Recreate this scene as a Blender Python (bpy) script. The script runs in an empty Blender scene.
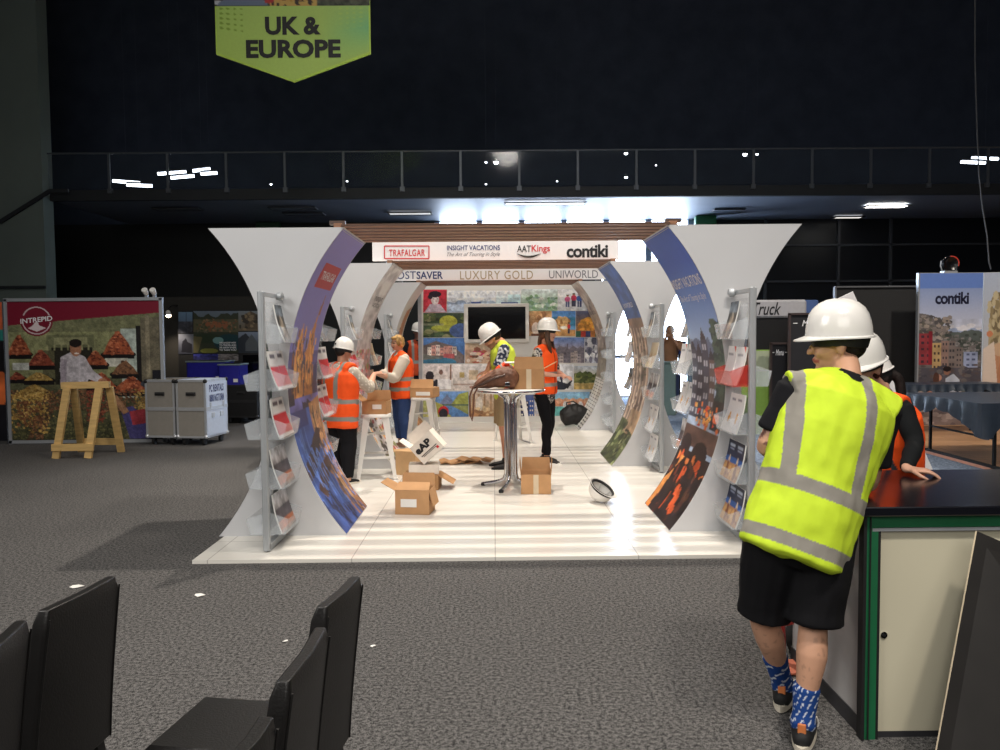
import bpy, math, random
import numpy as np
from mathutils import Vector, Matrix, noise as mnoise
R = math.radians
PI = math.pi
random.seed(5)
S = bpy.context.scene
COL = S.collection

# ------------------------------------------------------------------ camera
CAM_H, PITCH, YAW, ROLL, FPX = 1.579, 0.0516, 0.0079, -0.0086, 800.0
_r0 = Vector((math.cos(YAW), -math.sin(YAW), 0))
_f = Vector((math.cos(PITCH)*math.sin(YAW), math.cos(PITCH)*math.cos(YAW), -math.sin(PITCH)))
_u0 = _r0.cross(_f)
CR = _r0*math.cos(ROLL) + _u0*math.sin(ROLL)
CU = -_r0*math.sin(ROLL) + _u0*math.cos(ROLL)
camd = bpy.data.cameras.new('camera')
camd.sensor_fit = 'HORIZONTAL'; camd.sensor_width = 36.0
camd.lens = 36.0*FPX/1000.0
camd.clip_start = 0.05; camd.clip_end = 200
cam = bpy.data.objects.new('camera', camd); COL.objects.link(cam)
M = Matrix((CR, CU, -_f)).transposed().to_4x4(); M.translation = Vector((0, 0, CAM_H))
cam.matrix_world = M
S.camera = cam

def at(px, py, Y):
    d = CR*((px-500)/FPX) - CU*((py-375)/FPX) + _f
    return Vector((0, 0, CAM_H)) + d*(Y/d.y)
def gnd(px, py, z=0.0):
    d = CR*((px-500)/FPX) - CU*((py-375)/FPX) + _f
    return Vector((0, 0, CAM_H)) + d*((z-CAM_H)/d.z)

# ------------------------------------------------------------------ world, exposure and hall lights
w = bpy.data.worlds.new('hall_air'); S.world = w; w.use_nodes = True
w.node_tree.nodes['Background'].inputs[0].default_value = (0.55, 0.62, 0.72, 1)
w.node_tree.nodes['Background'].inputs[1].default_value = 0.09
S.view_settings.view_transform = 'Standard'
S.view_settings.look = 'None'
S.view_settings.exposure = 0.0
S.view_settings.gamma = 1.0
S.view_settings.use_curve_mapping = False

def area(name, loc, size, power, color, target=None, sy=None, spread=None):
    l = bpy.data.lights.new(name, 'AREA'); l.shape = 'RECTANGLE' if sy else 'SQUARE'
    l.size = size
    if sy: l.size_y = sy
    l.energy = power; l.color = color
    if spread: l.spread = R(spread)
    o = bpy.data.objects.new(name, l); COL.objects.link(o); o.location = loc
    d = (Vector(target) - Vector(loc)) if target else Vector((0, 0, -1))
    o.rotation_euler = d.to_track_quat('-Z', 'Y').to_euler()
    return o
def spot(name, loc, target, power, color, angle=60, blend=.5, size=.15):
    l = bpy.data.lights.new(name, 'SPOT'); l.energy = power; l.color = color
    l.spot_size = R(angle); l.spot_blend = blend; l.shadow_soft_size = size
    o = bpy.data.objects.new(name, l); COL.objects.link(o); o.location = loc
    o.rotation_euler = (Vector(target) - Vector(loc)).to_track_quat('-Z', 'Y').to_euler()
    return o
WARM = (1.0, .90, .78); COOL = (.80, .89, 1.0); NEUT = (1.0, .96, .90)
# high-bay lamps of the hall roof
spot('high_bay_lamp', (0.3, 8.5, 9.5), (0.1, 7.3, 0), 2550, WARM, 80, .7, .12)
spot('high_bay_lamp', (-1.5, 12.6, 9.5), (0.1, 11.6, 0), 2350, WARM, 70, .7, .15)
spot('high_bay_lamp', (2.2, 5.2, 9.5), (0.5, 9.5, 0.8), 1500, WARM, 70, .8, .3)
spot('high_bay_lamp', (0.6, -1.5, 9.0), (0.1, 7.0, 1.2), 1150, NEUT, 75, .8, .5)
spot('high_bay_lamp', (2.6, -.6, 8.0), (1.6, 3.2, 0.6), 1050, WARM, 60, .8, .25)
spot('high_bay_lamp', (-6.5, 6.5, 9.5), (-6.0, 9.5, 0), 420, NEUT, 70, .9, .3)
spot('high_bay_lamp', (7.6, 6.5, 8.5), (7.0, 11.5, .8), 2000, WARM, 62, .8, .25)
area('rear_fill_light', (0.6, -4.5, 4.6), 5, 190, NEUT, (1.4, 3.2, .6), 3)  # unseen soft fill added behind the camera to lift front-facing surfaces
area('side_fill_light', (-5.0, 0.5, 5.0), 3, 260, NEUT, (1.2, 3.2, 1.4), 3)  # unseen soft fill added at the left to brighten man and counter
area('hall_glow', (0, 3.0, 9.5), 12, 260, NEUT, (0, 4, 0), 9)

# ------------------------------------------------------------------ materials
def srgb(c):
    r = []
    for v in c[:3]:
        v = v/255.0
        r.append(v/12.92 if v <= .04045 else ((v+.055)/1.055)**2.4)
    return tuple(r)
_mats = {}
def mat(name, rgb, rough=.6, metal=0.0, var=.06, scale=20.0, bump=0.0, bscale=60.0, spec=None, alpha=None, emit=None, coat=None, stretch=None):
    if name in _mats: return _mats[name]
    m = bpy.data.materials.new(name); m.use_nodes = True; nt = m.node_tree; N = nt.nodes; L = nt.links
    b = N['Principled BSDF']
    c = srgb(rgb)
    tc = N.new('ShaderNodeTexCoord'); nz = N.new('ShaderNodeTexNoise'); nz.inputs['Scale'].default_value = scale
    nz.inputs['Detail'].default_value = 4
    src = tc.outputs['Object']
    if stretch:
        mp = N.new('ShaderNodeMapping'); mp.inputs['Scale'].default_value = stretch
        L.new(src, mp.inputs[0]); src = mp.outputs[0]
    L.new(src, nz.inputs['Vector'])
    rp = N.new('ShaderNodeValToRGB')
    rp.color_ramp.elements[0].position = .3; rp.color_ramp.elements[1].position = .7
    rp.color_ramp.elements[0].color = tuple(max(0, v*(1-var)) for v in c)+(1,)
    rp.color_ramp.elements[1].color = tuple(min(1, v*(1+var)) for v in c)+(1,)
    L.new(nz.outputs['Fac'], rp.inputs[0]); L.new(rp.outputs[0], b.inputs['Base Color'])
    b.inputs['Roughness'].default_value = rough; b.inputs['Metallic'].default_value = metal
    if spec is not None: b.inputs['Specular IOR Level'].default_value = spec
    if alpha is not None: b.inputs['Alpha'].default_value = alpha
    if coat: b.inputs['Coat Weight'].default_value = coat
    if emit:
        b.inputs['Emission Color'].default_value = srgb(emit[0])+(1,); b.inputs['Emission Strength'].default_value = emit[1]
    if bump:
        nb = N.new('ShaderNodeTexNoise'); nb.inputs['Scale'].default_value = bscale; nb.inputs['Detail'].default_value = 3
        L.new(src, nb.inputs['Vector'])
        bp = N.new('ShaderNodeBump'); bp.inputs['Strength'].default_value = bump; bp.inputs['Distance'].default_value = .01
        L.new(nb.outputs['Fac'], bp.inputs['Height']); L.new(bp.outputs[0], b.inputs['Normal'])
    _mats[name] = m
    return m
def vmat(name, rough=.5, spec=.4, bump=0.0, bscale=80.0, coat=None):
    """surface whose own printed or dyed colours sit in the mesh's colour attribute"""
    if name in _mats: return _mats[name]
    m = bpy.data.materials.new(name); m.use_nodes = True; nt = m.node_tree; N = nt.nodes; L = nt.links
    b = N['Principled BSDF']
    a = N.new('ShaderNodeAttribute'); a.attribute_name = 'ink'
    tc = N.new('ShaderNodeTexCoord'); nz = N.new('ShaderNodeTexNoise'); nz.inputs['Scale'].default_value = 30
    L.new(tc.outputs['Object'], nz.inputs['Vector'])
    mx = N.new('ShaderNodeMix'); mx.data_type = 'RGBA'; mx.blend_type = 'MULTIPLY'; mx.inputs[0].default_value = .12
    L.new(a.outputs['Color'], mx.inputs[6]); L.new(nz.outputs['Fac'], mx.inputs[7]); L.new(mx.outputs[2], b.inputs['Base Color'])
    b.inputs['Roughness'].default_value = rough; b.inputs['Specular IOR Level'].default_value = spec
    if coat: b.inputs['Coat Weight'].default_value = coat
    if bump:
        nb = N.new('ShaderNodeTexNoise'); nb.inputs['Scale'].default_value = bscale
        L.new(tc.outputs['Object'], nb.inputs['Vector'])
        bp = N.new('ShaderNodeBump'); bp.inputs['Strength'].default_value = bump; bp.inputs['Distance'].default_value = .01
        L.new(nb.outputs['Fac'], bp.inputs['Height']); L.new(bp.outputs[0], b.inputs['Normal'])
    _mats[name] = m
    return m
def acrylic(name='clear_acrylic', a=.22, tint=(225, 232, 238)):
    return mat(name, tint, .08, var=.01, alpha=a, spec=.8)

# ------------------------------------------------------------------ objects
def tag(o, label=None, cat=None, group=None, kind=None):
    if label: o['label'] = label
    if cat: o['category'] = cat
    if group: o['group'] = group
    if kind: o['kind'] = kind
    return o
def empty(name, loc, label, cat, group=None, rz=0.0):
    o = bpy.data.objects.new(name, None); COL.objects.link(o); o.location = loc; o.rotation_euler = (0, 0, rz)
    o.empty_display_size = .1
    return tag(o, label, cat, group)
def link(name, me, mats, parent=None, smooth=False, loc=None, rot=None):
    o = bpy.data.objects.new(name, me); COL.objects.link(o)
    for m in (mats if isinstance(mats, (list, tuple)) else [mats]): me.materials.append(m)
    if smooth:
        me.polygons.foreach_set('use_smooth', [True]*len(me.polygons))
    if parent: o.parent = parent
    if loc is not None: o.location = loc
    if rot is not None: o.rotation_euler = rot
    return o
class MB:
    def __init__(s): s.v = []; s.f = []; s.m = []
    def raw(s, vs, fs, mi=0, M=None):
        o = len(s.v)
        for v in vs:
            v = Vector(v)
            s.v.append(tuple(M @ v) if M is not None else tuple(v))
        for f in fs: s.f.append(tuple(i+o for i in f)); s.m.append(mi)
        return s
    def box(s, c, d, mi=0, M=None, rz=0, bev=0.0):
        x, y, z = d[0]/2, d[1]/2, d[2]/2
        T = Matrix.Translation(c) @ Matrix.Rotation(rz, 4, 'Z')
        if M is not None: T = M @ T
        if bev > 0:
            b = min(bev, x*.49, y*.49, z*.49); vs = []; fs = []
            # bevelled box: 24 vertices
            for sx in (-1, 1):
                for sy in (-1, 1):
                    for sz in (-1, 1):
                        vs += [(sx*x, sy*(y-b), sz*(z-b)), (sx*(x-b), sy*y, sz*(z-b)), (sx*(x-b), sy*(y-b), sz*z)]
            def i(sx, sy, sz, k): return ((sx > 0)*4+(sy > 0)*2+(sz > 0))*3+k
            for q in (-1, 1):
                fs.append([i(q, a, c_, 0) for a, c_ in ((-1, -1), (1, -1), (1, 1), (-1, 1))])
                fs.append([i(a, q, c_, 1) for a, c_ in ((-1, -1), (1, -1), (1, 1), (-1, 1))])
                fs.append([i(a, c_, q, 2) for a, c_ in ((-1, -1), (1, -1), (1, 1), (-1, 1))])
            for a in (-1, 1):
                for b2 in (-1, 1):
                    fs.append([i(a, b2, -1, 0), i(a, b2, 1, 0), i(a, b2, 1, 1), i(a, b2, -1, 1)])
                    fs.append([i(a, -1, b2, 0), i(a, 1, b2, 0), i(a, 1, b2, 2), i(a, -1, b2, 2)])
                    fs.append([i(-1, a, b2, 1), i(1, a, b2, 1), i(1, a, b2, 2), i(-1, a, b2, 2)])
                    for c2 in (-1, 1): fs.append([i(a, b2, c2, 0), i(a, b2, c2, 1), i(a, b2, c2, 2)])
            return s.raw(vs, fs, mi, T)
        vs = [(a*x, b*y, c_*z) for a in (-1, 1) for b in (-1, 1) for c_ in (-1, 1)]
        return s.raw(vs, [(0, 1, 3, 2), (4, 6, 7, 5), (0, 4, 5, 1), (2, 3, 7, 6), (0, 2, 6, 4), (1, 5, 7, 3)], mi, T)
    def bar(s, a, b, w, h=None, mi=0, up=(0, 0, 1)):
        a = Vector(a); b = Vector(b); h = h or w
        t = (b-a).normalized(); u = Vector(up)
        if abs(t.dot(u)) > .98: u = Vector((0, 1, 0))
        sd = t.cross(u).normalized(); u = sd.cross(t)
        vs = []
        for p in (a, b):
            for i, j in ((-1, -1), (1, -1), (1, 1), (-1, 1)): vs.append(p+sd*i*w/2+u*j*h/2)
        return s.raw(vs, [(3, 2, 1, 0), (4, 5, 6, 7), (0, 1, 5, 4), (1, 2, 6, 5), (2, 3, 7, 6), (3, 0, 4, 7)], mi)
    def tube(s, pts, r, n=10, mi=0, cap=True, M=None):
        pts = [Vector(p) for p in pts]; rs = r if isinstance(r, (list, tuple)) else [r]*len(pts)
        o = len(s.v); prev = None
        for i, p in enumerate(pts):
            t = (pts[min(i+1, len(pts)-1)]-pts[max(i-1, 0)])
            if t.length < 1e-9: t = Vector((0, 0, 1))
            t.normalize()
            if prev is None:
                a = t.orthogonal().normalized()
            else:
                a = (prev - t*prev.dot(t))
                a = a.normalized() if a.length > 1e-6 else t.orthogonal().normalized()
            prev = a; b = t.cross(a)
            for k in range(n):
                q = p+(a*math.cos(2*PI*k/n)+b*math.sin(2*PI*k/n))*rs[i]
                s.v.append(tuple(M @ q) if M is not None else tuple(q))
        for i in range(len(pts)-1):
            for k in range(n):
                s.f.append((o+i*n+k, o+i*n+(k+1) % n, o+(i+1)*n+(k+1) % n, o+(i+1)*n+k)); s.m.append(mi)
        if cap:
            s.f.append(tuple(o+k for k in reversed(range(n)))); s.m.append(mi)
            e = o+(len(pts)-1)*n; s.f.append(tuple(e+k for k in range(n))); s.m.append(mi)
        return s
    def prism(s, poly, a, b, mi=0, M=None):
        """poly: list of 2D; a(p),b(p) map to 3D"""
        n = len(poly); vs = [a(p) for p in poly]+[b(p) for p in poly]
        fs = [tuple(range(n-1, -1, -1)), tuple(range(n, 2*n))]+[(i, (i+1) % n, n+(i+1) % n, n+i) for i in range(n)]
        return s.raw(vs, fs, mi, M)
    def lathe(s, prof, n=24, mi=0, M=None, close=True):
        o = len(s.v)
        for r, z in prof:
            for k in range(n):
                q = Vector((r*math.cos(2*PI*k/n), r*math.sin(2*PI*k/n), z))
                s.v.append(tuple(M @ q) if M is not None else tuple(q))
        for i in range(len(prof)-1):
            for k in range(n):
                s.f.append((o+i*n+k, o+i*n+(k+1) % n, o+(i+1)*n+(k+1) % n, o+(i+1)*n+k)); s.m.append(mi)
        if close:
            s.f.append(tuple(o+k for k in reversed(range(n)))); s.m.append(mi)
            e = o+(len(prof)-1)*n; s.f.append(tuple(e+k for k in range(n))); s.m.append(mi)
        return s
    def mesh(s, name='m'):
        me = bpy.data.meshes.new(name); me.from_pydata(s.v, [], s.f)
        me.polygons.foreach_set('material_index', s.m)
        me.update()
        import bmesh
        bm = bmesh.new(); bm.from_mesh(me); bmesh.ops.recalc_face_normals(bm, faces=bm.faces); bm.to_mesh(me); bm.free()
        return me
    def build(s, name, mats, parent=None, smooth=False, loc=None, rot=None):
        o = link(name, s.mesh(name), mats, parent, False, loc, rot)
        if smooth:
            me = o.data
            me.polygons.foreach_set('use_smooth', [True]*len(me.polygons))
            try: me.set_sharp_from_angle(angle=R(40))
            except Exception: pass
        return o
def copy_tree(o, parent=None):
    c = o.copy(); COL.objects.link(c)
    if parent: c.parent = parent
    for ch in [x for x in o.children]: copy_tree(ch, c)
    return c

# ------------------------------------------------------------------ prints: pictures painted in numbers, laid on fine meshes
_rs = np.random.RandomState(3)
def vnoise(h, w, cells, seed=0, oct=3):
    rs = np.random.RandomState(seed); out = np.zeros((h, w)); amp = 1; tot = 0
    asp = w/float(h)
    for o in range(oct):
        cy = max(1, int(cells*2**o)); cx = max(1, int(cells*asp*2**o))
        g = rs.rand(cy+2, cx+2)
        y = np.linspace(0, cy, h); x = np.linspace(0, cx, w)
        yi = np.minimum(y.astype(int), cy-1+1); xi = np.minimum(x.astype(int), cx)
        fy = (y-yi)[:, None]; fx = (x-xi)[None, :]
        fy = fy*fy*(3-2*fy); fx = fx*fx*(3-2*fx)
        yi = np.minimum(yi, cy); xi = np.minimum(xi, cx)
        a = g[yi][:, xi]; b = g[yi][:, xi+1]; c = g[yi+1][:, xi]; d = g[yi+1][:, xi+1]
        out += amp*((a*(1-fx)+b*fx)*(1-fy)+(c*(1-fx)+d*fx)*fy); tot += amp; amp *= .55
    return out/tot
class Pic:
    def __init__(s, w, h, top, bot=None):
        s.w, s.h = w, h
        s.V, s.U = np.meshgrid(np.linspace(0, 1, h), np.linspace(0, 1, w), indexing='ij')
        t = np.array(top, float); b = np.array(bot if bot else top, float)
        s.a = t[None, None]*(1-s.V[..., None])+b[None, None]*s.V[..., None]
        s.seed = (w*31+h*17) % 999
    def put(s, mask, c, k=1.0):
        m = (mask*k)[..., None] if mask.dtype != bool else (mask.astype(float)*k)[..., None]
        s.a = s.a*(1-m)+np.array(c, float)*m; return s
    def rect(s, x0, y0, x1, y1, c, k=1.0): return s.put((s.U >= x0) & (s.U <= x1) & (s.V >= y0) & (s.V <= y1), c, k)
    def ell(s, cx, cy, rx, ry, c, k=1.0): return s.put(((s.U-cx)/rx)**2+((s.V-cy)/ry)**2 < 1, c, k)
    def poly(s, pts, c, k=1.0):
        inside = np.zeros(s.U.shape, bool); n = len(pts)
        for i in range(n):
            x0, y0 = pts[i]; x1, y1 = pts[(i+1) % n]
            if y0 == y1: continue
            cond = ((y0 > s.V) != (y1 > s.V)) & (s.U < (x1-x0)*(s.V-y0)/(y1-y0)+x0)
            inside ^= cond
        return s.put(inside, c, k)
    def line(s, x0, y0, x1, y1, wd, c):
        dx, dy = x1-x0, y1-y0; L = dx*dx+dy*dy+1e-9
        t = np.clip(((s.U-x0)*dx+(s.V-y0)*dy)/L, 0, 1)
        return s.put(np.hypot(s.U-x0-t*dx, s.V-y0-t*dy) < wd, c)
    def ridge(s, base, amp, c, cells=4, x0=0, x1=1, seed=None, bottom=2):
        s.seed += 7
        n = vnoise(2, s.w, cells/ (s.w/2.0), seed or s.seed, 1)[0] if False else np.interp(np.linspace(0, cells, s.w), np.arange(cells+1), np.random.RandomState(seed or s.seed).rand(cells+1))
        n = n+.3*np.interp(np.linspace(0, cells*3, s.w), np.arange(cells*3+1), np.random.RandomState((seed or s.seed)+1).rand(cells*3+1))
        yy = base-amp*n
        return s.put((s.V > yy[None, :]) & (s.U >= x0) & (s.U <= x1) & (s.V < bottom), c)
    def grain(s, amt=.2, cells=12, x0=0, y0=0, x1=1, y1=1, seed=None, tint=None):
        s.seed += 3
        n = (vnoise(s.h, s.w, cells, seed or s.seed)-.5)*2*amt*2
        m = ((s.U >= x0) & (s.U <= x1) & (s.V >= y0) & (s.V <= y1))
        f = 1+n*m
        s.a = s.a*f[..., None]; return s
    def blobs(s, n, x0, y0, x1, y1, r, cols, seed=1, ry=None):
        rs = np.random.RandomState(seed)
        for i in range(n):
            s.ell(x0+rs.rand()*(x1-x0), y0+rs.rand()*(y1-y0), r*(.5+rs.rand()), (ry or r)*(.5+rs.rand()), cols[rs.randint(len(cols))])
        return s
    def houses(s, x0, x1, top, bot, n, cols, seed=1, win=(40, 40, 50), roof=None, rows=3):
        rs = np.random.RandomState(seed); xs = np.linspace(x0, x1, n+1)
        for i in range(n):
            t = top+(rs.rand()-.5)*.35*(bot-top); a, b = xs[i], xs[i+1]
            c = cols[rs.randint(len(cols))]
            s.rect(a, t, b, bot, c)
            if roof: s.poly([(a, t), ((a+b)/2, t-.12*(bot-top)-.01), (b, t)], roof)
            for r_ in range(rows):
                yy = t+(bot-t)*(r_+.3)/rows; hh = (bot-t)/rows*.38
                for q in (.2, .6): s.rect(a+(b-a)*q, yy, a+(b-a)*(q+.22), yy+hh, win)
        return s
    def figure(s, cx, foot, h, top, legs, skin=(190, 140, 110), hair=(50, 35, 28)):
        s.rect(cx-h*.1, foot-h*.5, cx-h*.01, foot, legs); s.rect(cx+h*.01, foot-h*.5, cx+h*.1, foot, legs)
        s.ell(cx, foot-h*.63, h*.15, h*.21, top); s.ell(cx, foot-h*.9, h*.07, h*.09, skin); s.ell(cx, foot-h*.94, h*.075, h*.06, hair)
        return s
def lin(a):
    a = np.clip(a/255.0, 0, 1)
    return np.where(a <= .04045, a/12.92, ((a+.055)/1.055)**2.4)
def paint(me, cols):
    at_ = me.color_attributes.new('ink', 'FLOAT_COLOR', 'POINT')
    c = np.ones((len(me.vertices), 4), np.float32); c[:, :3] = cols
    at_.data.foreach_set('color', c.ravel())
def print_mesh(name, pic, fn, m, parent=None, smooth=True):
    """fn(u, v) -> xyz over the picture, u left to right, v top to bottom"""
    h, w_ = pic.h, pic.w
    vs = [tuple(fn(float(pic.U[j, i]), float(pic.V[j, i]))) for j in range(h) for i in range(w_)]
    fs = [(j*w_+i, (j+1)*w_+i, (j+1)*w_+i+1, j*w_+i+1) for j in range(h-1) for i in range(w_-1)]
    me = bpy.data.meshes.new(name); me.from_pydata(vs, [], fs); me.update()
    paint(me, lin(pic.a).reshape(-1, 3))
    return link(name, me, m, parent, smooth)
def flat_fn(p00, p10, p01):
    p00, p10, p01 = Vector(p00), Vector(p10), Vector(p01)
    return lambda u, v: p00+(p10-p00)*u+(p01-p00)*v
PRINT = vmat('printed_vinyl', .38, .4)
PAPER = vmat('printed_paper', .45, .4)

# ------------------------------------------------------------------ lettering (Blender's built-in face)
def text_geo(txt, bold=0.0, shear=0.0, spacing=1.0):
    cu = bpy.data.curves.new('t', 'FONT'); cu.body = txt; cu.size = 1.0; cu.offset = bold; cu.shear = shear
    cu.space_character = spacing; cu.resolution_u = 3; cu.align_x = 'LEFT'
    o = bpy.data.objects.new('t', cu); COL.objects.link(o)
    dg = bpy.context.evaluated_depsgraph_get()
    me = bpy.data.meshes.new_from_object(o.evaluated_get(dg))
    v = np.array([x.co[:2] for x in me.vertices]); f = [tuple(p.vertices) for p in me.polygons]
    bpy.data.objects.remove(o); bpy.data.curves.remove(cu); bpy.data.meshes.remove(me)
    if len(v):
        v = v-v.min(0); 
    return v, f
def lettering(name, txt, fn, m, parent, bold=0.0, shear=0.0, spacing=1.0, subdiv=False):
    """the text's bounding box is mapped to u,v in 0..1 (v down) and placed with fn"""
    v, f = text_geo(txt, bold, shear, spacing)
    mx = v.max(0)
    vs = [tuple(fn(float(a/mx[0]), float(1-b/mx[1]))) for a, b in v]
    me = bpy.data.meshes.new(name); me.from_pydata(vs, [], f); me.update()
    return link(name, me, m, parent)
def sub_fn(fn, x0, y0, x1, y1):
    return lambda u, v: fn(x0+(x1-x0)*u, y0+(y1-y0)*v)
INK_BLACK = mat('black_ink', (18, 18, 22), .5, var=.02)
INK_RED = mat('red_ink', (200, 40, 48), .5, var=.02)
INK_WHITE = mat('white_ink', (235, 235, 238), .5, var=.02)
INK_NAVY = mat('navy_ink', (38, 52, 110), .5, var=.02)
INK_GREY = mat('grey_ink', (110, 110, 118), .5, var=.02)
INK_GOLD = mat('gold_ink', (168, 150, 118), .5, var=.02)
# ================================================================== SETTING
def carpet(name, dark, light, sc=140.0):
    m = bpy.data.materials.new(name); m.use_nodes = True; nt = m.node_tree; N = nt.nodes; L = nt.links
    b = N['Principled BSDF']; tc = N.new('ShaderNodeTexCoord')
    n1 = N.new('ShaderNodeTexNoise'); n1.inputs['Scale'].default_value = sc; n1.inputs['Detail'].default_value = 3
    n2 = N.new('ShaderNodeTexNoise'); n2.inputs['Scale'].default_value = .9; n2.inputs['Detail'].default_value = 5
    n3 = N.new('ShaderNodeTexNoise'); n3.inputs['Scale'].default_value = sc*.3; n3.inputs['Detail'].default_value = 4
    for n in (n1, n2, n3): L.new(tc.outputs['Object'], n.inputs['Vector'])
    mx = N.new('ShaderNodeMix'); mx.data_type = 'FLOAT'; mx.inputs[0].default_value = .45
    L.new(n1.outputs['Fac'], mx.inputs[2]); L.new(n3.outputs['Fac'], mx.inputs[3])
    rp = N.new('ShaderNodeValToRGB'); e = rp.color_ramp.elements
    e[0].position = .40; e[0].color = srgb(dark)+(1,); e[1].position = .62; e[1].color = srgb(light)+(1,)
    L.new(mx.outputs[0], rp.inputs[0])
    m2 = N.new('ShaderNodeMix'); m2.data_type = 'RGBA'; m2.blend_type = 'MULTIPLY'; m2.inputs[0].default_value = .22
    L.new(rp.outputs[0], m2.inputs[6]); L.new(n2.outputs['Fac'], m2.inputs[7]); L.new(m2.outputs[2], b.inputs['Base Color'])
    b.inputs['Roughness'].default_value = .95; b.inputs['Specular IOR Level'].default_value = .1
    bp = N.new('ShaderNodeBump'); bp.inputs['Strength'].default_value = .25; bp.inputs['Distance'].default_value = .004
    L.new(n1.outputs['Fac'], bp.inputs['Height']); L.new(bp.outputs[0], b.inputs['Normal'])
    return m
def slab(name, x0, x1, y0, y1, z0, z1, m, kind='structure'):
    mb = MB(); mb.box(((x0+x1)/2, (y0+y1)/2, (z0+z1)/2), (x1-x0, y1-y0, z1-z0))
    o = mb.build(name, m)
    if kind: o['kind'] = kind
    return o
HX0, HX1, HY0, HY1, HZ = -16.0, 17.0, -8.0, 24.0, 13.0
slab('floor', HX0, HX1, HY0, HY1, -.1, 0, carpet('grey_carpet', (34, 34, 35), (124, 122, 121), 190.0))
BLACKW = mat('black_wall_paint', (72, 80, 97), .85, var=.15, scale=2, spec=.1)
slab('ceiling', HX0, HX1, HY0, HY1, HZ, HZ+.2, BLACKW)
slab('wall_left', HX0-.2, HX0, HY0, HY1, 0, HZ, BLACKW)
slab('wall_right', HX1, HX1+.2, HY0, HY1, 0, HZ, BLACKW)
slab('wall_front', HX0, HX1, HY0-.2, HY0, 0, HZ, BLACKW)
BY = 16.0                                   # balcony edge
zb0 = at(500, 197.5, BY).z; zb1 = at(500, 187, BY).z; zr = at(500, 151, BY).z
FASC = mat('balcony_fascia_paint', (38, 42, 47), .7, var=.08, scale=3)
SOFF = mat('soffit_paint', (112, 120, 134), .5, var=.06, scale=2)
xbl = at(50, 200, BY).x
# balcony slab
mb = MB(); mb.box(((xbl+HX1)/2, BY+.06, (zb0+zb1)/2), (HX1-xbl, .12, zb1-zb0)); mb.box(((xbl+HX1)/2, BY+2.6, zb0+.08), (HX1-xbl, 5.0, .14), 1)
o = mb.build('balcony_floor', [FASC, SOFF]); o['kind'] = 'structure'
slab('wall_upper', HX0, HX1, BY+5.1, BY+5.3, zb0, HZ, BLACKW)
# left wall, grey green, in front of the balcony end
GREENW = mat('grey_green_wall_paint', (112, 124, 120), .8, var=.06, scale=1.5)
slab('wall_corner', HX0, xbl, BY-.25, BY+.12, 0, HZ, GREENW)
# stair trim on that wall
a = at(0, 222, BY-.3); b = at(50, 191, BY-.3)
mb = MB(); mb.bar(a, b, .05, .07); mb.bar(b, at(135, 190, BY-.3) if False else b+Vector((.35, 0, 0)), .05, .07)
o = mb.build('trim_1', FASC); o['kind'] = 'structure'
mb = MB(); mb.box(((HX0+xbl)/2, BY-.29, at(30, 288, BY).z), (xbl-HX0, .06, .05)); o = mb.build('trim_2', FASC); o['kind'] = 'structure'
# lower back wall behind everything, with a band of daylight windows
WY = 19.4
wx0 = at(437, 210, WY).x; wx1 = at(690, 210, WY).x; wz1 = at(560, 205, WY).z
CORR = mat('black_ribbed_wall', (24, 26, 27), .6, var=.25, scale=6, stretch=(14, 1, .02))
slab('wall_back', HX0, wx0, WY, WY+.2, 0, zb0, CORR)
slab('wall_back_right', wx1, HX1, WY, WY+.2, 0, zb0, mat('dark_glazing_wall', (22, 25, 30), .35, var=.1, scale=2))
# windows: sky beyond the glass
sky = mat('overcast_daylight', (225, 238, 255), .5, var=0, emit=((215, 232, 255), 15.0))
skyd = mat('dim_daylight', (190, 215, 255), .5, var=0, emit=((190, 215, 255), 2.4))
n = 6
WFR = mat('window_frame_grey', (120, 132, 150), .5, var=.03)
wxl = at(602, 300, WY).x; zlow = at(500, 262, WY).z
mb = MB(); mb.prism([(wx0, zb0), (wx1, zb0), (wx1, .05), (wxl, .05), (wxl, zlow), (wx0, zlow)], lambda p: (p[0], WY+.10, p[1]), lambda p: (p[0], WY+.13, p[1])); o = mb.build('window_1', [sky]); o['kind'] = 'structure'
slab('wall_back_centre', wx0, wxl, WY+.01, WY+.25, 0, zlow, CORR)
mb = MB()
for i in range(n+1):
    x = wx0+(wx1-wx0)*i/n; zz = 0 if x > wxl else zlow; mb.box((x, WY-.04, (zb0+zz)/2), (.14, .1, zb0-zz))
zc = at(560, 219, WY).z
mb.box(((wx0+wx1)/2, WY-.05, zc), (wx1-wx0, .1, .10)); mb.box(((wxl+wx1)/2, WY-.05, 1.0), (wx1-wxl, .1, .08))
mb.build('window_frame', WFR, o)
# mullion grid on the right of the back wall
mb = MB()
for px in (838, 890, 765): mb.box((at(px, 250, WY).x, WY-.03, 2.2), (.06, .06, 4.3))
for py in (245, 281, 330): z = at(850, py, WY).z; mb.box(((wx1+HX1)/2, WY-.03, z), (HX1-wx1, .06, .05))
o = mb.build('window_2', mat('dark_mullion', (62, 66, 72), .5)); o['kind'] = 'structure'
# green posts
def col(px0, px1, Y, c, label, nm='green_pillar'):
    x0 = at(px0, 215, Y).x; x1 = at(px1, 215, Y).x
    mb = MB(); mb.box(((x0+x1)/2, Y+.1, zb0/2), (x1-x0, .2, zb0), bev=.02)
    return tag(mb.build(nm, mat(nm+str(px0), c, .5)), label, 'pillar')
col(696, 717, 18.6, (20, 92, 52), 'dark green pillar under the balcony, right of the bright windows')
col(255, 279, 19.1, (16, 62, 34), 'dim green pillar under the balcony, above the left front arch')
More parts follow.
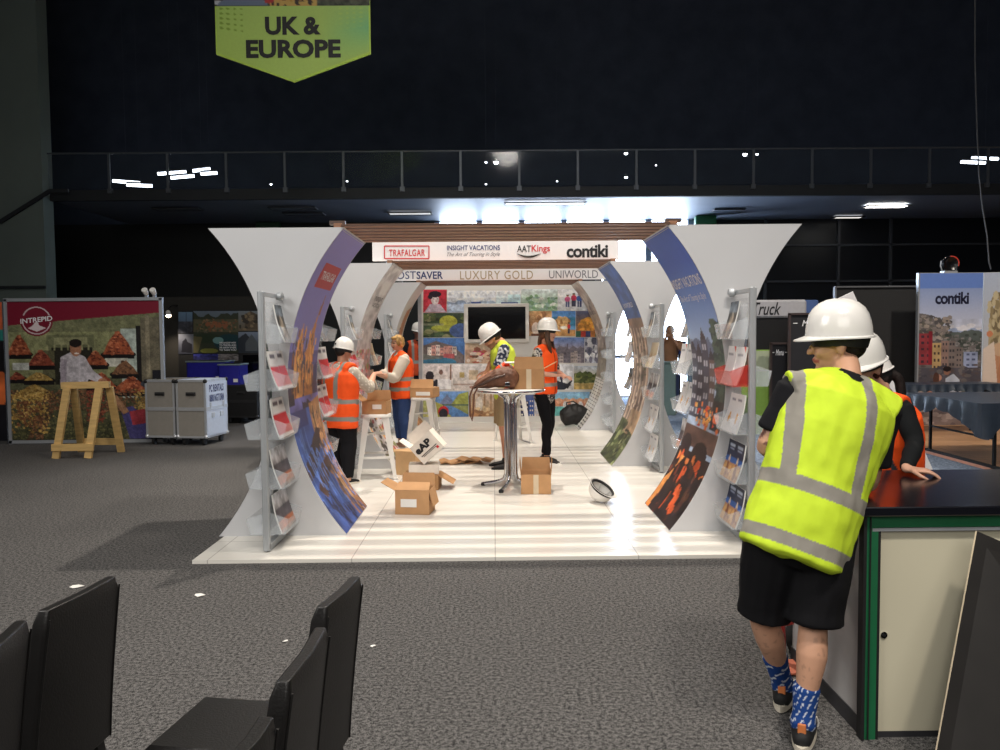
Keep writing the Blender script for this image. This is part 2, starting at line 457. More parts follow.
# balcony railing with glass
rail = empty('balcony_railing', (xbl, BY, zb1), 'long glass balcony railing with thin grey handrail and posts', 'railing')
rail.location = (0, 0, 0)
RM = mat('railing_metal', (98, 104, 112), .45, .4)
mb = MB(); mb.tube([(xbl, BY-.04, zr), (HX1, BY-.04, zr)], .018); mb.build('handrail', RM, rail, True)
px = 109
while px < 1010:
    x = at(px, 170, BY-.05).x
    mb = MB(); mb.box((x, BY-.05, (zb0+zr)/2+.08), (.045, .03, zr-zb0-.16)); mb.box((x, BY-.03, zb1-.03), (.09, .05, .09)); mb.build('post', RM, rail)
    px += 58.6
mb = MB(); mb.box(((xbl+HX1)/2, BY-.02, (zb1+zr)/2), (HX1-xbl, .012, zr-zb1-.04)); mb.build('glass_panel', mat('railing_glass', (70, 80, 92), .06, alpha=.16, var=.01), rail)
# glowing shapes added beyond the railing, imitating lamp reflections in its glass
REFL_STRIP = mat('strip_reflection_glow', (255, 255, 255), .5, var=0, emit=((228, 240, 255), 9.0))
LW = mat('round_reflection_glow', (255, 255, 255), .5, var=0, emit=((235, 243, 255), 14.0))
CASE = mat('added_housing_and_wire', (70, 72, 76), .5)
def reflection_strip(p, q, Y, label, r=.03, m=REFL_STRIP):
    a, b = at(*p, Y), at(*q, Y); o = empty('strip_reflection', a, label, 'lamp', 'strips imitating lamp reflections in the balcony glass')
    b = b-a
    mb = MB(); mb.tube([(0, 0, 0), b], r, 8); mb.build('reflection_tube', m, o, True)
    mb = MB(); mb.bar((0, 0, r+.02), b+Vector((0, 0, r+.02)), .1, .035); mb.build('added_housing', CASE, o)
    mb = MB(); mb.tube([b*.5+Vector((0, 0, .03)), b*.5+Vector((0, 0, HZ-a.z))], .003, 5); mb.build('hanging_wire', BLACKW, o)  # wire added with the reflection strip
for p, q, lb in [((113, 181), (140, 183), 'white strip imitating a lamp reflection, far left end of the balcony'), ((127, 185), (152, 186), 'lower strip imitating a lamp reflection, left end of the balcony'),
              ((158, 174), (186, 172), 'strip imitating a lamp reflection, left of the longest cluster on the balcony'), ((171, 178), (194, 176), 'strip imitating a lamp reflection, middle of the left balcony cluster'),
              ((193, 171), (210, 169), 'topmost strip imitating a lamp reflection, left balcony cluster'), ((201, 174), (217, 173), 'rightmost strip imitating a lamp reflection, left balcony cluster'),
              ((961, 162), (985, 163), 'lower strip imitating a lamp reflection, right end of the balcony'), ((972, 158), (998, 159), 'upper strip imitating a lamp reflection, right end of the balcony')]:
    reflection_strip(p, q, 17.2, lb)
k = 0
for px, py, r, lb in [(496, 162, .05, 'brightest round spot imitating a glass reflection, above the middle logo sign'), (626, 153, .04, 'round spot imitating a reflection, at handrail height behind the balcony glass'),
                  (626, 177, .035, 'small spot imitating a reflection, low behind the balcony glass right of centre'), (745, 154, .05, 'bright round spot imitating a glass reflection, above the right arch'), (757, 154, .03, 'smaller spot imitating a reflection, just right of the bright one above the right arch'),
                  (486, 162, .025, 'small spot imitating a reflection, beside the brightest one on the balcony'), (486, 184, .02, 'tiny spot imitating a reflection, low behind the balcony glass near the centre'), (271, 184, .025, 'tiny spot imitating a glass reflection, under the green hanging sign'),
                  (347, 181, .02, 'tiny spot imitating a glass reflection, right of the green sign'), (557, 181, .02, 'tiny spot imitating a glass reflection, above the word Kings'), (656, 165, .02, 'tiny spot imitating a glass reflection, above the blue arch print')]:
    p = at(px, py, 17.4); o = empty('round_reflection', p, lb, 'lamp', 'round spots imitating lamp reflections in the balcony glass')  # glowing knob added in place of a round reflection in the glass
    mb = MB(); mb.lathe([(.001, -r), (r*.6, -r*.8), (r, -r*.2), (r, 0)], 12); mb.build('bulb', LW, o, True)  # added glowing knob standing in for a round reflection
    mb = MB(); mb.lathe([(r*1.1, 0), (r*1.2, r*.6), (r*.4, r*1.6), (.001, r*1.7)], 12); mb.build('added_housing', CASE, o, True); mb = MB(); mb.tube([(0, 0, r), (0, 0, HZ-p.z)], .003, 5); mb.build('hanging_wire', BLACKW, o)  # housing and wire added with the round reflection
# soffit lights under the balcony
def soffit(px, py, w_, d, label, em):
    z = zb0+.0; p = gnd(px, py, z-.02)
    o = empty('ceiling_light', p, label, 'lamp', 'flat lights in the balcony underside')
    mb = MB(); mb.box((0, 0, -.008), (w_, d, .012)); m = mat('soffit_panel_%d' % int(em*10), (210, 220, 230) if em else (96, 104, 116), .4, var=0, emit=((255, 250, 240), em) if em else None)
    mb.build('diffuser', m, o)
    mb = MB()
    for sx in (-1, 1): mb.box((sx*(w_/2+.02), 0, -.01), (.04, d+.08, .025))
    for sy in (-1, 1): mb.box((0, sy*(d/2+.02), -.01), (w_, .04, .025))
    mb.build('frame', CASE, o)
soffit(886, 206, .85, .28, 'brightly lit flat light under the balcony at the right', 12.0)
soffit(848, 217, .62, .22, 'dimmer lit flat light under the balcony behind the brightest one', 1.2)
soffit(410, 213, .9, .28, 'pale flat light under the balcony left of the windows', .6)
soffit(293, 208, .9, .25, 'unlit flat light under the balcony above the left arch', 0)
soffit(304, 213.5, .8, .25, 'unlit flat light under the balcony just behind its twin', 0)
soffit(178, 209, .9, .25, 'unlit flat light under the balcony at the far left', 0)
soffit(545, 203, 1.6, .2, 'white flat light under the balcony in front of the windows', 3.0)
soffit(728, 210, .6, .22, 'unlit flat light under the balcony above the green pillar', 0)
# daylight entering


# hanging banner
HY = 12.0
c = [at(215.5, 7, HY), at(371, 7, HY)]
hb = empty('hanging_sign', at(293, 60, HY), 'lime green pennant sign reading UK & EUROPE hanging in the dark hall', 'sign')
org = hb.location.copy()
x0 = at(216, 50, HY).x-org.x; x1 = at(370.5, 50, HY).x-org.x
zt = at(293, -55, HY).z-org.z; zs = at(293, 6, HY).z-org.z; ze = at(293, 54, HY).z-org.z; zp = at(293, 82, HY).z-org.z
mb = MB(); outl = [(x0, zt), (x1, zt), (x1, ze), ((x0+x1)/2, zp), (x0, ze)]
mb.prism(outl, lambda p: (p[0], 0, p[1]), lambda p: (p[0], .04, p[1]))
mb.build('sign_board', mat('lime_edge', (190, 225, 90), .5), hb)
pic = Pic(120, 90, (184, 218, 112), (186, 220, 108))
pic.put((pic.U > .72), (140, 205, 130), .55*0+.0)
m_ = np.clip((pic.U-.68)/.32, 0, 1)*np.clip(1-abs(pic.V-.45)*1.6, 0, 1); pic.put(m_, (120, 205, 150), .8)
for i in range(4):
    for j in range(5): pic.ell(.03+i*.045, .05+j*.1, .013-.002*i, .028-.004*i, (140, 178, 66)); pic.ell(.95-i*.045, .05+j*.09, .010, .02, (190, 222, 110), .8-.15*j)
def lf(u, v):
    x = x0+.02+(x1-x0-.04)*u; bz = ze+(zp-ze)*(1-abs(2*u-1))
    zz = zs+(bz+.025-zs)*v
    return Vector((x, -.004, zz))
print_mesh('green_print', pic, lf, PRINT, hb)
pic = Pic(120, 50, (120, 130, 140), (90, 95, 100)); pic.ridge(.8, .3, (70, 75, 60), 8); pic.rect(.36, .5, .66, 1, (205, 170, 90)); pic.blobs(40, .36, .5, .66, 1, .012, [(60, 50, 40), (190, 150, 60)], 4, .03); pic.rect(.0, .9, .33, .97, (200, 205, 215)); pic.poly([(.1, .8), (.3, .85), (.35, 1), (0, 1)], (110, 125, 150)); pic.ell(.35, .9, .03, .06, (180, 50, 50)); pic.grain(.35, 14, .66, .5, 1, 1)
print_mesh('photo_print', pic, flat_fn((x0, -.004, zt), (x1, -.004, zt), (x0, -.004, zs)), PRINT, hb)
fl = lambda u, v: Vector((x0+(x1-x0)*u, -.009, at(293, 14+(64-14)*v, HY).z-org.z))
def pf(px0, py0, px1, py1, Y, dy, org):
    a = at(px0, py0, Y)-org; b = at(px1, py1, Y)-org
    return lambda u, v: Vector((a.x+(b.x-a.x)*u, a.y+dy, a.z+(b.z-a.z)*v))
lettering('lettering', 'UK &', pf(265, 17, 321, 35, HY, -.012, org), INK_BLACK, hb, .04)
lettering('lettering', 'EUROPE', pf(246, 40, 341, 58, HY, -.012, org), INK_BLACK, hb, .04)
for x in (x0+.1, x1-.1):
    mb = MB(); mb.tube([(x, .02, zt), (x, .02, HZ-org.z-.02)], .006, 6); mb.build('hanging_wire', CASE, hb)
# cable hanging at the right
pts = [at(px, py, 14.0) for px, py in ((975, -130), (975, 60), (977, 130), (979, 175), (982, 205), (987, 235), (989, 262), (991, 269))]
mb = MB(); mb.tube(pts, .012, 6); tag(mb.build('cable', mat('grey_cable', (96, 98, 102), .5), None, True), 'thin grey cable hanging down in front of the balcony at the far right', 'cable')
# ================================================================== THE EXHIBITION STAND
GX, WI, WO, SAG, TH, HT = 0.103, 1.2323, 2.27, 0.46, 1.038, 2.4
AD = [6.159, 9.231, 12.705]
PT = .025
RAD = (1.44+SAG*SAG)/(2*SAG)
def sag(z): return math.sqrt(max(0, RAD*RAD-(z-1.2)**2))-(RAD-SAG)
WHITEP = mat('white_stand_laminate', (214, 213, 210), .45, var=.02, scale=3)
PANEL = mat('pale_grey_panel', (196, 197, 200), .5, var=.02, scale=2)
fl = gnd(190, 562, PT); fr = gnd(742, 553, PT)
FLOORW = bpy.data.materials.new('glossy_white_floor_tiles'); FLOORW.use_nodes = True
nt = FLOORW.node_tree; N = nt.nodes; L = nt.links; b = N['Principled BSDF']
tc = N.new('ShaderNodeTexCoord'); br = N.new('ShaderNodeTexBrick'); br.offset = 0.0
br.inputs['Scale'].default_value = 1.0; br.inputs['Brick Width'].default_value = 1.0; br.inputs['Row Height'].default_value = 1.0
br.inputs['Mortar Size'].default_value = .004; br.inputs['Color1'].default_value = srgb((226, 222, 214))+(1,); br.inputs['Color2'].default_value = srgb((220, 217, 210))+(1,); br.inputs['Mortar'].default_value = srgb((180, 176, 170))+(1,)
L.new(tc.outputs['Object'], br.inputs['Vector']); L.new(br.outputs[0], b.inputs['Base Color']); b.inputs['Roughness'].default_value = .22; b.inputs['Specular IOR Level'].default_value = .35
PX0, PX1, PY0, PY1 = fl.x, 2*GX-fl.x, (fl.y+fr.y)/2, 14.35
mb = MB(); mb.box(((PX0+PX1)/2, (PY0+PY1)/2, PT/2), (PX1-PX0, PY1-PY0, PT))
tag(mb.build('stand_platform', FLOORW), 'low glossy white platform floor carrying the curved exhibition stand', 'platform')
WOOD = mat('cedar_slat_wood', (150, 106, 78), .5, var=.25, scale=6, stretch=(.6, 8, 8))

def arch_print(side, k):
    """pictures printed on the curved inner faces; u runs front to back, v top to bottom"""
    W_, H_ = 44, 240
    if k == 0 and side < 0:
        p = Pic(W_, H_, (124, 118, 184), (92, 96, 165))
        p.rect(0, .40, 1, .52, (66, 66, 120)); p.ridge(.47, .05, (44, 44, 78), 10, bottom=.56)
        p.poly([(.55, .40), (.72, .26), (.80, .40), (.80, .56), (.5, .56)], (188, 122, 58)); p.poly([(.18, .42), (.30, .30), (.42, .40), (.42, .56), (.15, .56)], (200, 138, 70))
        p.poly([(.70, .27), (.75, .19), (.79, .27)], (150, 90, 50))
        p.blobs(110, .1, .33, .85, .56, .018, [(222, 160, 84), (190, 124, 62), (120, 70, 40), (60, 44, 50)], 3, .018)
        p.rect(0, .54, .18, .58, (40, 38, 60)); p.ridge(.60, .03, (36, 32, 52), 8, x0=.4, bottom=.62)
        p.rect(0, .60, 1, 1, (52, 84, 158)); p.poly([(.62, .59), (1, .57), (1, 1.0), (.80, .93), (.72, .80), (.62, .70)], (176, 128, 84))
        p.blobs(160, .66, .6, 1, 1, .018, [(206, 160, 110), (158, 112, 76), (128, 88, 60), (84, 60, 52)], 5, .018)
        p.poly([(0, .78), (.22, .755), (.7, .68), (.85, .69), (.6, .76), (.25, .81), (0, .83)], (52, 36, 40)); p.poly([(.1, .86), (.45, .80), (.95, .775), (1, .80), (.55, .845), (.2, .90)], (70, 48, 44))
        for i in range(26): p.line(i/25., .66+.3*_rs.rand(), i/25.+.04, .72+.26*_rs.rand(), .012, (86, 122, 196))
        p.rect(.72, .6, .76, .97, (60, 44, 44), .5); p.grain(.16, 30, 0, .42)
        p.rect(0, .60, .5, .66, (40, 56, 120)); p.blobs(40, 0, .90, .6, 1, .02, [(30, 40, 84), (60, 94, 170)], 8, .02)
    elif k == 0:
        p = Pic(W_, H_, (36, 84, 172), (36, 84, 172))
        t = np.clip((p.V-.10)/.3, 0, 1)[..., None]; p.a = p.a*(1-t)+np.array((164, 184, 212.))*t
        p.ridge(.42, .06, (96, 110, 140), 5, bottom=.5)
        p.blobs(260, -.10, .31, .26, .60, .05, [(38, 62, 66), (56, 84, 78), (72, 96, 88), (44, 70, 70)], 6, .012)
        p.houses(.28, 1.02, .40, .66, 4, [(62, 66, 84), (84, 80, 92), (48, 50, 66), (100, 84, 84)], 4, (176, 178, 190), (42, 44, 58), 5)
        p.rect(0, .58, .3, .68, (40, 44, 52)); p.blobs(26, 0, .60, .9, .70, .035, [(240, 120, 50), (250, 170, 80), (220, 70, 40)], 7, .008)
        p.ell(.16, .64, .09, .016, (255, 110, 60)); p.rect(0, .69, 1, .76, (96, 72, 66)); p.ell(.35, .775, .22, .045, (36, 28, 34)); p.ell(.82, .765, .16, .045, (36, 28, 34))
        p.rect(0, .775, 1, 1, (40, 30, 34)); p.blobs(46, 0, .80, 1, 1, .045, [(206, 84, 42), (120, 56, 40), (236, 128, 60), (30, 24, 30)], 9, .016)
        p.poly([(.7, .80), (.82, .80), (.9, .99), (1, 1), (.98, .9)], (226, 150, 80)); p.poly([(0, .86), (.5, .8), (.75, 1), (0, 1)], (34, 28, 34), .75); p.blobs(8, .3, .84, .6, .97, .04, [(226, 96, 50)], 12, .03)
        p.grain(.16, 30, 0, .5)
    elif k == 1 and side < 0:
        p = Pic(W_, H_, (206, 204, 206), (190, 184, 184))
        for i in range(9): p.rect(.08+i*.1, .24+.03*(i % 3), .11+i*.1, .66, (164, 160, 168), .6)
        p.rect(0, .42, 1, .62, (178, 120, 122), .6); p.blobs(80, 0, .42, 1, .70, .06, [(196, 88, 96), (144, 150, 84), (228, 216, 210), (120, 84, 90), (204, 120, 70)], 2, .012)
        p.blobs(80, 0, .72, 1, 1, .06, [(152, 50, 44), (120, 120, 70), (190, 140, 60), (60, 50, 44)], 5, .012); p.grain(.15, 24)
    elif k == 1:
        p = Pic(W_, H_, (66, 100, 164), (80, 116, 178)); p.rect(0, .27, 1, .8, (142, 122, 110)); p.ridge(.31, .04, (140, 116, 100), 5, bottom=.4)
        for i in range(5): p.rect(.06+i*.2, .32, .14+i*.2, .8, (192, 174, 158)); p.rect(.15+i*.2, .32, .18+i*.2, .8, (86, 70, 66))
        p.blobs(50, 0, .34, 1, .8, .06, [(110, 90, 80), (206, 190, 176), (90, 86, 60)], 3, .01); p.rect(0, .80, 1, 1, (86, 96, 60)); p.rect(0, .74, .6, .86, (178, 150, 120)); p.blobs(90, 0, .82, 1, 1, .06, [(60, 72, 40), (130, 138, 96), (44, 54, 34)], 8, .012); p.grain(.15, 24)
    elif side < 0:
        p = Pic(W_, H_, (206, 200, 194), (200, 190, 180)); p.poly([(.5, .18), (.95, .14), (.8, .4), (.75, 1), (.1, 1), (.2, .5)], (180, 124, 82)); p.blobs(60, .2, .3, .8, 1, .06, [(150, 92, 56), (214, 160, 110), (110, 74, 56)], 4, .014)
        p.blobs(14, .3, .3, .7, .5, .05, [(70, 44, 36)], 8, .01)
    else:
        p = Pic(W_, H_, (176, 166, 158), (150, 146, 136)); p.blobs(90, 0, .1, 1, .66, .07, [(150, 138, 130), (196, 188, 180), (116, 104, 98)], 4, .016); p.rect(0, .45, 1, .66, (112, 104, 84), .5)
        p.rect(0, .66, 1, 1, (222, 220, 216))
        for i in range(16): p.rect(0, .67+i*.021, 1, .677+i*.021, (44, 40, 42))
        for i in range(4): p.rect(.14+i*.25, .66, .2+i*.25, 1, (236, 234, 230))
        p.grain(.12, 24)
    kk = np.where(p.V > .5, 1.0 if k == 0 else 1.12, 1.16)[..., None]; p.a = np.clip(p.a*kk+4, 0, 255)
    return p
ARCH_LB = {(0, -1): 'left curved arch wing nearest the camera, lilac TRAFALGAR city print on its inner curve', (0, 1): 'right curved arch wing nearest the camera, blue print of gabled houses at dusk',
           (1, -1): 'left middle curved arch wing with pale print behind the lilac one', (1, 1): 'right middle curved arch wing with blue sky and ruined columns print',
           (2, -1): 'left rear curved arch wing with white and brown print', (2, 1): 'right rear curved arch wing with stone grey print and chequered foot'}
for k in range(3):
    D = AD[k]
    for sd in (-1, 1):
        o = empty('arch_wing', (GX+sd*1.74, D, PT), ARCH_LB[(k, sd)], 'arch wing', 'six curved arch wings of the stand')
        org = o.location.copy()
        NZ = 48; zs = [PT+(HT-PT)*i/NZ for i in range(NZ+1)]
        for nm, y0, y1 in (('front_panel', 0, .03), ('rear_panel', TH-.03, TH)):
            vs = []; fs = []
            for z in zs:
                xi = sd*(WI+sag(z))-sd*1.74; xo = sd*(WO-sag(z))-sd*1.74
                vs += [(xi, y0, z-PT), (xo, y0, z-PT), (xo, y1, z-PT), (xi, y1, z-PT)]
            for i in range(NZ):
                q = i*4
                for a, b_ in ((0, 1), (1, 2), (2, 3), (3, 0)): fs.append((q+a, q+b_, q+4+b_, q+4+a))
            fs.append((0, 3, 2, 1)); q = NZ*4; fs.append((q, q+1, q+2, q+3))
            mb = MB(); mb.raw(vs, fs); mb.build(nm, PANEL, o)
        vs = []; fs = []
        for z in zs:
            xi = sd*(WI+sag(z))-sd*1.74; xo = sd*(WO-sag(z))-sd*1.74
            a = xi+sd*.004; b_ = xi+sd*.016; c_ = xo-sd*.016; d_ = xo-sd*.004
            for x in (a, b_, c_, d_): vs += [(x, .03, z-PT), (x, TH-.03, z-PT)]
        for i in range(NZ):
            q = i*8
            for base in (0, 4):
                for a, b_ in ((0, 1), (1, 3), (3, 2), (2, 0)): fs.append((q+base+a, q+base+b_, q+8+base+b_, q+8+base+a))
        q = NZ*8
        mb = MB(); mb.raw(vs, fs)
        xi = sd*(WI-1.74+0.0); xo = sd*(WO-1.74)
        mb.box(((xi+xo)/2, TH/2, HT-PT-.012), (abs(xo-xi)-.03, TH-.06, .02)); mb.build('curved_skin', WHITEP, o)
        def afn(u, v, sd=sd):
            z = HT-.012-(HT-PT-.02)*v
            return Vector((sd*(WI+sag(z))-sd*1.74-sd*.001, .012+(TH-.024)*u, z-PT))
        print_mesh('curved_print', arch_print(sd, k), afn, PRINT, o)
        def tfn(u0, v0, u1, v1, sd=sd):      # lettering on the curve, v in print space
            def f(u, v):
                uu = u0+(u1-u0)*(u if sd < 0 else 1-u) if False else (u0+(u1-u0)*u)
                q = afn(uu, v0+(v1-v0)*v); q.x -= sd*.004; return q
            return f
        if k == 0 and sd < 0:
            lo = print_mesh('logo_patch', Pic(8, 16, (196, 44, 54)), lambda u, v: afn(.20+.62*u, .100+.08*v)-Vector((-.002, 0, 0)), PRINT, o)
            lettering('lettering', 'TRAFALGAR', tfn(.27, .125, .76, .153), INK_WHITE, o, .01)
        if k == 0 and sd > 0:
            lettering('lettering', 'INSIGHT VACATIONS', tfn(1.0, .150, .04, .185), INK_WHITE, o, .01)
            lettering('lettering', 'The Art of Touring in Style', tfn(.92, .21, .1, .24), INK_WHITE, o, 0, .3)
        if k == 1 and sd < 0:
            lettering('lettering', 'INSIGHT', tfn(.25, .15, .85, .172), INK_GREY, o, .01); lettering('lettering', 'VACATIONS', tfn(.25, .182, .85, .204), INK_GREY, o, .01)
        if k == 1 and sd > 0: lettering('lettering', 'UNIWORLD', tfn(.85, .19, .2, .215), INK_WHITE, o, .01)
        if k == 2 and sd > 0: lettering('lettering', 'LUXURY GOLD', tfn(.85, .19, .2, .215), INK_GREY, o, .01)
    # slatted canopy over the passage
    lb = ['brown wooden slat canopy over the nearest pair of arch wings', 'brown wooden slat canopy over the middle pair of arch wings', 'brown wooden slat canopy over the rear pair of arch wings'][k]
    o = empty('slat_canopy', (GX, D, HT), lb, 'canopy', 'three slatted canopies')
    ns = 6
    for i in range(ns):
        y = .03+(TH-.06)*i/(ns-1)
        mb = MB(); mb.box((0, y, .012), (2*WI+.04, .12, .014), bev=.002); mb.box((0, y-.0605, .012), (2*WI+.036, .003, .011), 1); mb.build('slat', [WOOD, mat('slat_gap_shade', (72, 50, 40), .6, var=.1)], o)  # dark front strip paints the shade of the gaps between slats
    for sx in (-1, 1):
        mb = MB(); mb.box((sx*(WI+.05), TH/2, .016), (.06, TH, .03)); mb.build('end_rail', WOOD, o)
    if k == 0:
        mb = MB(); mb.box((-WI-.06, .06, .04), (.12, .05, .03)); mb.box((WI+.06, .06, .04), (.12, .05, .03)); mb.build('bracket', mat('dark_brown_bracket', (70, 52, 44), .5), o)

# header signs standing on the middle and rear arches
def header(Y, px0, px1, py0, py1, label):
    a = at(px0, py0, Y); b_ = at(px1, py1, Y)
    z1 = a.z; z0 = HT+.032
    o = empty('header_sign', ((a.x+b_.x)/2, Y, z0), label, 'sign', 'white logo headers')
    mb = MB(); mb.box((0, .03, (z1-z0)/2), (b_.x-a.x, .05, z1-z0), bev=.003); mb.build('sign_board', mat('white_header_board', (232, 230, 232), .45, var=.01), o)
    mb = MB(); mb.box((-(b_.x-a.x)/2+.12, .12, -.012), (.06, .14, .02)); mb.box(((b_.x-a.x)/2-.12, .12, -.012), (.06, .14, .02)); mb.build('foot', CASE, o)
    return o
HY1_ = AD[1]+.10
h1 = header(HY1_, 372, 619, 241, 262, 'white header sign with TRAFALGAR, AATKings and contiki logos above the middle arch')
def hl(o, Y, txt, x0, y0, x1, y1, m, b=0.0, sh=0.0, sp=1.0): return lettering('lettering', txt, pf(x0, y0, x1, y1, Y, -.002, o.location), m, o, b, sh, sp)
hl(h1, HY1_, 'TRAFALGAR', 389, 249.5, 425, 256, INK_RED, .012, 0, 1.1)
org = h1.location
mb = MB()
for (ax, ay, bx, by) in ((384.5, 246, 429, 246), (384.5, 258.5, 429, 258.5), (384.5, 246, 384.5, 258.5), (429, 246, 429, 258.5)):
    a = at(ax, ay, HY1_)-org; b_ = at(bx, by, HY1_)-org; a.y = b_.y = -.002; mb.bar(a, b_, .012, .003, up=(0, 1, 0) if ax == bx else (0, 1, 0))
mb.build('logo_frame', INK_RED, h1)
hl(h1, HY1_, 'INSIGHT VACATIONS', 447, 245.5, 500, 250, INK_NAVY, .014); hl(h1, HY1_, 'The Art of Touring in Style', 447, 252.5, 500, 257, INK_GREY, 0, .45)
hl(h1, HY1_, 'AAT', 517, 245.5, 531, 252, INK_BLACK, .01); hl(h1, HY1_, 'Kings', 531.5, 245, 550, 253.5, INK_RED, .016)
mb = MB(); pts = []
for i in range(13):
    t = i/12.; px = 517+24*t; py = 253.6+3.6*math.sin(PI*t)*(1-.3*t); pts.append(at(px, py, HY1_)-org)
mb.tube([Vector((p.x, -.002, p.z)) for p in pts], [.002+.012*math.sin(PI*i/12.) for i in range(13)], 6)
sw = mb.build('swoosh', INK_BLACK, h1, True)
hl(h1, HY1_, 'contiki', 566.5, 244.5, 608, 257.5, INK_BLACK, .03, 0, .93)
HY2_ = AD[2]+.08
h2 = header(HY2_, 392, 606, 268, 283, 'white header sign with COSTSAVER, LUXURY GOLD and UNIWORLD names above the rear arch')
hl(h2, HY2_, 'COST', 389, 271.5, 416, 279, INK_NAVY, 0); hl(h2, HY2_, 'SAVER', 416.5, 271.5, 443, 279, INK_NAVY, .02)
hl(h2, HY2_, 'LUXURY GOLD', 460, 271, 533, 279, INK_GOLD, 0, 0, 1.1); hl(h2, HY2_, 'UNIWORLD', 549, 270.5, 598, 278, INK_GREY, 0)

# ------------------------------------------------------------------ photo wall at the back
BW = 14.0
a = at(421, 284, BW); b_ = at(607, 284, BW)
bw = empty('photo_wall', ((a.x+b_.x)/2, BW, PT), 'white back wall of the stand covered with a collage of travel photos', 'wall')
org = bw.location.copy(); zt = at(500, 283, BW).z-PT; WWd = b_.x-a.x
mb = MB(); mb.box((0, .08, zt/2), (WWd, .1, zt)); mb.box((0, .02, .05), (WWd, .03, .1)); mb.build('wall_board', WHITEP, bw)
mb = MB(); mb.box((-WWd/2-.03, .06, zt/2), (.06, .14, zt)); mb.build('end_post', mat('aluminium_extrusion', (176, 178, 184), .35, .6, var=.03), bw)
def P_(x0, y0, x1, y1, pic):
    A = at(x0, y0, BW)-org; B = at(x1, y0, BW)-org; C = at(x0, y1, BW)-org
    A.y = B.y = C.y = .026; A.x += .004; B.x -= .004
    pic.grain(.06, 5); pic.grain(.11, max(6, pic.h//5)); pic.a = pic.a+(np.random.RandomState(int(x0)).rand(*pic.U.shape)[..., None]-.5)*22
    print_mesh('photo_print', pic, flat_fn(A, B, C), PRINT, bw)
def pw(w_, h_, t, b=None): return Pic(int(w_*1.9), int(h_*1.9), t, b)
p = pw(24, 23, (196, 52, 70)); p.ell(.5, .55, .3, .2, (210, 70, 90)); p.poly([(.05, 1), (.3, .62), (.7, .62), (1, 1)], (206, 190, 208)); p.ell(.5, .42, .17, .24, (236, 222, 226)); p.ell(.5, .2, .26, .14, (38, 30, 44)); p.ell(.3, .3, .1, .12, (38, 30, 44)); p.ell(.55, .5, .03, .02, (180, 30, 50)); p.ell(.44, .4, .03, .015, (50, 40, 50)); p.ell(.6, .4, .03, .015, (50, 40, 50)); P_(423, 289.5, 447, 312.5, p)
p = pw(24, 23, (236, 242, 252), (214, 226, 244)); p.ridge(.62, .2, (150, 170, 200), 6); p.rect(0, .62, 1, 1, (184, 202, 228)); p.grain(.08, 10); P_(447, 290.5, 471, 312.5, p)
p = pw(25, 14, (238, 243, 252), (226, 236, 250)); p.ridge(.9, .12, (176, 196, 220), 5); p.rect(0, .88, .4, 1, (66, 90, 160)); P_(471, 290.5, 496, 303.5, p)
p = pw(25, 14, (240, 245, 253), (206, 230, 240)); p.rect(.5, .3, 1, 1, (178, 218, 228), .6); p.rect(.2, .9, .9, 1, (50, 70, 150)); P_(496, 290.5, 521, 303.5, p)
p = pw(37, 22, (216, 228, 232), (150, 186, 150)); p.blobs(70, 0, .3, 1, 1, .06, [(120, 160, 120), (190, 214, 190), (146, 176, 166), (224, 232, 226)], 3); P_(521, 289, 558, 311, p)
p = pw(32, 22, (240, 242, 248), (214, 218, 222)); p.figure(.3, .85, .6, (214, 100, 150), (80, 90, 140)); p.figure(.5, .8, .62, (196, 60, 90), (70, 70, 90)); p.figure(.68, .85, .66, (70, 96, 160), (60, 70, 110)); p.rect(.92, .5, 1, 1, (120, 130, 180)); P_(558, 289, 590, 310.5, p)
p = pw(42, 25, (58, 78, 52), (70, 92, 60)); p.blobs(60, 0, 0, 1, 1, .08, [(44, 60, 40), (90, 104, 62), (60, 78, 60), (130, 132, 96)], 5); p.ell(.62, .35, .22, .25, (176, 178, 62)); p.ell(.5, .62, .3, .14, (150, 156, 60)); p.ell(.95, .72, .3, .3, (64, 88, 140)); p.rect(0, .42, .5, .5, (150, 150, 130), .6); P_(423, 313, 464, 337.5, p)
p = pw(24, 25, (198, 152, 106), (176, 132, 92)); p.blobs(30, 0, 0, 1, 1, .1, [(214, 172, 124), (156, 110, 74)], 4); p.ell(.3, .7, .18, .25, (228, 210, 196)); p.rect(.1, .9, .5, 1, (110, 70, 50)); P_(529, 311, 552, 336, p)
p = pw(24, 25, (86, 140, 206), (120, 176, 216)); p.rect(0, .25, 1, .6, (64, 136, 178)); p.blobs(40, 0, .35, .65, 1, .13, [(206, 158, 96), (176, 122, 70), (226, 184, 124)], 6); p.rect(.0, .75, 1, 1, (196, 148, 92)); p.figure(.72, .9, .45, (196, 50, 44), (40, 40, 60)); p.ell(.5, .66, .16, .06, (230, 226, 216)); P_(552, 311, 576, 336, p)
p = pw(25, 25, (84, 88, 116), (176, 122, 66)); p.poly([(.05, .6), (.2, .35), (.5, .22), (.8, .35), (.95, .6)], (222, 158, 70)); p.rect(.08, .5, .92, .75, (214, 146, 64)); p.grain(.3, 10, 0, .4, 1, .8)
for i, c_ in enumerate([(40, 90, 70), (180, 60, 50), (60, 70, 120), (190, 120, 60), (60, 120, 80)]): p.rect(i*.2, .78, i*.2+.2, 1, c_)
P_(576, 311, 601, 337, p)
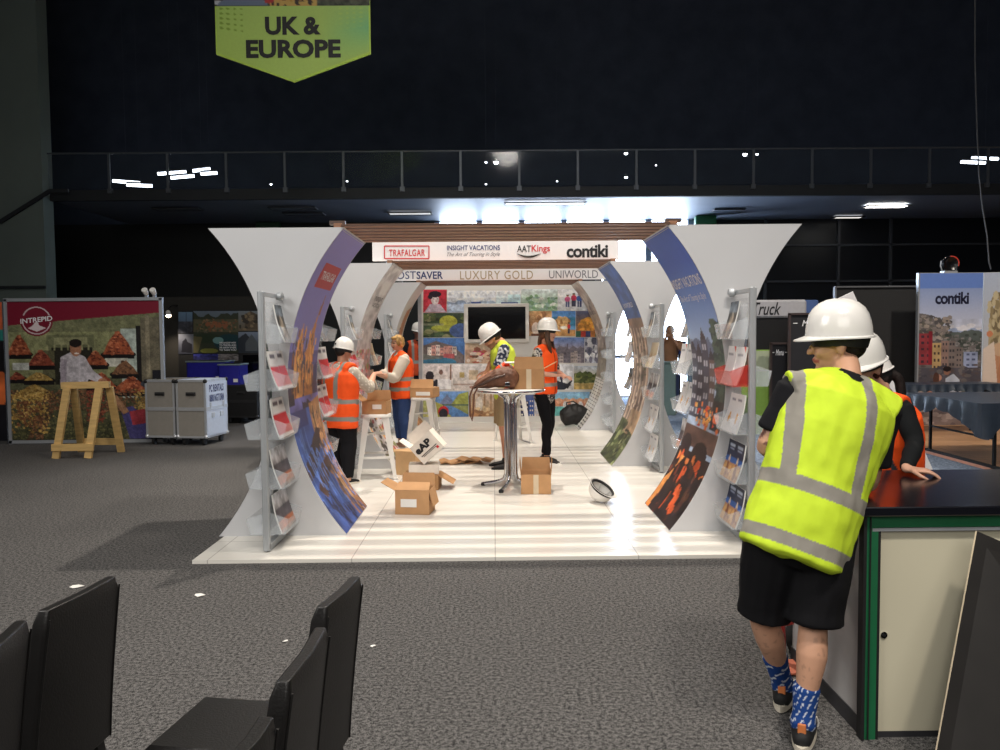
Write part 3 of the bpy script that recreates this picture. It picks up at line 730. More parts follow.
p = pw(45, 25, (84, 130, 196), (60, 104, 168)); p.poly([(0, .3), (.3, .12), (.7, .3), (1, .7), (1, 1), (0, 1)], (110, 100, 100)); p.houses(.1, .8, .32, .68, 7, [(226, 212, 206), (206, 150, 140), (196, 120, 112), (236, 228, 220)], 6, (110, 96, 104), None, 2); p.rect(.5, .62, .75, .8, (186, 90, 96)); p.ell(.3, .95, .5, .2, (54, 116, 150)); p.poly([(0, .62), (.5, .8), (0, .86)], (120, 124, 120)); P_(423, 338, 465, 363.5, p)
p = pw(35, 21, (196, 160, 140), (210, 176, 150)); p.rect(0, 0, 1, .3, (206, 182, 156)); p.ell(.3, .55, .16, .2, (206, 60, 110)); p.ell(.28, .3, .08, .12, (150, 90, 70)); p.blobs(30, 0, .4, 1, 1, .07, [(236, 222, 214), (170, 90, 70), (120, 80, 60), (220, 190, 160)], 3); P_(465, 343.5, 508, 363.5, p)
p = pw(30, 26, (98, 130, 190), (226, 168, 130)); t = p.V; p.a = np.where((t > .45)[..., None], np.array((128, 118, 124.)), p.a); p.ridge(.5, .16, (112, 106, 116), 14); p.poly([(.42, .5), (.455, .15), (.49, .5)], (94, 86, 96)); p.houses(0, 1, .6, 1, 9, [(150, 142, 146), (112, 106, 116), (176, 164, 160)], 4, (80, 76, 88), None, 3); P_(553, 337.5, 585, 363, p)
p = pw(20, 26, (150, 152, 170), (196, 198, 206)); p.blobs(40, 0, .1, 1, 1, .12, [(214, 214, 218), (120, 118, 136), (90, 92, 110), (236, 236, 238)], 9); P_(585, 337.5, 606, 363, p)
p = pw(30, 26, (216, 208, 210), (206, 196, 190)); p.ell(.22, .45, .14, .2, (40, 34, 44)); p.ell(.2, .75, .2, .2, (30, 28, 40)); p.ell(.45, .72, .1, .14, (36, 34, 46)); p.rect(.5, .55, .95, .95, (236, 234, 238)); p.ell(.6, .3, .07, .1, (120, 90, 80)); p.rect(.9, 0, .96, .6, (130, 96, 80)); P_(423, 364.5, 453, 390.5, p)
p = pw(50, 26, (230, 226, 228), (214, 204, 198)); p.rect(.12, .3, .22, .5, (190, 168, 110)); p.rect(.3, .22, .48, .6, (206, 186, 160)); p.ell(.6, .4, .06, .12, (180, 150, 90)); p.rect(0, .75, 1, .8, (180, 160, 150)); p.rect(.7, .4, .95, .7, (200, 190, 194)); p.blobs(14, .3, .6, 1, .95, .04, [(150, 110, 96), (236, 230, 226)], 7); P_(453, 364.5, 505, 390.5, p)
p = pw(50, 26, (214, 206, 206), (196, 186, 180)); p.blobs(24, 0, .3, 1, 1, .07, [(150, 120, 110), (226, 220, 214)], 7); P_(505, 364.5, 555, 390.5, p)
p = pw(22, 26, (226, 228, 236), (216, 214, 214)); p.poly([(0, .62), (.9, .8), (.5, 1), (0, 1)], (40, 44, 60)); p.poly([(.5, .86), (.9, .6), (.95, .64), (.7, .96)], (36, 34, 44)); p.ell(.35, .45, .1, .2, (70, 60, 80)); p.figure(.36, .8, .5, (90, 70, 100), (40, 40, 60)); P_(555, 364.5, 574, 390, p)
p = pw(32, 24, (196, 206, 220), (206, 176, 110)); p.rect(0, .35, 1, .72, (104, 112, 58)); p.blobs(50, 0, .3, 1, .72, .07, [(84, 96, 46), (130, 134, 76), (70, 80, 40)], 5); p.poly([(.7, .3), (.78, .0), (.86, .3)], (150, 150, 160)); p.rect(0, .74, 1, 1, (206, 176, 106)); p.grain(.15, 8, 0, .7, 1, 1); P_(574, 366, 606, 389.5, p)
p = pw(34, 26, (120, 166, 224), (86, 130, 190)); p.poly([(.1, .5), (.35, .12), (.6, .5)], (120, 134, 170)); p.poly([(.45, .55), (.7, .1), (1, .0), (1, .55)], (160, 168, 84)); p.rect(0, .5, 1, .56, (90, 110, 90)); p.poly([(0, .4), (.2, .5), (.5, 1), (0, 1)], (176, 176, 90)); p.ell(.25, .78, .16, .22, (190, 40, 44)); p.ell(.25, .86, .13, .2, (36, 34, 50)); p.poly([(.5, .56), (1, .56), (1, .9)], (150, 158, 96)); P_(435, 391.5, 469, 417.5, p)
p = pw(12, 26, (176, 190, 120), (196, 190, 120)); p.grain(.2, 6); P_(423, 391.5, 435, 417.5, p)
p = pw(34, 26, (206, 190, 176), (196, 160, 120)); [p.rect(.08+i*.18, .1, .13+i*.18, .75, (168, 132, 100)) for i in range(5)]; p.ell(.3, .5, .1, .3, (226, 216, 206)); p.rect(0, .75, 1, 1, (186, 140, 100)); p.blobs(20, 0, .6, 1, 1, .05, [(150, 110, 80), (216, 190, 150)], 3); P_(469, 391.5, 503, 417.5, p)
p = pw(52, 26, (90, 110, 170), (60, 70, 120)); p.houses(0, 1, .3, 1, 10, [(60, 90, 160), (196, 196, 206), (50, 56, 90), (150, 120, 100)], 5, (230, 220, 200), None, 4); P_(503, 391.5, 555, 417.5, p)
p = pw(36, 24, (156, 200, 236), (120, 196, 196)); p.rect(0, .3, 1, .6, (214, 142, 110)); [p.ell(.12+i*.2, .38, .09, .12, (232, 176, 140)) for i in range(5)]; [p.ell(.3+i*.22, .55, .07, .16, (236, 230, 230)) for i in range(3)]; p.rect(0, .62, 1, 1, (110, 190, 186)); P_(555, 392, 590, 416, p)
p = pw(17, 24, (26, 32, 60), (36, 40, 70)); p.blobs(10, 0, 0, 1, 1, .1, [(60, 80, 120), (20, 24, 46)], 3); P_(590, 392, 606, 416.5, p)
# television on the photo wall
tv = empty('wall_television', at(497, 323, BW), 'black wall television in a white frame at the centre of the photo wall', 'television')
org = tv.location.copy(); org.y = BW-.02; tv.location = org
A = at(464, 304, BW)-org; B = at(529, 342, BW)-org
mb = MB(); mb.box(((A.x+B.x)/2, -.02, (A.z+B.z)/2), (B.x-A.x, .05, A.z-B.z), bev=.006); mb.build('frame', WHITEP, tv)
A = at(468, 307.3, BW)-org; B = at(525.5, 338.8, BW)-org
mb = MB(); mb.box(((A.x+B.x)/2, -.047, (A.z+B.z)/2), (B.x-A.x, .012, A.z-B.z), bev=.003); mb.build('screen', mat('black_screen', (10, 10, 12), .12, var=0), tv)

# ------------------------------------------------------------------ brochure racks
ALU = mat('satin_aluminium', (176, 180, 184), .4, .35, var=.03)
ACR = acrylic()
def cover(kind):
    if kind == 'red': p = Pic(14, 20, (234, 232, 230)); p.rect(0, .38, 1, .9, (206, 40, 48)); p.rect(.2, .1, .8, .16, (90, 80, 90))
    elif kind == 'white': p = Pic(14, 20, (238, 238, 240), (222, 222, 226)); p.ell(.5, .62, .12, .14, (222, 160, 60)); p.rect(.3, .14, .7, .2, (120, 120, 140))
    elif kind == 'corner': p = Pic(14, 20, (240, 240, 242)); p.poly([(.7, 0), (1, 0), (1, .15)], (226, 84, 60)); p.rect(.15, .2, .7, .25, (150, 150, 160))
    elif kind == 'photo': p = Pic(14, 20, (70, 68, 66), (140, 130, 120)); p.rect(0, 0, 1, .3, (120, 130, 140)); p.ell(.5, .6, .25, .3, (176, 160, 140)); p.grain(.3, 5)
    elif kind == 'navy':
        p = Pic(20, 28, (20, 26, 50), (40, 60, 120)); p.rect(.2, .1, .8, .16, (170, 180, 200)); p.rect(.25, .2, .75, .25, (150, 160, 190)); p.rect(0, .42, 1, .6, (46, 96, 176)); p.rect(0, .58, 1, 1, (196, 140, 90)); p.ell(.45, .6, .12, .2, (226, 206, 180)); p.blobs(14, 0, .62, 1, 1, .1, [(226, 176, 110), (150, 90, 60)], 3)
    elif kind == 'city': p = Pic(14, 20, (210, 214, 222), (150, 130, 120)); p.rect(0, .4, 1, .7, (90, 84, 90)); p.rect(0, .7, 1, .9, (200, 120, 80)); p.grain(.2, 5)
    elif kind == 'tan': p = Pic(14, 20, (226, 214, 190), (206, 186, 150)); p.blobs(8, .2, .4, .8, .8, .1, [(190, 150, 100)], 3)
    return p
_bk = {}
def brochure(kind, M_, label, group):
    if kind not in _bk:
        root = empty('brochure', (0, 0, 0), 'x', 'brochure')
        mb = MB()   # leaf of pages with a slight curl
        n = 6
        for i in range(n):
            z0 = .29*i/n; z1 = .29*(i+1)/n; c0 = .012*math.sin(PI*z0/.29); c1 = .012*math.sin(PI*z1/.29)
            mb.raw([(-.1, c0, z0), (.1, c0, z0), (.1, c0+.009, z0), (-.1, c0+.009, z0), (-.1, c1, z1), (.1, c1, z1), (.1, c1+.009, z1), (-.1, c1+.009, z1)],
                   [(0, 1, 5, 4), (1, 2, 6, 5), (2, 3, 7, 6), (3, 0, 4, 7)]+([(0, 3, 2, 1)] if i == 0 else [])+([(4, 5, 6, 7)] if i == n-1 else []))
        pg = mb.build('pages', mat('brochure_paper', (232, 230, 226), .6, var=.02), root)
        cv = print_mesh('cover', cover(kind), lambda u, v: Vector((-.1+.2*u, -.0015+.012*math.sin(PI*(1-v)), .29*(1-v))), PAPER, root)
        _bk[kind] = root; r = root
    else: r = copy_tree(_bk[kind])
    r.matrix_world = M_
    r['label'] = label; r['group'] = group; r['category'] = 'brochure'
    return r
RACKN = {(0, -1): 'left front rack', (0, 1): 'right front rack', (1, -1): 'left middle rack', (1, 1): 'right middle rack', (2, -1): 'left rear rack', (2, 1): 'right rear rack'}
KN = {'red': 'red and white brochure', 'white': 'white brochure with small orange emblem', 'corner': 'white brochure with red corner', 'photo': 'grey photo brochure', 'navy': 'navy and blue brochure with orange foot', 'city': 'city photo brochure', 'tan': 'cream coloured brochure'}
TIER = [(1.50, 'top'), (1.16, 'second'), (.81, 'third'), (.45, 'fourth'), (.12, 'lowest')]
KINDS_ = {(0, -1): ['photo', 'red', 'red', 'city', 'city'], (0, 1): ['photo', 'corner', 'white', 'navy', 'navy'], (1, -1): ['photo', 'red', 'red', 'city', None],
          (1, 1): ['photo', 'tan', 'city', 'white', 'white'], (2, -1): ['photo', 'white', None, None, None], (2, 1): ['photo', None, None, None, None]}
RKINDS = {(0, -1): ['photo', 'red', 'red', 'city', None], (0, 1): ['photo', 'corner', 'white', 'city', None], (1, -1): ['photo', 'tan', 'tan', None, None], (1, 1): ['white', 'white', 'photo', None, None]}
for k, rear in ((0, 0), (1, 0), (2, 0), (0, 1), (1, 1)):
    for sd in (-1, 1):
        D = AD[k]; X = GX+sd*1.745; y0 = D+TH+.025 if rear else D-.46
        fb = 'rear' if rear else 'front'
        base = PT
        o = empty('brochure_rack', (X, y0, base), 'aluminium brochure rack with clear holders on the %s face of the %s arch wing' % (fb, ('left' if sd < 0 else 'right')+' '+['nearest', 'middle', 'rearmost'][k]), 'brochure rack', 'brochure racks on the arch wings')
        mb = MB(); mb.box((0, 0, .94), (.045, .045, 1.86), bev=.006); mb.box((0, -.001, .94), (.012, .052, 1.86)); mb.build('post', ALU, o)
        mb = MB(); mb.box((0, .22, 1.85), (.025, .42, .03)); mb.build('top_arm', ALU, o)
        mb = MB(); mb.box((0, .22, .03), (.045, .44, .05)); mb.build('foot_bar', ALU, o)
        Mk = Matrix.Translation((-sd*.035, .38, 1.85)) @ Matrix.Rotation(R(90), 4, 'Y')
        mb = MB(); mb.lathe([(.001, -.03), (.025, -.028), (.034, -.01), (.034, .01), (.02, .026), (.001, .03)], 16, M=Mk); mb.build('clamp_knob', ALU, o, True)
        mb = MB(); mb.box((sd*.0, .235, .95), (.004, .40, 1.7)); mb.build('back_sheet', mat('clear_back_sheet', (214, 220, 226), .1, alpha=.10, var=0), o)
        for ti, (tz, tn) in enumerate(TIER):
            for face in (-sd, sd):          # aisle side then outer side
                if face == sd and (ti == 0 or k > 0 or rear): continue
                fx = face
                # tray: bottom, front lip, back plate, sides
                red = (k == 0 and sd > 0 and ti == 1 and face == -sd and not rear)
                mm = mat('red_tinted_acrylic', (220, 70, 60), .1, alpha=.4, var=0) if red else ACR
                mb = MB()
                mb.raw([(fx*.012, .03, tz), (fx*.012, .44, tz), (fx*.012, .44, tz+.26), (fx*.012, .03, tz+.26), (fx*.016, .03, tz), (fx*.016, .44, tz), (fx*.016, .44, tz+.26), (fx*.016, .03, tz+.26)], [(0, 1, 2, 3), (4, 5, 6, 7), (0, 1, 5, 4), (2, 3, 7, 6), (1, 2, 6, 5), (3, 0, 4, 7)])
                mb.raw([(fx*.014, .03, tz), (fx*.125, .03, tz), (fx*.125, .44, tz), (fx*.014, .44, tz), (fx*.014, .03, tz-.004), (fx*.125, .03, tz-.004), (fx*.125, .44, tz-.004), (fx*.014, .44, tz-.004)], [(0, 1, 2, 3), (4, 5, 6, 7), (0, 1, 5, 4), (1, 2, 6, 5), (2, 3, 7, 6), (3, 0, 4, 7)])
                mb.raw([(fx*.125, .03, tz), (fx*.125, .44, tz), (fx*.150, .44, tz+.11), (fx*.150, .03, tz+.11), (fx*.129, .03, tz), (fx*.129, .44, tz), (fx*.154, .44, tz+.11), (fx*.154, .03, tz+.11)], [(0, 1, 2, 3), (4, 5, 6, 7), (0, 1, 5, 4), (2, 3, 7, 6), (1, 2, 6, 5), (3, 0, 4, 7)])
                for yy in (.03, .437): mb.raw([(fx*.014, yy, tz), (fx*.125, yy, tz), (fx*.15, yy, tz+.11), (fx*.014, yy, tz+.16), (fx*.014, yy+.003, tz), (fx*.125, yy+.003, tz), (fx*.15, yy+.003, tz+.11), (fx*.014, yy+.003, tz+.16)], [(0, 1, 2, 3), (4, 5, 6, 7)])
                mb.build('holder', mm, o)
                kd = (RKINDS if rear else KINDS_)[(k, sd)][ti]
                if face == sd: kd = {2: 'city', 4: 'photo'}.get(ti) if k == 0 and sd < 0 else None
                if not kd: continue
                cnt = [0 if rear else 1] if (ti == 0 or face == sd) else [0, 1]
                for q in cnt:
                    yy = y0+.135+.20*q
                    depthx = .105-.0*q
                    # local x of brochure -> along -face*Y ... cover must look towards face*X
                    ang = math.atan2(face, 0)   # rotate so that -Y (cover) looks to face*X
                    lean = R(15+random.uniform(-2, 3))
                    Mx = Matrix.Translation((X+face*depthx, yy, base+tz+.003)) @ Matrix.Rotation(R(90)*face, 4, 'Z') @ Matrix.Rotation(-lean, 4, 'X') @ Matrix.Rotation(random.uniform(-.02, .02), 4, 'Y')
                    sidename = '' if face == -sd else ' outer side'
                    rn = RACKN[(k, sd)] if not rear else 'rack behind %s arch' % (['nearest', 'middle'][k]+' '+('left' if sd < 0 else 'right'))
                    pos = '' if len(cnt) == 1 else ['nearer ', 'farther '][q]
                    brochure(kd, Mx, '%s%s, %s holder, %s%s' % (pos, KN[kd], tn, rn, sidename), 'brochures in the %s holder of the %s' % (tn, rn))
# ================================================================== PEOPLE
def V(*a): return Vector(a)
class Loft:
    """closed elliptical tubes and balls, later fused to one continuous surface"""
    def __init__(s): s.mb = MB()
    def chain(s, pts, rad, side=None, n=14, sub=3, flat=False):
        P = [Vector(p) for p in pts]; Rr = [(r, r) if not isinstance(r, (tuple, list)) else r for r in rad]
        if len(P) > 2 and sub > 1:      # Catmull-Rom through the points
            Q = []; RR = []
            for i in range(len(P)-1):
                p0 = P[max(i-1, 0)]; p1 = P[i]; p2 = P[i+1]; p3 = P[min(i+2, len(P)-1)]
                for k in range(sub):
                    t = k/float(sub); t2 = t*t; t3 = t2*t
                    Q.append(.5*((2*p1)+(p2-p0)*t+(2*p0-5*p1+4*p2-p3)*t2+(3*p1-p0-3*p2+p3)*t3))
                    e = t*t*(3-2*t) if False else t
                    RR.append((Rr[i][0]*(1-e)+Rr[i+1][0]*e, Rr[i][1]*(1-e)+Rr[i+1][1]*e))
            Q.append(P[-1]); RR.append(Rr[-1]); P, Rr = Q, RR
        # rounded ends
        d0 = (P[0]-P[1]).normalized(); d1 = (P[-1]-P[-2]).normalized(); m0 = min(Rr[0]); m1 = min(Rr[-1])
        e1, e2 = (.04, .09) if flat else (.45, .75)
        k1, k2 = (.97, .86) if flat else (.85, .45)
        P = [P[0]+d0*m0*e2, P[0]+d0*m0*e1]+P+[P[-1]+d1*m1*e1, P[-1]+d1*m1*e2]
        Rr = [(Rr[0][0]*k2, Rr[0][1]*k2), (Rr[0][0]*k1, Rr[0][1]*k1)]+Rr+[(Rr[-1][0]*k1, Rr[-1][1]*k1), (Rr[-1][0]*k2, Rr[-1][1]*k2)]
        o = len(s.mb.v); sd = Vector(side) if side is not None else None; prev = None
        for i, p in enumerate(P):
            t = (P[min(i+1, len(P)-1)]-P[max(i-1, 0)]).normalized()
            if sd is not None: a = sd-t*sd.dot(t)
            elif prev is not None: a = prev-t*prev.dot(t)
            else: a = t.orthogonal()
            a = a.normalized() if a.length > 1e-6 else t.orthogonal().normalized()
            prev = a; b = t.cross(a)
            for k in range(n):
                an = 2*PI*k/n; s.mb.v.append(tuple(p+a*math.cos(an)*Rr[i][0]+b*math.sin(an)*Rr[i][1]))
        for i in range(len(P)-1):
            for k in range(n): s.mb.f.append((o+i*n+k, o+i*n+(k+1) % n, o+(i+1)*n+(k+1) % n, o+(i+1)*n+k)); s.mb.m.append(0)
        s.mb.f.append(tuple(o+k for k in reversed(range(n)))); s.mb.m.append(0)
        e = o+(len(P)-1)*n; s.mb.f.append(tuple(e+k for k in range(n))); s.mb.m.append(0)
        return s
    def ball(s, c, r, M_=None, n=14):
        c = Vector(c); r = (r, r, r) if not isinstance(r, (tuple, list)) else r
        o = len(s.mb.v); m = n//2+1
        T = M_ if M_ is not None else Matrix.Identity(3)
        for i in range(m+1):
            th = PI*(i+.001)/(m+.002)
            for k in range(n):
                q = Vector((r[0]*math.sin(th)*math.cos(2*PI*k/n), r[1]*math.sin(th)*math.sin(2*PI*k/n), r[2]*math.cos(th)))
                s.mb.v.append(tuple(c+T @ q))
        for i in range(m):
            for k in range(n): s.mb.f.append((o+i*n+k, o+(i+1)*n+k, o+(i+1)*n+(k+1) % n, o+i*n+(k+1) % n)); s.mb.m.append(0)
        s.mb.f.append(tuple(o+k for k in range(n))); s.mb.m.append(0)
        e = o+m*n; s.mb.f.append(tuple(e+k for k in reversed(range(n)))); s.mb.m.append(0)
        return s
    def fuse(s, name, voxel, m, parent, color=None, wrinkle=0.0, wscale=9.0, smooth=6, seed=0):
        me = s.mb.mesh(name)
        o = bpy.data.objects.new('tmp', me); COL.objects.link(o)
        r = o.modifiers.new('r', 'REMESH'); r.mode = 'VOXEL'; r.voxel_size = voxel
        sm = o.modifiers.new('s', 'SMOOTH'); sm.factor = .5; sm.iterations = smooth
        dg = bpy.context.evaluated_depsgraph_get()
        out = bpy.data.meshes.new_from_object(o.evaluated_get(dg)); out.name = name
        bpy.data.objects.remove(o); bpy.data.meshes.remove(me)
        nv = len(out.vertices); co = np.empty(nv*3); out.vertices.foreach_get('co', co); co = co.reshape(-1, 3)
        if wrinkle:
            no = np.empty(nv*3); out.vertices.foreach_get('normal', no) if hasattr(out.vertices[0], 'normal') else None
            no = no.reshape(-1, 3)
            d = np.array([mnoise.noise(Vector((p[0]*wscale+seed, p[1]*wscale, p[2]*wscale*.55)))+.5*mnoise.noise(Vector((p[0]*wscale*2.3+seed, p[1]*wscale*2.3+p[2]*4, p[2]*wscale*1.4))) for p in co])
            co = co+no*(d*wrinkle)[:, None]; out.vertices.foreach_set('co', co.ravel()); out.update()
        if color is not None:
            cols = np.array([color(p) for p in co], float)
            paint(out, lin(cols))
        return link(name, out, m, parent, True)

SKIN = vmat('skin', .5, .35)
CLOTH = vmat('dyed_cloth', .85, .15, bump=.15, bscale=200)
HIVIS = vmat('hi_vis_fabric', .7, .2, bump=.05, bscale=50)
HAIRM = vmat('hair', .55, .3, bump=.6, bscale=120)
RUBBER = mat('black_shoe_fabric', (20, 20, 22), .7, var=.1)
SOLE = mat('pale_shoe_sole', (214, 206, 190), .6, var=.04)
HATM = mat('white_hard_hat_shell', (226, 224, 220), .22, var=.01, coat=.3)

def rotm(yaw=0, pitch=0, roll=0):
    """head frame: +Y looks ahead. yaw left positive, pitch down positive, roll to the right positive"""
    return (Matrix.Rotation(yaw, 3, 'Z') @ Matrix.Rotation(-pitch, 3, 'X') @ Matrix.Rotation(roll, 3, 'Y'))
def head_geo(L_, c, T, s=1.0, ears=True):
    def q(x, y, z): return Vector(c)+T @ Vector((x*s, y*s, z*s))
    L_.ball(q(0, -.012, .035), (.076*s, .094*s, .088*s), T, 18)      # cranium
    L_.ball(q(0, .028, -.005), (.064*s, .062*s, .075*s), T, 16)      # face
    L_.ball(q(0, .030, -.062), (.047*s, .050*s, .045*s), T, 14)      # jaw
    L_.ball(q(0, .070, -.088), (.021*s, .018*s, .018*s), T, 10)      # chin
    L_.ball(q(0, .080, .030), (.045*s, .014*s, .012*s), T, 10)       # brow
    L_.chain([q(0, .086, .020), q(0, .098, -.004), q(0, .108, -.022)], [.009*s, .011*s, .014*s], n=8)
    L_.ball(q(0, .088, -.048), (.024*s, .011*s, .007*s), T, 8); L_.ball(q(0, .086, -.060), (.020*s, .011*s, .007*s), T, 8)
    for sx in (-1, 1):
        L_.ball(q(sx*.036, .068, -.020), (.020*s, .020*s, .022*s), T, 8)
        if ears: L_.ball(q(sx*.079, -.008, .000), (.010*s, .022*s, .034*s), T @ Matrix.Rotation(sx*.3, 3, 'Z'), 10)
def hand_geo(L_, wrist, d, nrm, side, s=1.0, curl=.35, fingers=True, spread=0.0):
    """d: pointing direction, nrm: back-of-hand normal, side: +1 thumb towards d x nrm"""
    d = Vector(d).normalized(); nrm = Vector(nrm); nrm = (nrm-d*nrm.dot(d)).normalized(); sd = d.cross(nrm)*side
    w_ = Vector(wrist)
    L_.chain([w_, w_+d*.03*s, w_+d*.075*s, w_+d*.090*s], [(.024*s, .017*s), (.034*s, .015*s), (.040*s, .014*s), (.037*s, .012*s)], side=sd, n=12)
    for i, (off, ln) in enumerate(((.029, .068), (.010, .078), (-.010, .073), (-.029, .057))):
        b = w_+d*.088*s+sd*off*s; p = [b]; dd = (d+sd*(off*spread*8)).normalized()
        for k, (fr_, a) in enumerate(((.45, .5), (.32, 1.1), (.23, 1.6))):
            an = curl*a*(1+.12*i); v = (dd*math.cos(an)-nrm*math.sin(an)); p.append(p[-1]+v*ln*fr_*s)
        L_.chain(p, [.0088*s, .0085*s, .0078*s, .0066*s], n=8, sub=2)
    b = w_+d*.028*s+sd*.030*s
    L_.chain([b, b+(d*.5+sd*.75-nrm*.25).normalized()*.032*s, b+(d*.6+sd*.6-nrm*.3).normalized()*.056*s, b+(d*.85+sd*.45-nrm*.4).normalized()*.078*s], [.014*s, .0115*s, .010*s, .008*s], n=8, sub=2)
def hat_part(root, c, T, s=1.0, mt=None, brim_full=True, vis=.036, name='hard_hat'):
    """worn hard hat: shell with crown ridge, brim and peak; ribbed band beneath"""
    mt = mt or HATM
    prof = [(1.0, 0.0), (.99, .026), (.955, .052), (.885, .080), (.77, .104), (.59, .124), (.36, .137), (.14, .142)]
    n = 40; vs = []; fs = []
    def P(a, r, z, out=0):
        x = math.sin(a)*(.108*r+out); y = math.cos(a)*(.128*r+out)
        rd = .007*max(0, 1-abs(x)/.022)*(1 if z > .04 else 0)*(1-.5*(z < .07))
        return Vector((x, y-.004, z+rd))
    rings = []
    inner = [P(2*PI*k/n, .93, .004) for k in range(n)]
    lip = []
    for k in range(n):
        a = 2*PI*k/n; f = max(0, math.cos(a))**2.0; out = .010+vis*f
        lip.append(P(a, 1.0, -.004-.012*f, out))
    lip2 = [v+Vector((0, 0, .005)) for v in lip]
    rings = [inner, lip, lip2]+[[P(2*PI*k/n, r, z+.006) for k in range(n)] for r, z in prof]
    for rg in rings: vs += rg
    for i in range(len(rings)-1):
        for k in range(n): fs.append((i*n+k, i*n+(k+1) % n, (i+1)*n+(k+1) % n, (i+1)*n+k))
    vs.append(Vector((0, -.004, .154))); top = len(vs)-1; q = (len(rings)-1)*n
    for k in range(n): fs.append((q+k, q+(k+1) % n, top))
    c = Vector(c); vs = [c+T @ (v*s) for v in vs]
    mb = MB(); mb.raw(vs, fs); return mb.build(name, mt, root, True)
def band_geo(root, c, T, s, rgb=(24, 24, 26)):
    mb = MB(); n = 28; vs = []
    for r, z in ((.080, -.030), (.088, -.028), (.098, .008), (.090, .010)):
        for k in range(n):
            a = 2*PI*k/n; vs.append(Vector(c)+T @ (Vector((math.sin(a)*r*1.02, math.cos(a)*r*1.2-.006, z+(-.018 if math.cos(a) < 0 else 0)*abs(math.cos(a))))*s))
    fs = []
    for i in range(3):
        for k in range(n): fs.append((i*n+k, i*n+(k+1) % n, (i+1)*n+(k+1) % n, (i+1)*n+k))
    mb.raw(vs, fs); return mb.build('hat_band', mat('hat_band_%d' % rgb[0], rgb, .7), root, True)
def shoe(root, ankle, d, s=1.0, m=None, sole=None, nm='shoe'):
    d = Vector(d); pit = d.z; d = Vector((d.x, d.y, 0)).normalized(); sd = d.cross(Vector((0, 0, 1)))
    a = Vector(ankle)
    z0 = a.z-.085*s
    L_ = Loft()
    L_.chain([a+d*-.045*s+V(0, 0, -.050*s), a+V(0, 0, -.048*s), a+d*.06*s+V(0, 0, -.056*s), a+d*.13*s+V(0, 0, -.064*s), a+d*.165*s+V(0, 0, -.068*s)],
             [(.034*s, .034*s), (.040*s, .040*s), (.045*s, .030*s), (.044*s, .024*s), (.034*s, .016*s)], side=sd)
    L_.chain([a+V(0, 0, -.04*s), a+V(0, 0, -.005*s)], [.042*s, .042*s], n=12)
    o = L_.fuse(nm, .008, m or RUBBER, root, None, smooth=3)
    mb = MB(); poly = []
    for i in range(20):
        t = 2*PI*i/20; y = math.cos(t); x = math.sin(t)
        w_ = .043+.008*max(0, y)-.006*max(0, -y); poly.append((x*w_*s, (.055+y*.145)*s))
    mb.prism(poly, lambda p: a+sd*p[0]+d*p[1]+V(0, 0, z0-a.z), lambda p: a+sd*p[0]*.97+d*p[1]*.985+V(0, 0, z0-a.z+.022*s)); mb.build('sole', sole or SOLE, o, True)
    return o
def seg_dist(p, a, b):
    ab = b-a; t = max(0, min(1, (p-a).dot(ab)/max(ab.length_squared, 1e-9))); return (p-a-ab*t).length, t

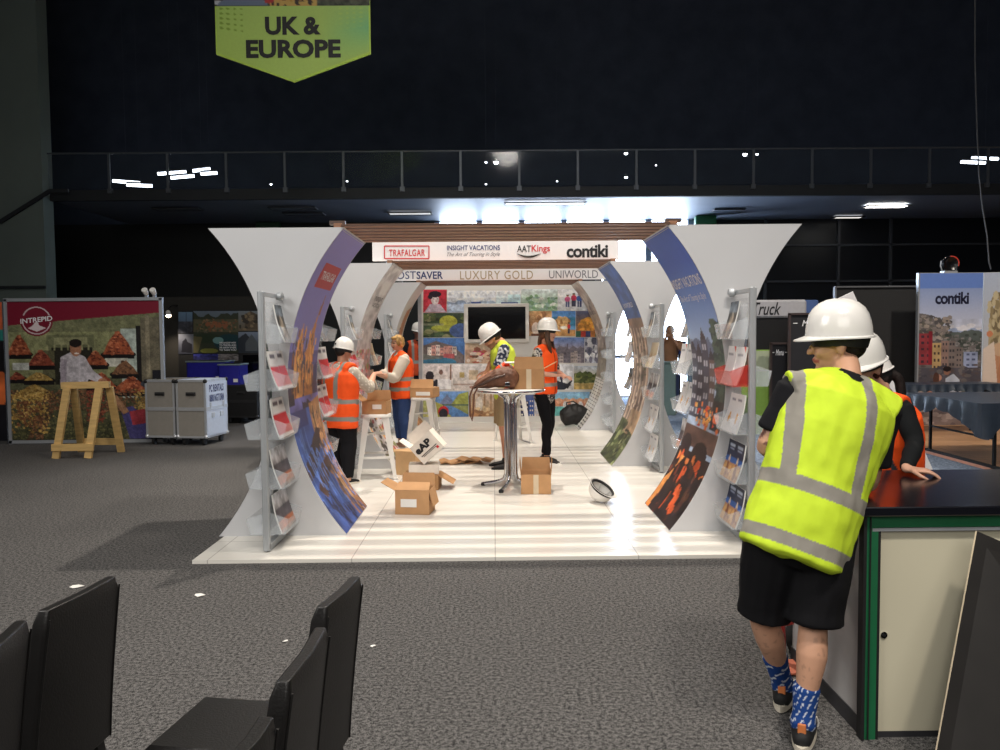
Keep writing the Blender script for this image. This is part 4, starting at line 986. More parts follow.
def person(loc, rz, label, J, look, group=None, name='person', vox=.011):
    """J: joints in the person's own frame (feet at z=0, +Y ahead, +X to the person's right)"""
    root = empty(name, loc, label, 'person', group, rz)
    s = look.get('s', 1.0)
    g = {k: Vector(v)*s for k, v in J.items()}
    lat = (g['shR']-g['shL']).normalized(); up = (g['neck']-g['pelvis']).normalized(); fwd = up.cross(lat).normalized()
    hlat = (g['hipR']-g['hipL']).normalized()
    T = look.get('head', rotm())
    B = look.get('build', 1.0)*s
    chest = g['pelvis'].lerp(g['neck'], .62)+fwd*-.0; waist = g['pelvis'].lerp(g['neck'], .28)
    def torso(L_, d=0.0, low=0.0, top=True, k=1.0):
        L_.chain([g['pelvis']-up*(.06+low)*s, g['pelvis']+up*.02*s, waist, chest, g['pelvis'].lerp(g['neck'], .82), g['pelvis'].lerp(g['neck'], .95)],
                 [((.160+d)*B, (.112+d)*B), ((.164+d)*B, (.118+d)*B), ((.142+d)*B, (.105+d)*B), ((.166+d)*B, (.116+d)*B), ((.158+d)*B, (.102+d)*B), ((.10+d)*B, (.075+d*.7)*B)], side=lat, n=22)
        L_.chain([g['shL'], g['pelvis'].lerp(g['neck'], .93), g['shR']], [(.050+d)*B, (.06+d)*B, (.050+d)*B], n=14)
    sk = Loft()
    torso(sk, -.008)
    sk.chain([g['neck']-up*.05*s, g['neck']+up*.02*s, g['head']+T @ V(0, -.02, -.04)*s], [(.060*s, .058*s), (.052*s, .052*s), (.050*s, .055*s)])
    head_geo(sk, g['head'], T, s)
    for c in 'LR':
        sh, el, wr = g['sh'+c], g['el'+c], g['wr'+c]
        sk.chain([sh, sh.lerp(el, .35), sh.lerp(el, .75), el, el.lerp(wr, .3), wr], [.050*B, .047*B, .039*B, .036*B, .038*B, (.026*B, .022*B)])
        hd = look.get('hand'+c)
        if hd: hand_geo(sk, wr, hd[0], hd[1], hd[2], s, hd[3])
        hp, kn, an = g['hip'+c], g['kn'+c], g['an'+c]
        back = V(0, -.014, 0)
        sk.chain([hp, hp.lerp(kn, .4), hp.lerp(kn, .85), kn, kn.lerp(an, .28)+back, kn.lerp(an, .65)+back*.5, an], [.086*B, .076*B, .055*B, .052*B, .056*B, .040*B, .034*B])
        sk.chain([an, an+V(0, 0, -.03)], [.034*B, .034*B])
    skc = look.get('skin', (206, 158, 132))
    hc = g['head']
    def skin_col(p):
        q = T.transposed() @ (Vector(p)-hc)/s
        c = skc
        if q.length < .16 and q.y > .03:
            for sx in (-1, 1):
                if abs(q.x-sx*.033) < .017 and abs(q.z-.012) < .007: c = (60, 40, 34)
                elif abs(q.x-sx*.034) < .022 and abs(q.z-.033) < .005: c = tuple(v*.55 for v in skc)
            if abs(q.x) < .024 and abs(q.z+.054) < .008 and q.y > .07: c = (170, 92, 84)
        if look.get('stubble') and q.length < .16 and q.z < -.035 and q.y > 0: c = tuple(v*.72 for v in skc)
        f = look.get('ink')
        if f: c = f(Vector(p)/s, c, g)
        return c
    body = sk.fuse('body', look.get('bvox', vox), SKIN, root, skin_col, smooth=3)
    # trousers or shorts
    fr_ = look.get('leg', 1.0); tc = look.get('trousers', (24, 24, 28)); lo = look.get('loose', .012)
    tr = Loft()
    tr.chain([g['pelvis']+up*.09*s, g['pelvis'], g['pelvis']-up*.08*s], [((.150+lo*.3)*B, (.106+lo*.3)*B), ((.162+min(lo, .012))*B, (.118+min(lo, .012))*B), ((.15+lo)*B, (.112+lo)*B)], side=hlat, n=20)
    for c in 'LR':
        hp, kn, an = g['hip'+c], g['kn'+c], g['an'+c]
        back = V(0, -.010, 0)
        full = [(hp, .090), (hp.lerp(kn, .4), .084), (hp.lerp(kn, .8), .066), (kn, .060), (kn.lerp(an, .3)+back, .060), (kn.lerp(an, .65), .047), (an, .042)]
        ts = [0, .2, .4, .5, .65, .82, 1.0]
        P_l = [f for f, t in zip(full, ts) if t <= fr_+1e-6]
        if fr_ < .99:
            i = len(P_l); t = (fr_-ts[i-1])/(ts[i]-ts[i-1]); P_l.append((full[i-1][0].lerp(full[i][0], t), full[i-1][1]*(1-t)+full[i][1]*t))
        fl_ = look.get('flare', 0)
        tr.chain([p for p, r in P_l], [(r+lo+fl_*i/len(P_l))*B for i, (p, r) in enumerate(P_l)], n=16, flat=True)
    tcol = (lambda p: tc) if not callable(tc) else (lambda p: tc(Vector(p)/s))
    tr.fuse('shorts' if fr_ < .8 else 'trousers', vox, CLOTH, root, tcol, look.get('twr', .006), 10, 3, seed=3)
    # shirt
    st = Loft(); torso(st, .010, look.get('shirt_low', .02)); sl = look.get('sleeve', .5)
    for c in 'LR':
        sh, el, wr = g['sh'+c], g['el'+c], g['wr'+c]
        if sl <= 1: pts = [sh, sh.lerp(el, .5*sl), sh.lerp(el, sl)]; rr = [.066, .062, .060+look.get('sleeve_loose', 0)]
        else: pts = [sh, sh.lerp(el, .5), el, el.lerp(wr, (sl-1)*.5), el.lerp(wr, sl-1)]; rr = [.066, .058, .050, .046, .036]
        st.chain(pts, [(r+look.get('puff', 0))*B for r in rr], n=14, flat=True)
    st.chain([g['neck']-up*.05*s, g['neck']+up*.0*s], [.07*B, .062*B])
    sc = look.get('shirt', (30, 30, 34)); scol = (lambda p: sc) if not callable(sc) else (lambda p: sc(Vector(p)/s))
    st.fuse('shirt', vox, CLOTH, root, scol, .004, 12, 3, seed=9)
    # hi-vis vest
    if look.get('vest'):
        vc = look['vest']; low = look.get('vest_low', .12); vt = Loft(); dd = .030+look.get('vest_loose', 0)
        vt.chain([g['pelvis']-up*low*s+V(0, 0, 0), g['pelvis']+up*.02*s, waist, chest, g['pelvis'].lerp(g['neck'], .84), g['pelvis'].lerp(g['neck'], .97)],
                 [((.160+dd)*B, (.118+dd)*B), ((.162+dd)*B, (.118+dd)*B), ((.154+dd)*B, (.110+dd)*B), ((.172+dd)*B, (.118+dd)*B), ((.166+dd)*B, (.104+dd)*B), ((.094+dd*.6)*B, (.068+dd*.5)*B)], side=lat, n=24, flat=True)
        vt.chain([g['neck'].lerp(g['shL'], look.get('vse', .94))-up*.008, g['pelvis'].lerp(g['neck'], .95), g['neck'].lerp(g['shR'], look.get('vse', .94))-up*.008], [(.060+look.get('vsh', .012))*B, (.074)*B, (.060+look.get('vsh', .012))*B], n=14, flat=True)
        pe = g['pelvis']; Ln = (g['neck']-pe).length; tape = look.get('tape', (150, 150, 142)); bands = look.get('bands', ((-.06, -.01), (.14, .19))); vx = look.get('vx', (.075, .125)); vz = look.get('vz', None)
        inner = look.get('open', None)
        def vcol(p):
            p = Vector(p); q = p-pe; t = q.dot(up)/s; x = q.dot(lat)/s; f = q.dot(fwd)/s
            for a, b_ in bands:
                if a < t < b_: return tape
            if t > (vz if vz is not None else bands[-1][1]) and vx[0] < abs(x) < vx[1]: return tape
            if f > .05 and abs(x) < .008: return tuple(v*.6 for v in vc)
            if inner and f > .04 and abs(x) < inner: return inner_c
            return vc
        inner_c = look.get('inner', (40, 40, 44))
        vt.fuse('hi_vis_vest', look.get('vvox', vox), HIVIS, root, vcol, look.get('wr', .006), 9, 3, seed=5)
    for c in 'LR':
        an = g['an'+c]; d = look.get('toe'+c, (0, 1, 0)); shoe(root, an, d, s*look.get('shoe_s', 1.0), look.get('shoem'), look.get('solem'))
    # hair
    hs = look.get('hair')
    if hs:
        hl_ = Loft(); c0 = g['head']
        def q(x, y, z): return c0+T @ Vector((x*s, y*s, z*s))
        hl_.ball(q(0, -.022, .042), (.083*s, .097*s, .090*s), T, 18)
        kind = look.get('hair_kind', 'short')
        if kind == 'short': hl_.ball(q(0, -.050, .0), (.074*s, .062*s, .062*s), T, 14)
        if kind == 'bob': hl_.ball(q(0, -.040, -.005), (.086*s, .075*s, .085*s), T, 14); hl_.ball(q(0, .045, .085), (.062*s, .045*s, .030*s), T, 12); [hl_.ball(q(sx*.070, .018, .01), (.020*s, .040*s, .055*s), T, 10) for sx in (-1, 1)]
        if kind == 'long':
            hl_.ball(q(0, -.045, -.01), (.082*s, .068*s, .085*s), T, 14)
            for sx in (-1, 1): hl_.chain([q(sx*.070, .015, .03), q(sx*.085, .02, -.06), q(sx*.088, .055, -.16), q(sx*.070, .085, -.26)], [(.022*s, .034*s), (.026*s, .036*s), (.030*s, .030*s), (.014*s, .014*s)])
            hl_.chain([q(0, -.07, 0), q(0, -.085, -.10), q(0, -.08, -.2)], [(.07*s, .03*s), (.075*s, .03*s), (.05*s, .02*s)], side=T @ V(1, 0, 0))
        if kind == 'tail':
            hl_.ball(q(0, -.045, -.005), (.080*s, .068*s, .075*s), T, 14)
            hl_.chain([q(0, -.11, .0), q(.01, -.145, -.06), q(.02, -.13, -.16), q(.02, -.11, -.25)], [.024*s, .036*s, .034*s, .014*s])
        if kind == 'bun': hl_.ball(q(0, -.045, -.02), (.076*s, .062*s, .065*s), T, 14)
        hr = np.array(hs, float)
        hl_.fuse('hair', vox*.8, HAIRM, root, lambda p: hr*(.82+.36*mnoise.noise(Vector((p[0]*40, p[1]*40, p[2]*9)))), .003, 30, 2)
    if look.get('hat', True):
        hc_ = g['head']+T @ Vector(look.get('hat_off', (0, -.004, .038)))*s
        hat_part(root, hc_, T @ Matrix.Rotation(look.get('hat_tip', 0.0), 3, 'X'), s*look.get('hat_s', 1.0))
        band_geo(root, hc_+T @ V(0, 0, -.004), T, s, look.get('band', (24, 24, 26)))
        if look.get('vent'):
            Mv = Matrix.Translation(hc_+T @ V(0, -.135, .055)*s)
            L3 = Loft(); L3.ball(hc_+T @ V(0, -.127, .045)*s, (.016*s, .006*s, .016*s), T, 12); L3.mb.build('hat_knob', RUBBER, root, True)
    return root
def stand(pel=(0, 0, .93), lean=0.0, tilt=0.0, hip=.085, foot=.11, shw=.185, H=1.0, turn=0.0):
    """upright joints; lean forward and tilt right in radians, turn shoulders"""
    P = V(*pel); upv = Matrix.Rotation(tilt, 3, 'Y') @ Matrix.Rotation(-lean, 3, 'X') @ V(0, 0, 1)
    lt = Matrix.Rotation(turn, 3, 'Z') @ V(1, 0, 0)
    N = P+upv*.52
    J = {'pelvis': P, 'neck': N, 'head': N+upv*.10+V(0, .035, .075)*1.0, 'shR': N-upv*.06+lt*shw, 'shL': N-upv*.06-lt*shw,
         'hipR': P+V(hip, 0, -.05), 'hipL': P+V(-hip, 0, -.05), 'knR': V(foot, .03, .49), 'knL': V(-foot, .03, .49), 'anR': V(foot, 0, .085), 'anL': V(-foot, 0, .085)}
    return J
YEL = (204, 232, 58); ORA = (255, 92, 34)
def w2l(p, loc, rz):     # world point to the person's frame
    return Matrix.Rotation(-rz, 3, 'Z') @ (Vector(p)-Vector(loc))
# ------------------------------------------------------------------ the people in the photograph
def rel(o, *pts): return [Vector(p)-o for p in pts]
# man in the foreground, leaning on the counter
MO = V(1.17, 3.12, 0)
J = {k: at(*v)-MO for k, v in {'pelvis': (802, 520, 3.04), 'neck': (846, 381, 3.15), 'head': (837, 346, 3.24), 'shL': (794, 388, 3.14), 'shR': (884, 409, 3.14),
     'elL': (766, 447, 3.16), 'wrL': (800, 450, 3.40), 'elR': (868, 490, 3.19), 'wrR': (838, 478, 3.44), 'hipL': (777, 530, 3.06), 'hipR': (823, 532, 3.04),
     'knL': (763, 618, 3.15), 'knR': (813, 628, 3.02), 'anL': (783, 690, 3.30), 'anR': (803, 722, 2.97)}.items()}
J['anL'].z = .095; J['anR'].z = .095; J['elR'].z = .914+.050; J['wrR'].z = .985
def tattoo(p, c, g):
    d, t = seg_dist(p, g['elL']-(g['elL']-g['shL'])*.3, g['wrL'])
    if d < .08 and mnoise.noise(p*26) > .12: return (120, 84, 78)
    if p.z < .52 and p.z > .25 and mnoise.noise(p*60) > .42: return tuple(v*.88 for v in c)
    return c
man = person(MO, 0, 'man in yellow vest, black shorts and white hard hat leaning on the black counter', J,
    dict(build=1.04, vvox=.005, vsh=.018, vse=1.07, skin=(204, 156, 128), head=rotm(R(72), R(3), R(-3)), sleeve=.72, sleeve_loose=.006, shirt=(26, 26, 30), vest=YEL, vest_low=.145, vest_loose=.012, bands=((-.125, -.075), (.085, .14)), vx=(.105, .155), tape=(146, 142, 134),
         wr=.011, leg=.46, loose=.026, flare=.022, trousers=(24, 24, 27), hair=(34, 26, 24), hair_kind='short', hat_tip=R(2), toeL=(.45, .9, 0), toeR=(.42, .9, 0), shoe_s=1.05, ink=tattoo,
         handL=((.3, .5, .1), (0, 0, 1), 1, .5), handR=((-.4, .8, 0), (0, 0, 1), -1, .4)), vox=.0075)
def sock(root, a, b, wd, rgbf, nm='sock'):
    L_ = Loft(); a, b = Vector(a), Vector(b)
    L_.chain([a.lerp(b, t) for t in (0, .35, .7, 1)], [wd*1.12, wd*1.0, wd*.92, wd*1.05], n=20)
    return L_.fuse(nm, .005, CLOTH, root, rgbf, smooth=3)
def fishes(p):
    p = Vector(p); an = math.atan2(p.y-_sc.y, p.x-_sc.x)*.045; z = p.z
    gx, gz = an/.034, z/.030; i, j = math.floor(gx), math.floor(gz); u = (gx-i-.5)+(.3 if j % 2 else -.2); v = gz-j-.5
    if abs(u) < .34 and abs(v-.25*math.sin(u*7)) < .15: return (206, 214, 228)
    return (34, 70, 138)
for c in 'LR':
    an, kn = J['an'+c], J['kn'+c]; _sc = an
    sock(man, an.lerp(kn, .42 if c == 'L' else .34), an+V(0, 0, -.01), .046, fishes)
    d = Vector((.43, .9, 0)).normalized(); mb = MB(); mb.box(an-d*.052+V(0, 0, -.012), (.030, .012, .045), rz=-.45, bev=.004); mb.build('heel_tab', mat('orange_leather_tab', (206, 120, 66), .6), man)
    for sx in (-1, 1):
        sd = d.cross(V(0, 0, 1)); mb = MB(); q = an+d*.07
        mb.tube([q+sd*sx*.01+V(0, 0, -.02), q+sd*sx*.045+V(0, 0, -.008), q+sd*sx*.052+V(0, 0, -.03), q+sd*sx*.048+V(0, 0, -.045)], .003, 6); mb.build('lace', mat('white_lace', (222, 218, 210), .7), man, True)
# woman with white hat behind the counter, hand on the counter top
def J_from(origin, rz, d): return {k: w2l(at(*v), origin, rz) for k, v in d.items()}
RZ = R(150); WO_ = V(at(884, 480, 4.12).x, 4.12, 0)
J = J_from(WO_, RZ, {'pelvis': (890, 487, 4.14), 'neck': (882, 399, 3.98), 'head': (861, 369, 3.84), 'shL': (902, 409, 3.90), 'shR': (864, 412, 4.06), 'elL': (915, 443, 3.82), 'wrL': (906, 474, 3.62),
     'elR': (848, 450, 4.05), 'wrR': (840, 470, 3.85), 'hipL': (900, 500, 4.12), 'hipR': (878, 500, 4.16), 'knL': (900, 560, 4.12), 'knR': (878, 560, 4.18), 'anL': (900, 620, 4.12), 'anR': (878, 620, 4.18)})
for c, dx in (('L', -.1), ('R', .1)): J['kn'+c].z = .46; J['an'+c].z = .085
J['wrL'].z = .914+.030
def wdir(x, y, z): return Matrix.Rotation(-RZ, 3, 'Z') @ V(x, y, z)
person(WO_, RZ, 'black-sleeved woman in orange vest and white hard hat, hand on the black counter', J,
    dict(build=.88, vest_loose=.012, vvox=.006, vsh=.024, skin=(206, 158, 134), head=rotm(R(-22), R(14)), sleeve=1.93, shirt=(24, 26, 28), vest=ORA, vest_low=.12, tape=(60, 66, 72), bands=((.10, .11),), vx=(.12, .145), vz=-.3, trousers=(30, 30, 34), hair=(46, 34, 30), hair_kind='tail',
         handL=(wdir(.86, -.42, -.05), wdir(0, 0, 1), 1, .62), handR=(wdir(-.3, -.8, 0), wdir(0, 0, 1), -1, .3)), vox=.008)
J = stand((0, 0, .90), .16); J.update({'elR': V(.24, .10, 1.12), 'wrR': V(.14, .32, 1.12), 'elL': V(-.24, .10, 1.12), 'wrL': V(-.12, .32, 1.10)})
J['head'] = J['neck']+V(0.03, .05, .085)
person((at(894, 480, 4.75).x, 4.75, 0), R(60), 'mostly hidden dark-haired person in white hard hat, behind the woman at the counter', J,
    dict(s=.86, build=.85, skin=(200, 152, 128), head=rotm(R(20), R(22)), sleeve=1.6, shirt=(34, 34, 40), trousers=(28, 28, 34), hair=(40, 30, 28), hair_kind='tail', handR=((0, 1, 0), (0, 0, 1), -1, .3), handL=((0, 1, 0), (0, 0, 1), 1, .3)))
# woman seen from behind at the left racks
def dots(p):
    q = Vector((p[0]*26, p[1]*26, p[2]*26)); q = Vector((q.x-math.floor(q.x)-.5, q.y-math.floor(q.y)-.5, q.z-math.floor(q.z)-.5))
    return (236, 230, 220) if q.length < .30 else (186, 176, 162)
RZ = R(-38); loc = V(at(341, 450, 8.35).x, 8.35, PT); J = stand((0, 0, .90), .06)
J.update({'elR': w2l(at(369, 388, 8.35), loc, RZ)/.86, 'wrR': w2l(at(374, 374, 8.62), loc, RZ)/.86, 'elL': V(-.24, .14, 1.12), 'wrL': V(-.14, .36, 1.14)})
J['shR'] = J['neck']+V(.185, .0, -.06)
person(loc, RZ, 'woman seen from behind in orange vest with pale polka dot sleeves, near the left racks', J,
    dict(s=.86, build=1.34, vsh=.03, skin=(206, 156, 130), head=rotm(R(-10), R(12)), sleeve=1.35, shirt=dots, vest=ORA, vest_low=.20, bands=((-.13, -.075), (.08, .135)), vx=(.07, .125), tape=(140, 140, 134), trousers=(24, 24, 28), hair=(44, 34, 30), hair_kind='short', vent=True,
         handR=((.2, .9, 0), (0, 0, 1), -1, .3), handL=((.2, .9, 0), (0, 0, 1), 1, .3)))
# blonde woman
RZ = R(118); loc = V(at(403, 440, 11.0).x, 11.0, PT); J = stand((0, 0, .90), .05, foot=.09)
J.update({'elL': w2l(at(395, 378, 10.75), loc, RZ)/.90, 'wrL': w2l(at(379, 375, 10.55), loc, RZ)/.90, 'elR': V(.20, .16, 1.12), 'wrR': V(.12, .38, 1.14)})
person(loc, RZ, 'blonde woman in orange vest and blue jeans holding out her arms between the left arches', J,
    dict(s=.90, build=1.26, puff=.012, skin=(222, 172, 146), head=rotm(R(8), R(8)), sleeve=1.55, shirt=(214, 204, 190), vest=ORA, vest_low=.13, bands=((-.02, .035), (.13, .185)), vx=(.5, .6), tape=(150, 150, 142), trousers=(56, 76, 122), hair=(214, 170, 104), hair_kind='bob', hat=False, leg=.93,
         shoem=mat('tan_shoe', (176, 132, 104), .6), handR=((0, 1, .1), (0, 0, 1), -1, .3), handL=((.1, .9, .1), (0, 0, 1), 1, .3)))
# man in yellow vest and khaki shorts
def leaf(p):
    return (206, 208, 212) if mnoise.noise(Vector((p[0]*30, p[1]*30, p[2]*44))) > .08 else (52, 58, 78)
RZ = R(97); loc = V(at(507, 460, 9.25).x, 9.25, PT); J = stand((0, 0, .92), .10, foot=.12)
J['head'] = J['neck']+V(0, .11, .06)
s_ = 1.0
J.update({'elL': w2l(at(497, 372, 9.05), loc, RZ)/s_, 'wrL': w2l(at(488, 374, 9.2), loc, RZ)/s_, 'elR': w2l(at(492, 362, 9.42), loc, RZ)/s_, 'wrR': w2l(at(487, 371, 9.36), loc, RZ)/s_})
person(loc, RZ, 'man in yellow vest, patterned shirt and khaki shorts behind the chrome table', J,
    dict(s=s_, build=1.04, skin=(208, 148, 120), head=rotm(0, R(34)), stubble=True, sleeve=.75, sleeve_loose=.012, shirt=leaf, vest=(208, 226, 78), vest_low=.10, bands=((-.3, -.29),), vx=(.5, .6), trousers=(160, 140, 108), leg=.48, loose=.03, flare=.02, hair=(90, 60, 44),
         handR=((0, .8, -.3), (0, .3, 1), -1, .5), handL=((0, .8, -.3), (0, .3, 1), 1, .5), twr=.01, solem=RUBBER))
# woman with long hair in orange vest
def speck(p):
    return (196, 190, 184) if mnoise.noise(Vector((p[0]*48, p[1]*48, p[2]*48))) > .04 else (60, 56, 62)
RZ = R(-122); loc = V(at(545, 460, 9.55).x, 9.55, PT); J = stand((0, 0, .93), .02, foot=.07)
J.update({'elR': V(.25, -.02, 1.14), 'wrR': V(.06, .20, 1.10), 'elL': V(-.23, .04, 1.14), 'wrL': V(-.06, .26, 1.08)})
J['anR'] = V(.04, .05, .085); J['anL'] = V(-.10, -.06, .085); J['knR'] = V(.05, .06, .49)
person(loc, RZ, 'long-haired woman in orange vest and black leggings right of the chrome table', J,
    dict(s=.96, build=1.0, skin=(212, 160, 136), head=rotm(R(16), R(6)), sleeve=.95, shirt=speck, shirt_low=.05, vest=ORA, vest_low=.05, bands=((.03, .08), (.17, .22)), vx=(.5, .6), tape=(150, 146, 138), trousers=(18, 18, 22), hair=(104, 74, 56), hair_kind='long', leg=.97, loose=.004,
         handR=((-.9, .3, 0), (0, 0, 1), -1, .6), handL=((.5, .7, 0), (0, 0, 1), 1, .6), hat_tip=R(4), solem=mat('white_sole', (225, 223, 218), .6)))
# person in the dark gap
J = stand((0, 0, .93), .02); J.update({'elR': V(.26, .0, 1.14), 'wrR': V(.24, .16, .95), 'elL': V(-.26, .0, 1.14), 'wrL': V(-.24, .16, .95)})
person((at(417, 330, 15.3).x, 15.3, 0), R(-165), 'dim figure in orange vest and hard hat in the dark gap beside the photo wall', J,
    dict(s=1.0, skin=(170, 120, 100), head=rotm(0, R(6)), shirt=(40, 36, 40), sleeve=1.9, vest=(214, 84, 44), bands=((.1, .16),), trousers=(28, 28, 34), hair=(40, 30, 28), handR=((0, .3, -1), (1, 0, 0), 1, .3), handL=((0, .3, -1), (-1, 0, 0), -1, .3)), vox=.016)
# far person holding something to the face
J = stand((0, 0, .93), .02); J.update({'elR': V(.22, .22, 1.30), 'wrR': V(.07, .20, 1.50), 'elL': V(-.22, .22, 1.28), 'wrL': V(-.07, .20, 1.48)})
fp = person((at(670, 345, 15.6).x, 15.6, 0), R(165), 'far person raising both hands to the face in the bright gap between right arches', J,
    dict(s=.98, skin=(150, 110, 86), head=rotm(0, 0), shirt=(136, 100, 76), sleeve=1.4, trousers=(50, 60, 90), hair=(60, 40, 32), hat=False, handR=((-.3, .1, 1), (0, -1, 0), -1, .7), handL=((.3, .1, 1), (0, -1, 0), 1, .7)), vox=.014)
# ================================================================== THINGS ON AND AROUND THE STAND
WMET = mat('white_painted_steel', (228, 226, 222), .35, var=.02)
CHROME = mat('polished_chrome', (200, 202, 206), .12, 1.0, var=.02)
def cardm(n=0): return mat('cardboard_%d' % n, [(188, 144, 100), (172, 130, 88), (204, 166, 122), (222, 214, 204)][n], .8, var=.06, scale=14)
WLAB = mat('white_paper_label', (232, 230, 226), .6, var=.01)
TAPE = mat('clear_parcel_tape', (206, 188, 160), .25, var=.02)
# --- stools
def make_stool(loc, rz, label):
    o = empty('bar_stool', loc, label, 'stool', 'white metal bar stools', rz)
    H_ = .70
    mb = MB(); n = 28; pr = []
    for r_, z in ((.0, H_-.004), (.145, H_), (.158, H_-.002), (.165, H_-.012), (.165, H_-.035), (.160, H_-.035), (.156, H_-.014), (.0, H_-.016)):
        ring = []
        for k in range(n):
            a = 2*PI*k/n; sq = 1/max(abs(math.cos(a)), abs(math.sin(a)))**.55; ring.append((math.cos(a)*r_*sq, math.sin(a)*r_*sq, z))
        pr.append(ring)
    vs = sum(pr, []); fs = []
    for i in range(len(pr)-1):
        for k in range(n): fs.append((i*n+k, i*n+(k+1) % n, (i+1)*n+(k+1) % n, (i+1)*n+k))
    mb.raw(vs, fs); mb.build('seat', WMET, o, True)
    for sx in (-1, 1):
        for sy in (-1, 1):
            a = V(sx*.135, sy*.135, H_-.02); b = V(sx*.215, sy*.215, 0)
            d = V(-sx, sy, 0).normalized(); e = V(sx, sy, 0).normalized()
            mb = MB(); vs = []
            for p, w_ in ((a, .075), (a.lerp(b, .5), .056), (b, .036)):
                c1 = p+V(-sx*w_, 0, 0); c2 = p+V(0, -sy*w_, 0); t = .004
                vs += [c1, p, c2, c1+V(0, -sy*t, 0), p+V(-sx*t, -sy*t, 0), c2+V(-sx*t, 0, 0)]
            fs = []
            for i in range(2):
                q = i*6
                for u, v in ((0, 1), (1, 2), (2, 5), (5, 4), (4, 3), (3, 0)): fs.append((q+u, q+v, q+6+v, q+6+u))
            mb.raw(vs, fs); mb.box(b+V(-sx*.015, -sy*.015, .012), (.04, .04, .024)); mb.build('leg', WMET, o)
    z = .24; r_ = .185
    mb = MB()
    for a, b in (((-r_, -r_), (r_, -r_)), ((r_, -r_), (r_, r_)), ((r_, r_), (-r_, r_)), ((-r_, r_), (-r_, -r_))): mb.bar((a[0], a[1], z), (b[0], b[1], z), .006, .026)
    mb.build('footrest', WMET, o)
    z = .48; r_ = .155; mb = MB(); mb.bar((-r_, -r_, z), (r_, r_, z), .004, .02); mb.bar((r_, -r_, z), (-r_, r_, z), .004, .02); mb.build('cross_brace', WMET, o)
    return o
g1 = gnd(377, 477, PT); g2 = gnd(424, 448, PT); g3 = gnd(513, 442, PT)
make_stool((g1.x, g1.y, PT), R(8), 'white metal bar stool nearest the left, an open cardboard box on its seat')
make_stool((g2.x, g2.y, PT), R(-6), 'white metal bar stool between the blonde woman and the stacked boxes')
make_stool((g3.x, g3.y, PT), R(20), 'white metal bar stool half hidden behind the chrome table')
SZ = PT+.70
# --- cardboard boxes
def make_box(loc, rz, w_, d, h, label, m, flaps=(), closed=True, tape=True, lab=None, tilt=None, cat='box', inner=None):
    """flaps: list of (side, angle) side in 'NSEW', angle from upright outwards in degrees"""
    o = empty('cardboard_box', loc, label, cat, 'cardboard boxes', rz)
    if tilt: o.rotation_euler = (tilt[0], tilt[1], rz)
    t = .005; mb = MB()
    mb.box((0, 0, t/2), (w_, d, t))
    for sx in (-1, 1): mb.box((sx*(w_/2-t/2), 0, h/2), (t, d, h))
    for sy in (-1, 1): mb.box((0, sy*(d/2-t/2), h/2), (w_-2*t, t, h))
    mb.build('carton', m, o)
    if closed:
        mb = MB()
        for sy in (-1, 1): mb.box((0, sy*d/4, h+.002), (w_, d/2-.002, .004))
        mb.build('lid_flaps', m, o)
    for sd, an in flaps:
        a = R(an); mb = MB(); L_ = (d if sd in 'NS' else w_)*.48
        if sd in 'NS':
            s_ = 1 if sd == 'N' else -1; mb.raw([(-w_/2, s_*d/2, h), (w_/2, s_*d/2, h), (w_/2-.01, s_*(d/2+math.sin(a)*L_), h+math.cos(a)*L_), (-w_/2+.01, s_*(d/2+math.sin(a)*L_), h+math.cos(a)*L_)], [(0, 1, 2, 3)])
        else:
            s_ = 1 if sd == 'E' else -1; mb.raw([(s_*w_/2, -d/2, h), (s_*w_/2, d/2, h), (s_*(w_/2+math.sin(a)*L_), d/2-.01, h+math.cos(a)*L_), (s_*(w_/2+math.sin(a)*L_), -d/2+.01, h+math.cos(a)*L_)], [(0, 1, 2, 3)])
        f = mb.build('flap', m, o); md = f.modifiers.new('t', 'SOLIDIFY'); md.thickness = .004
    if tape: mb = MB(); mb.box((0, -d/2-.001, h*.5), (.05, .002, h*.99)); mb.build('parcel_tape', TAPE, o)
    if lab: mb = MB(); mb.box((lab[0], -d/2-.0025, lab[1]), (lab[2], .002, lab[3])); mb.build('paper_label', WLAB, o)
    return o
make_box((g1.x+.01, g1.y, SZ), R(-6), .27, .22, .14, 'open cardboard box on the left bar stool', cardm(0), [('N', 8), ('W', 50)], False, False, (.03, .08, .1, .05))
make_box((g2.x+.02, g2.y, SZ), R(-14), .33, .26, .13, 'cardboard box with folded lid on the bar stool in front of the blonde woman', cardm(0), [('S', -20), ('N', 160)], True, False, (.02, .055, .2, .05))
p = gnd(414, 515, PT); make_box((p.x, p.y+.13, PT), R(-8), .30, .24, .21, 'open cardboard box on the floor with splayed flaps, nearest the camera', cardm(0), [('S', -62), ('W', 62), ('N', 20), ('E', 165)], False, False, (-.03, .10, .14, .07))
p2 = gnd(421, 491, PT); bxb = make_box((p2.x, p2.y+.17, PT), R(-4), .36, .26, .15, 'brown cardboard box behind the open floor box, under the white cartons', cardm(1), [('E', 120)], True, False, (-.11, .10, .05, .09))
wb = make_box((p2.x+.02, p2.y+.17, PT+.156), R(3), .30, .22, .09, 'flat white carton on top of the brown box', cardm(3), [], True, False)
eb = make_box((p2.x-.06, p2.y+.14, PT+.206+.121+.155), R(0), .27, .24, .22, 'tilted open white carton marked EAP on top of the box pile', cardm(3), [('W', 15), ('N', 10)], False, False, tilt=(R(0), R(-38)))
eb.location = (p2.x+.02, p2.y+.16, PT+.156+.096+.092)
eb.rotation_euler = (0, R(-42), R(-4)); eb.location.x += .12
fe = lambda u, v: V(-.115+.19*u, -.1235, .185-.08*v)
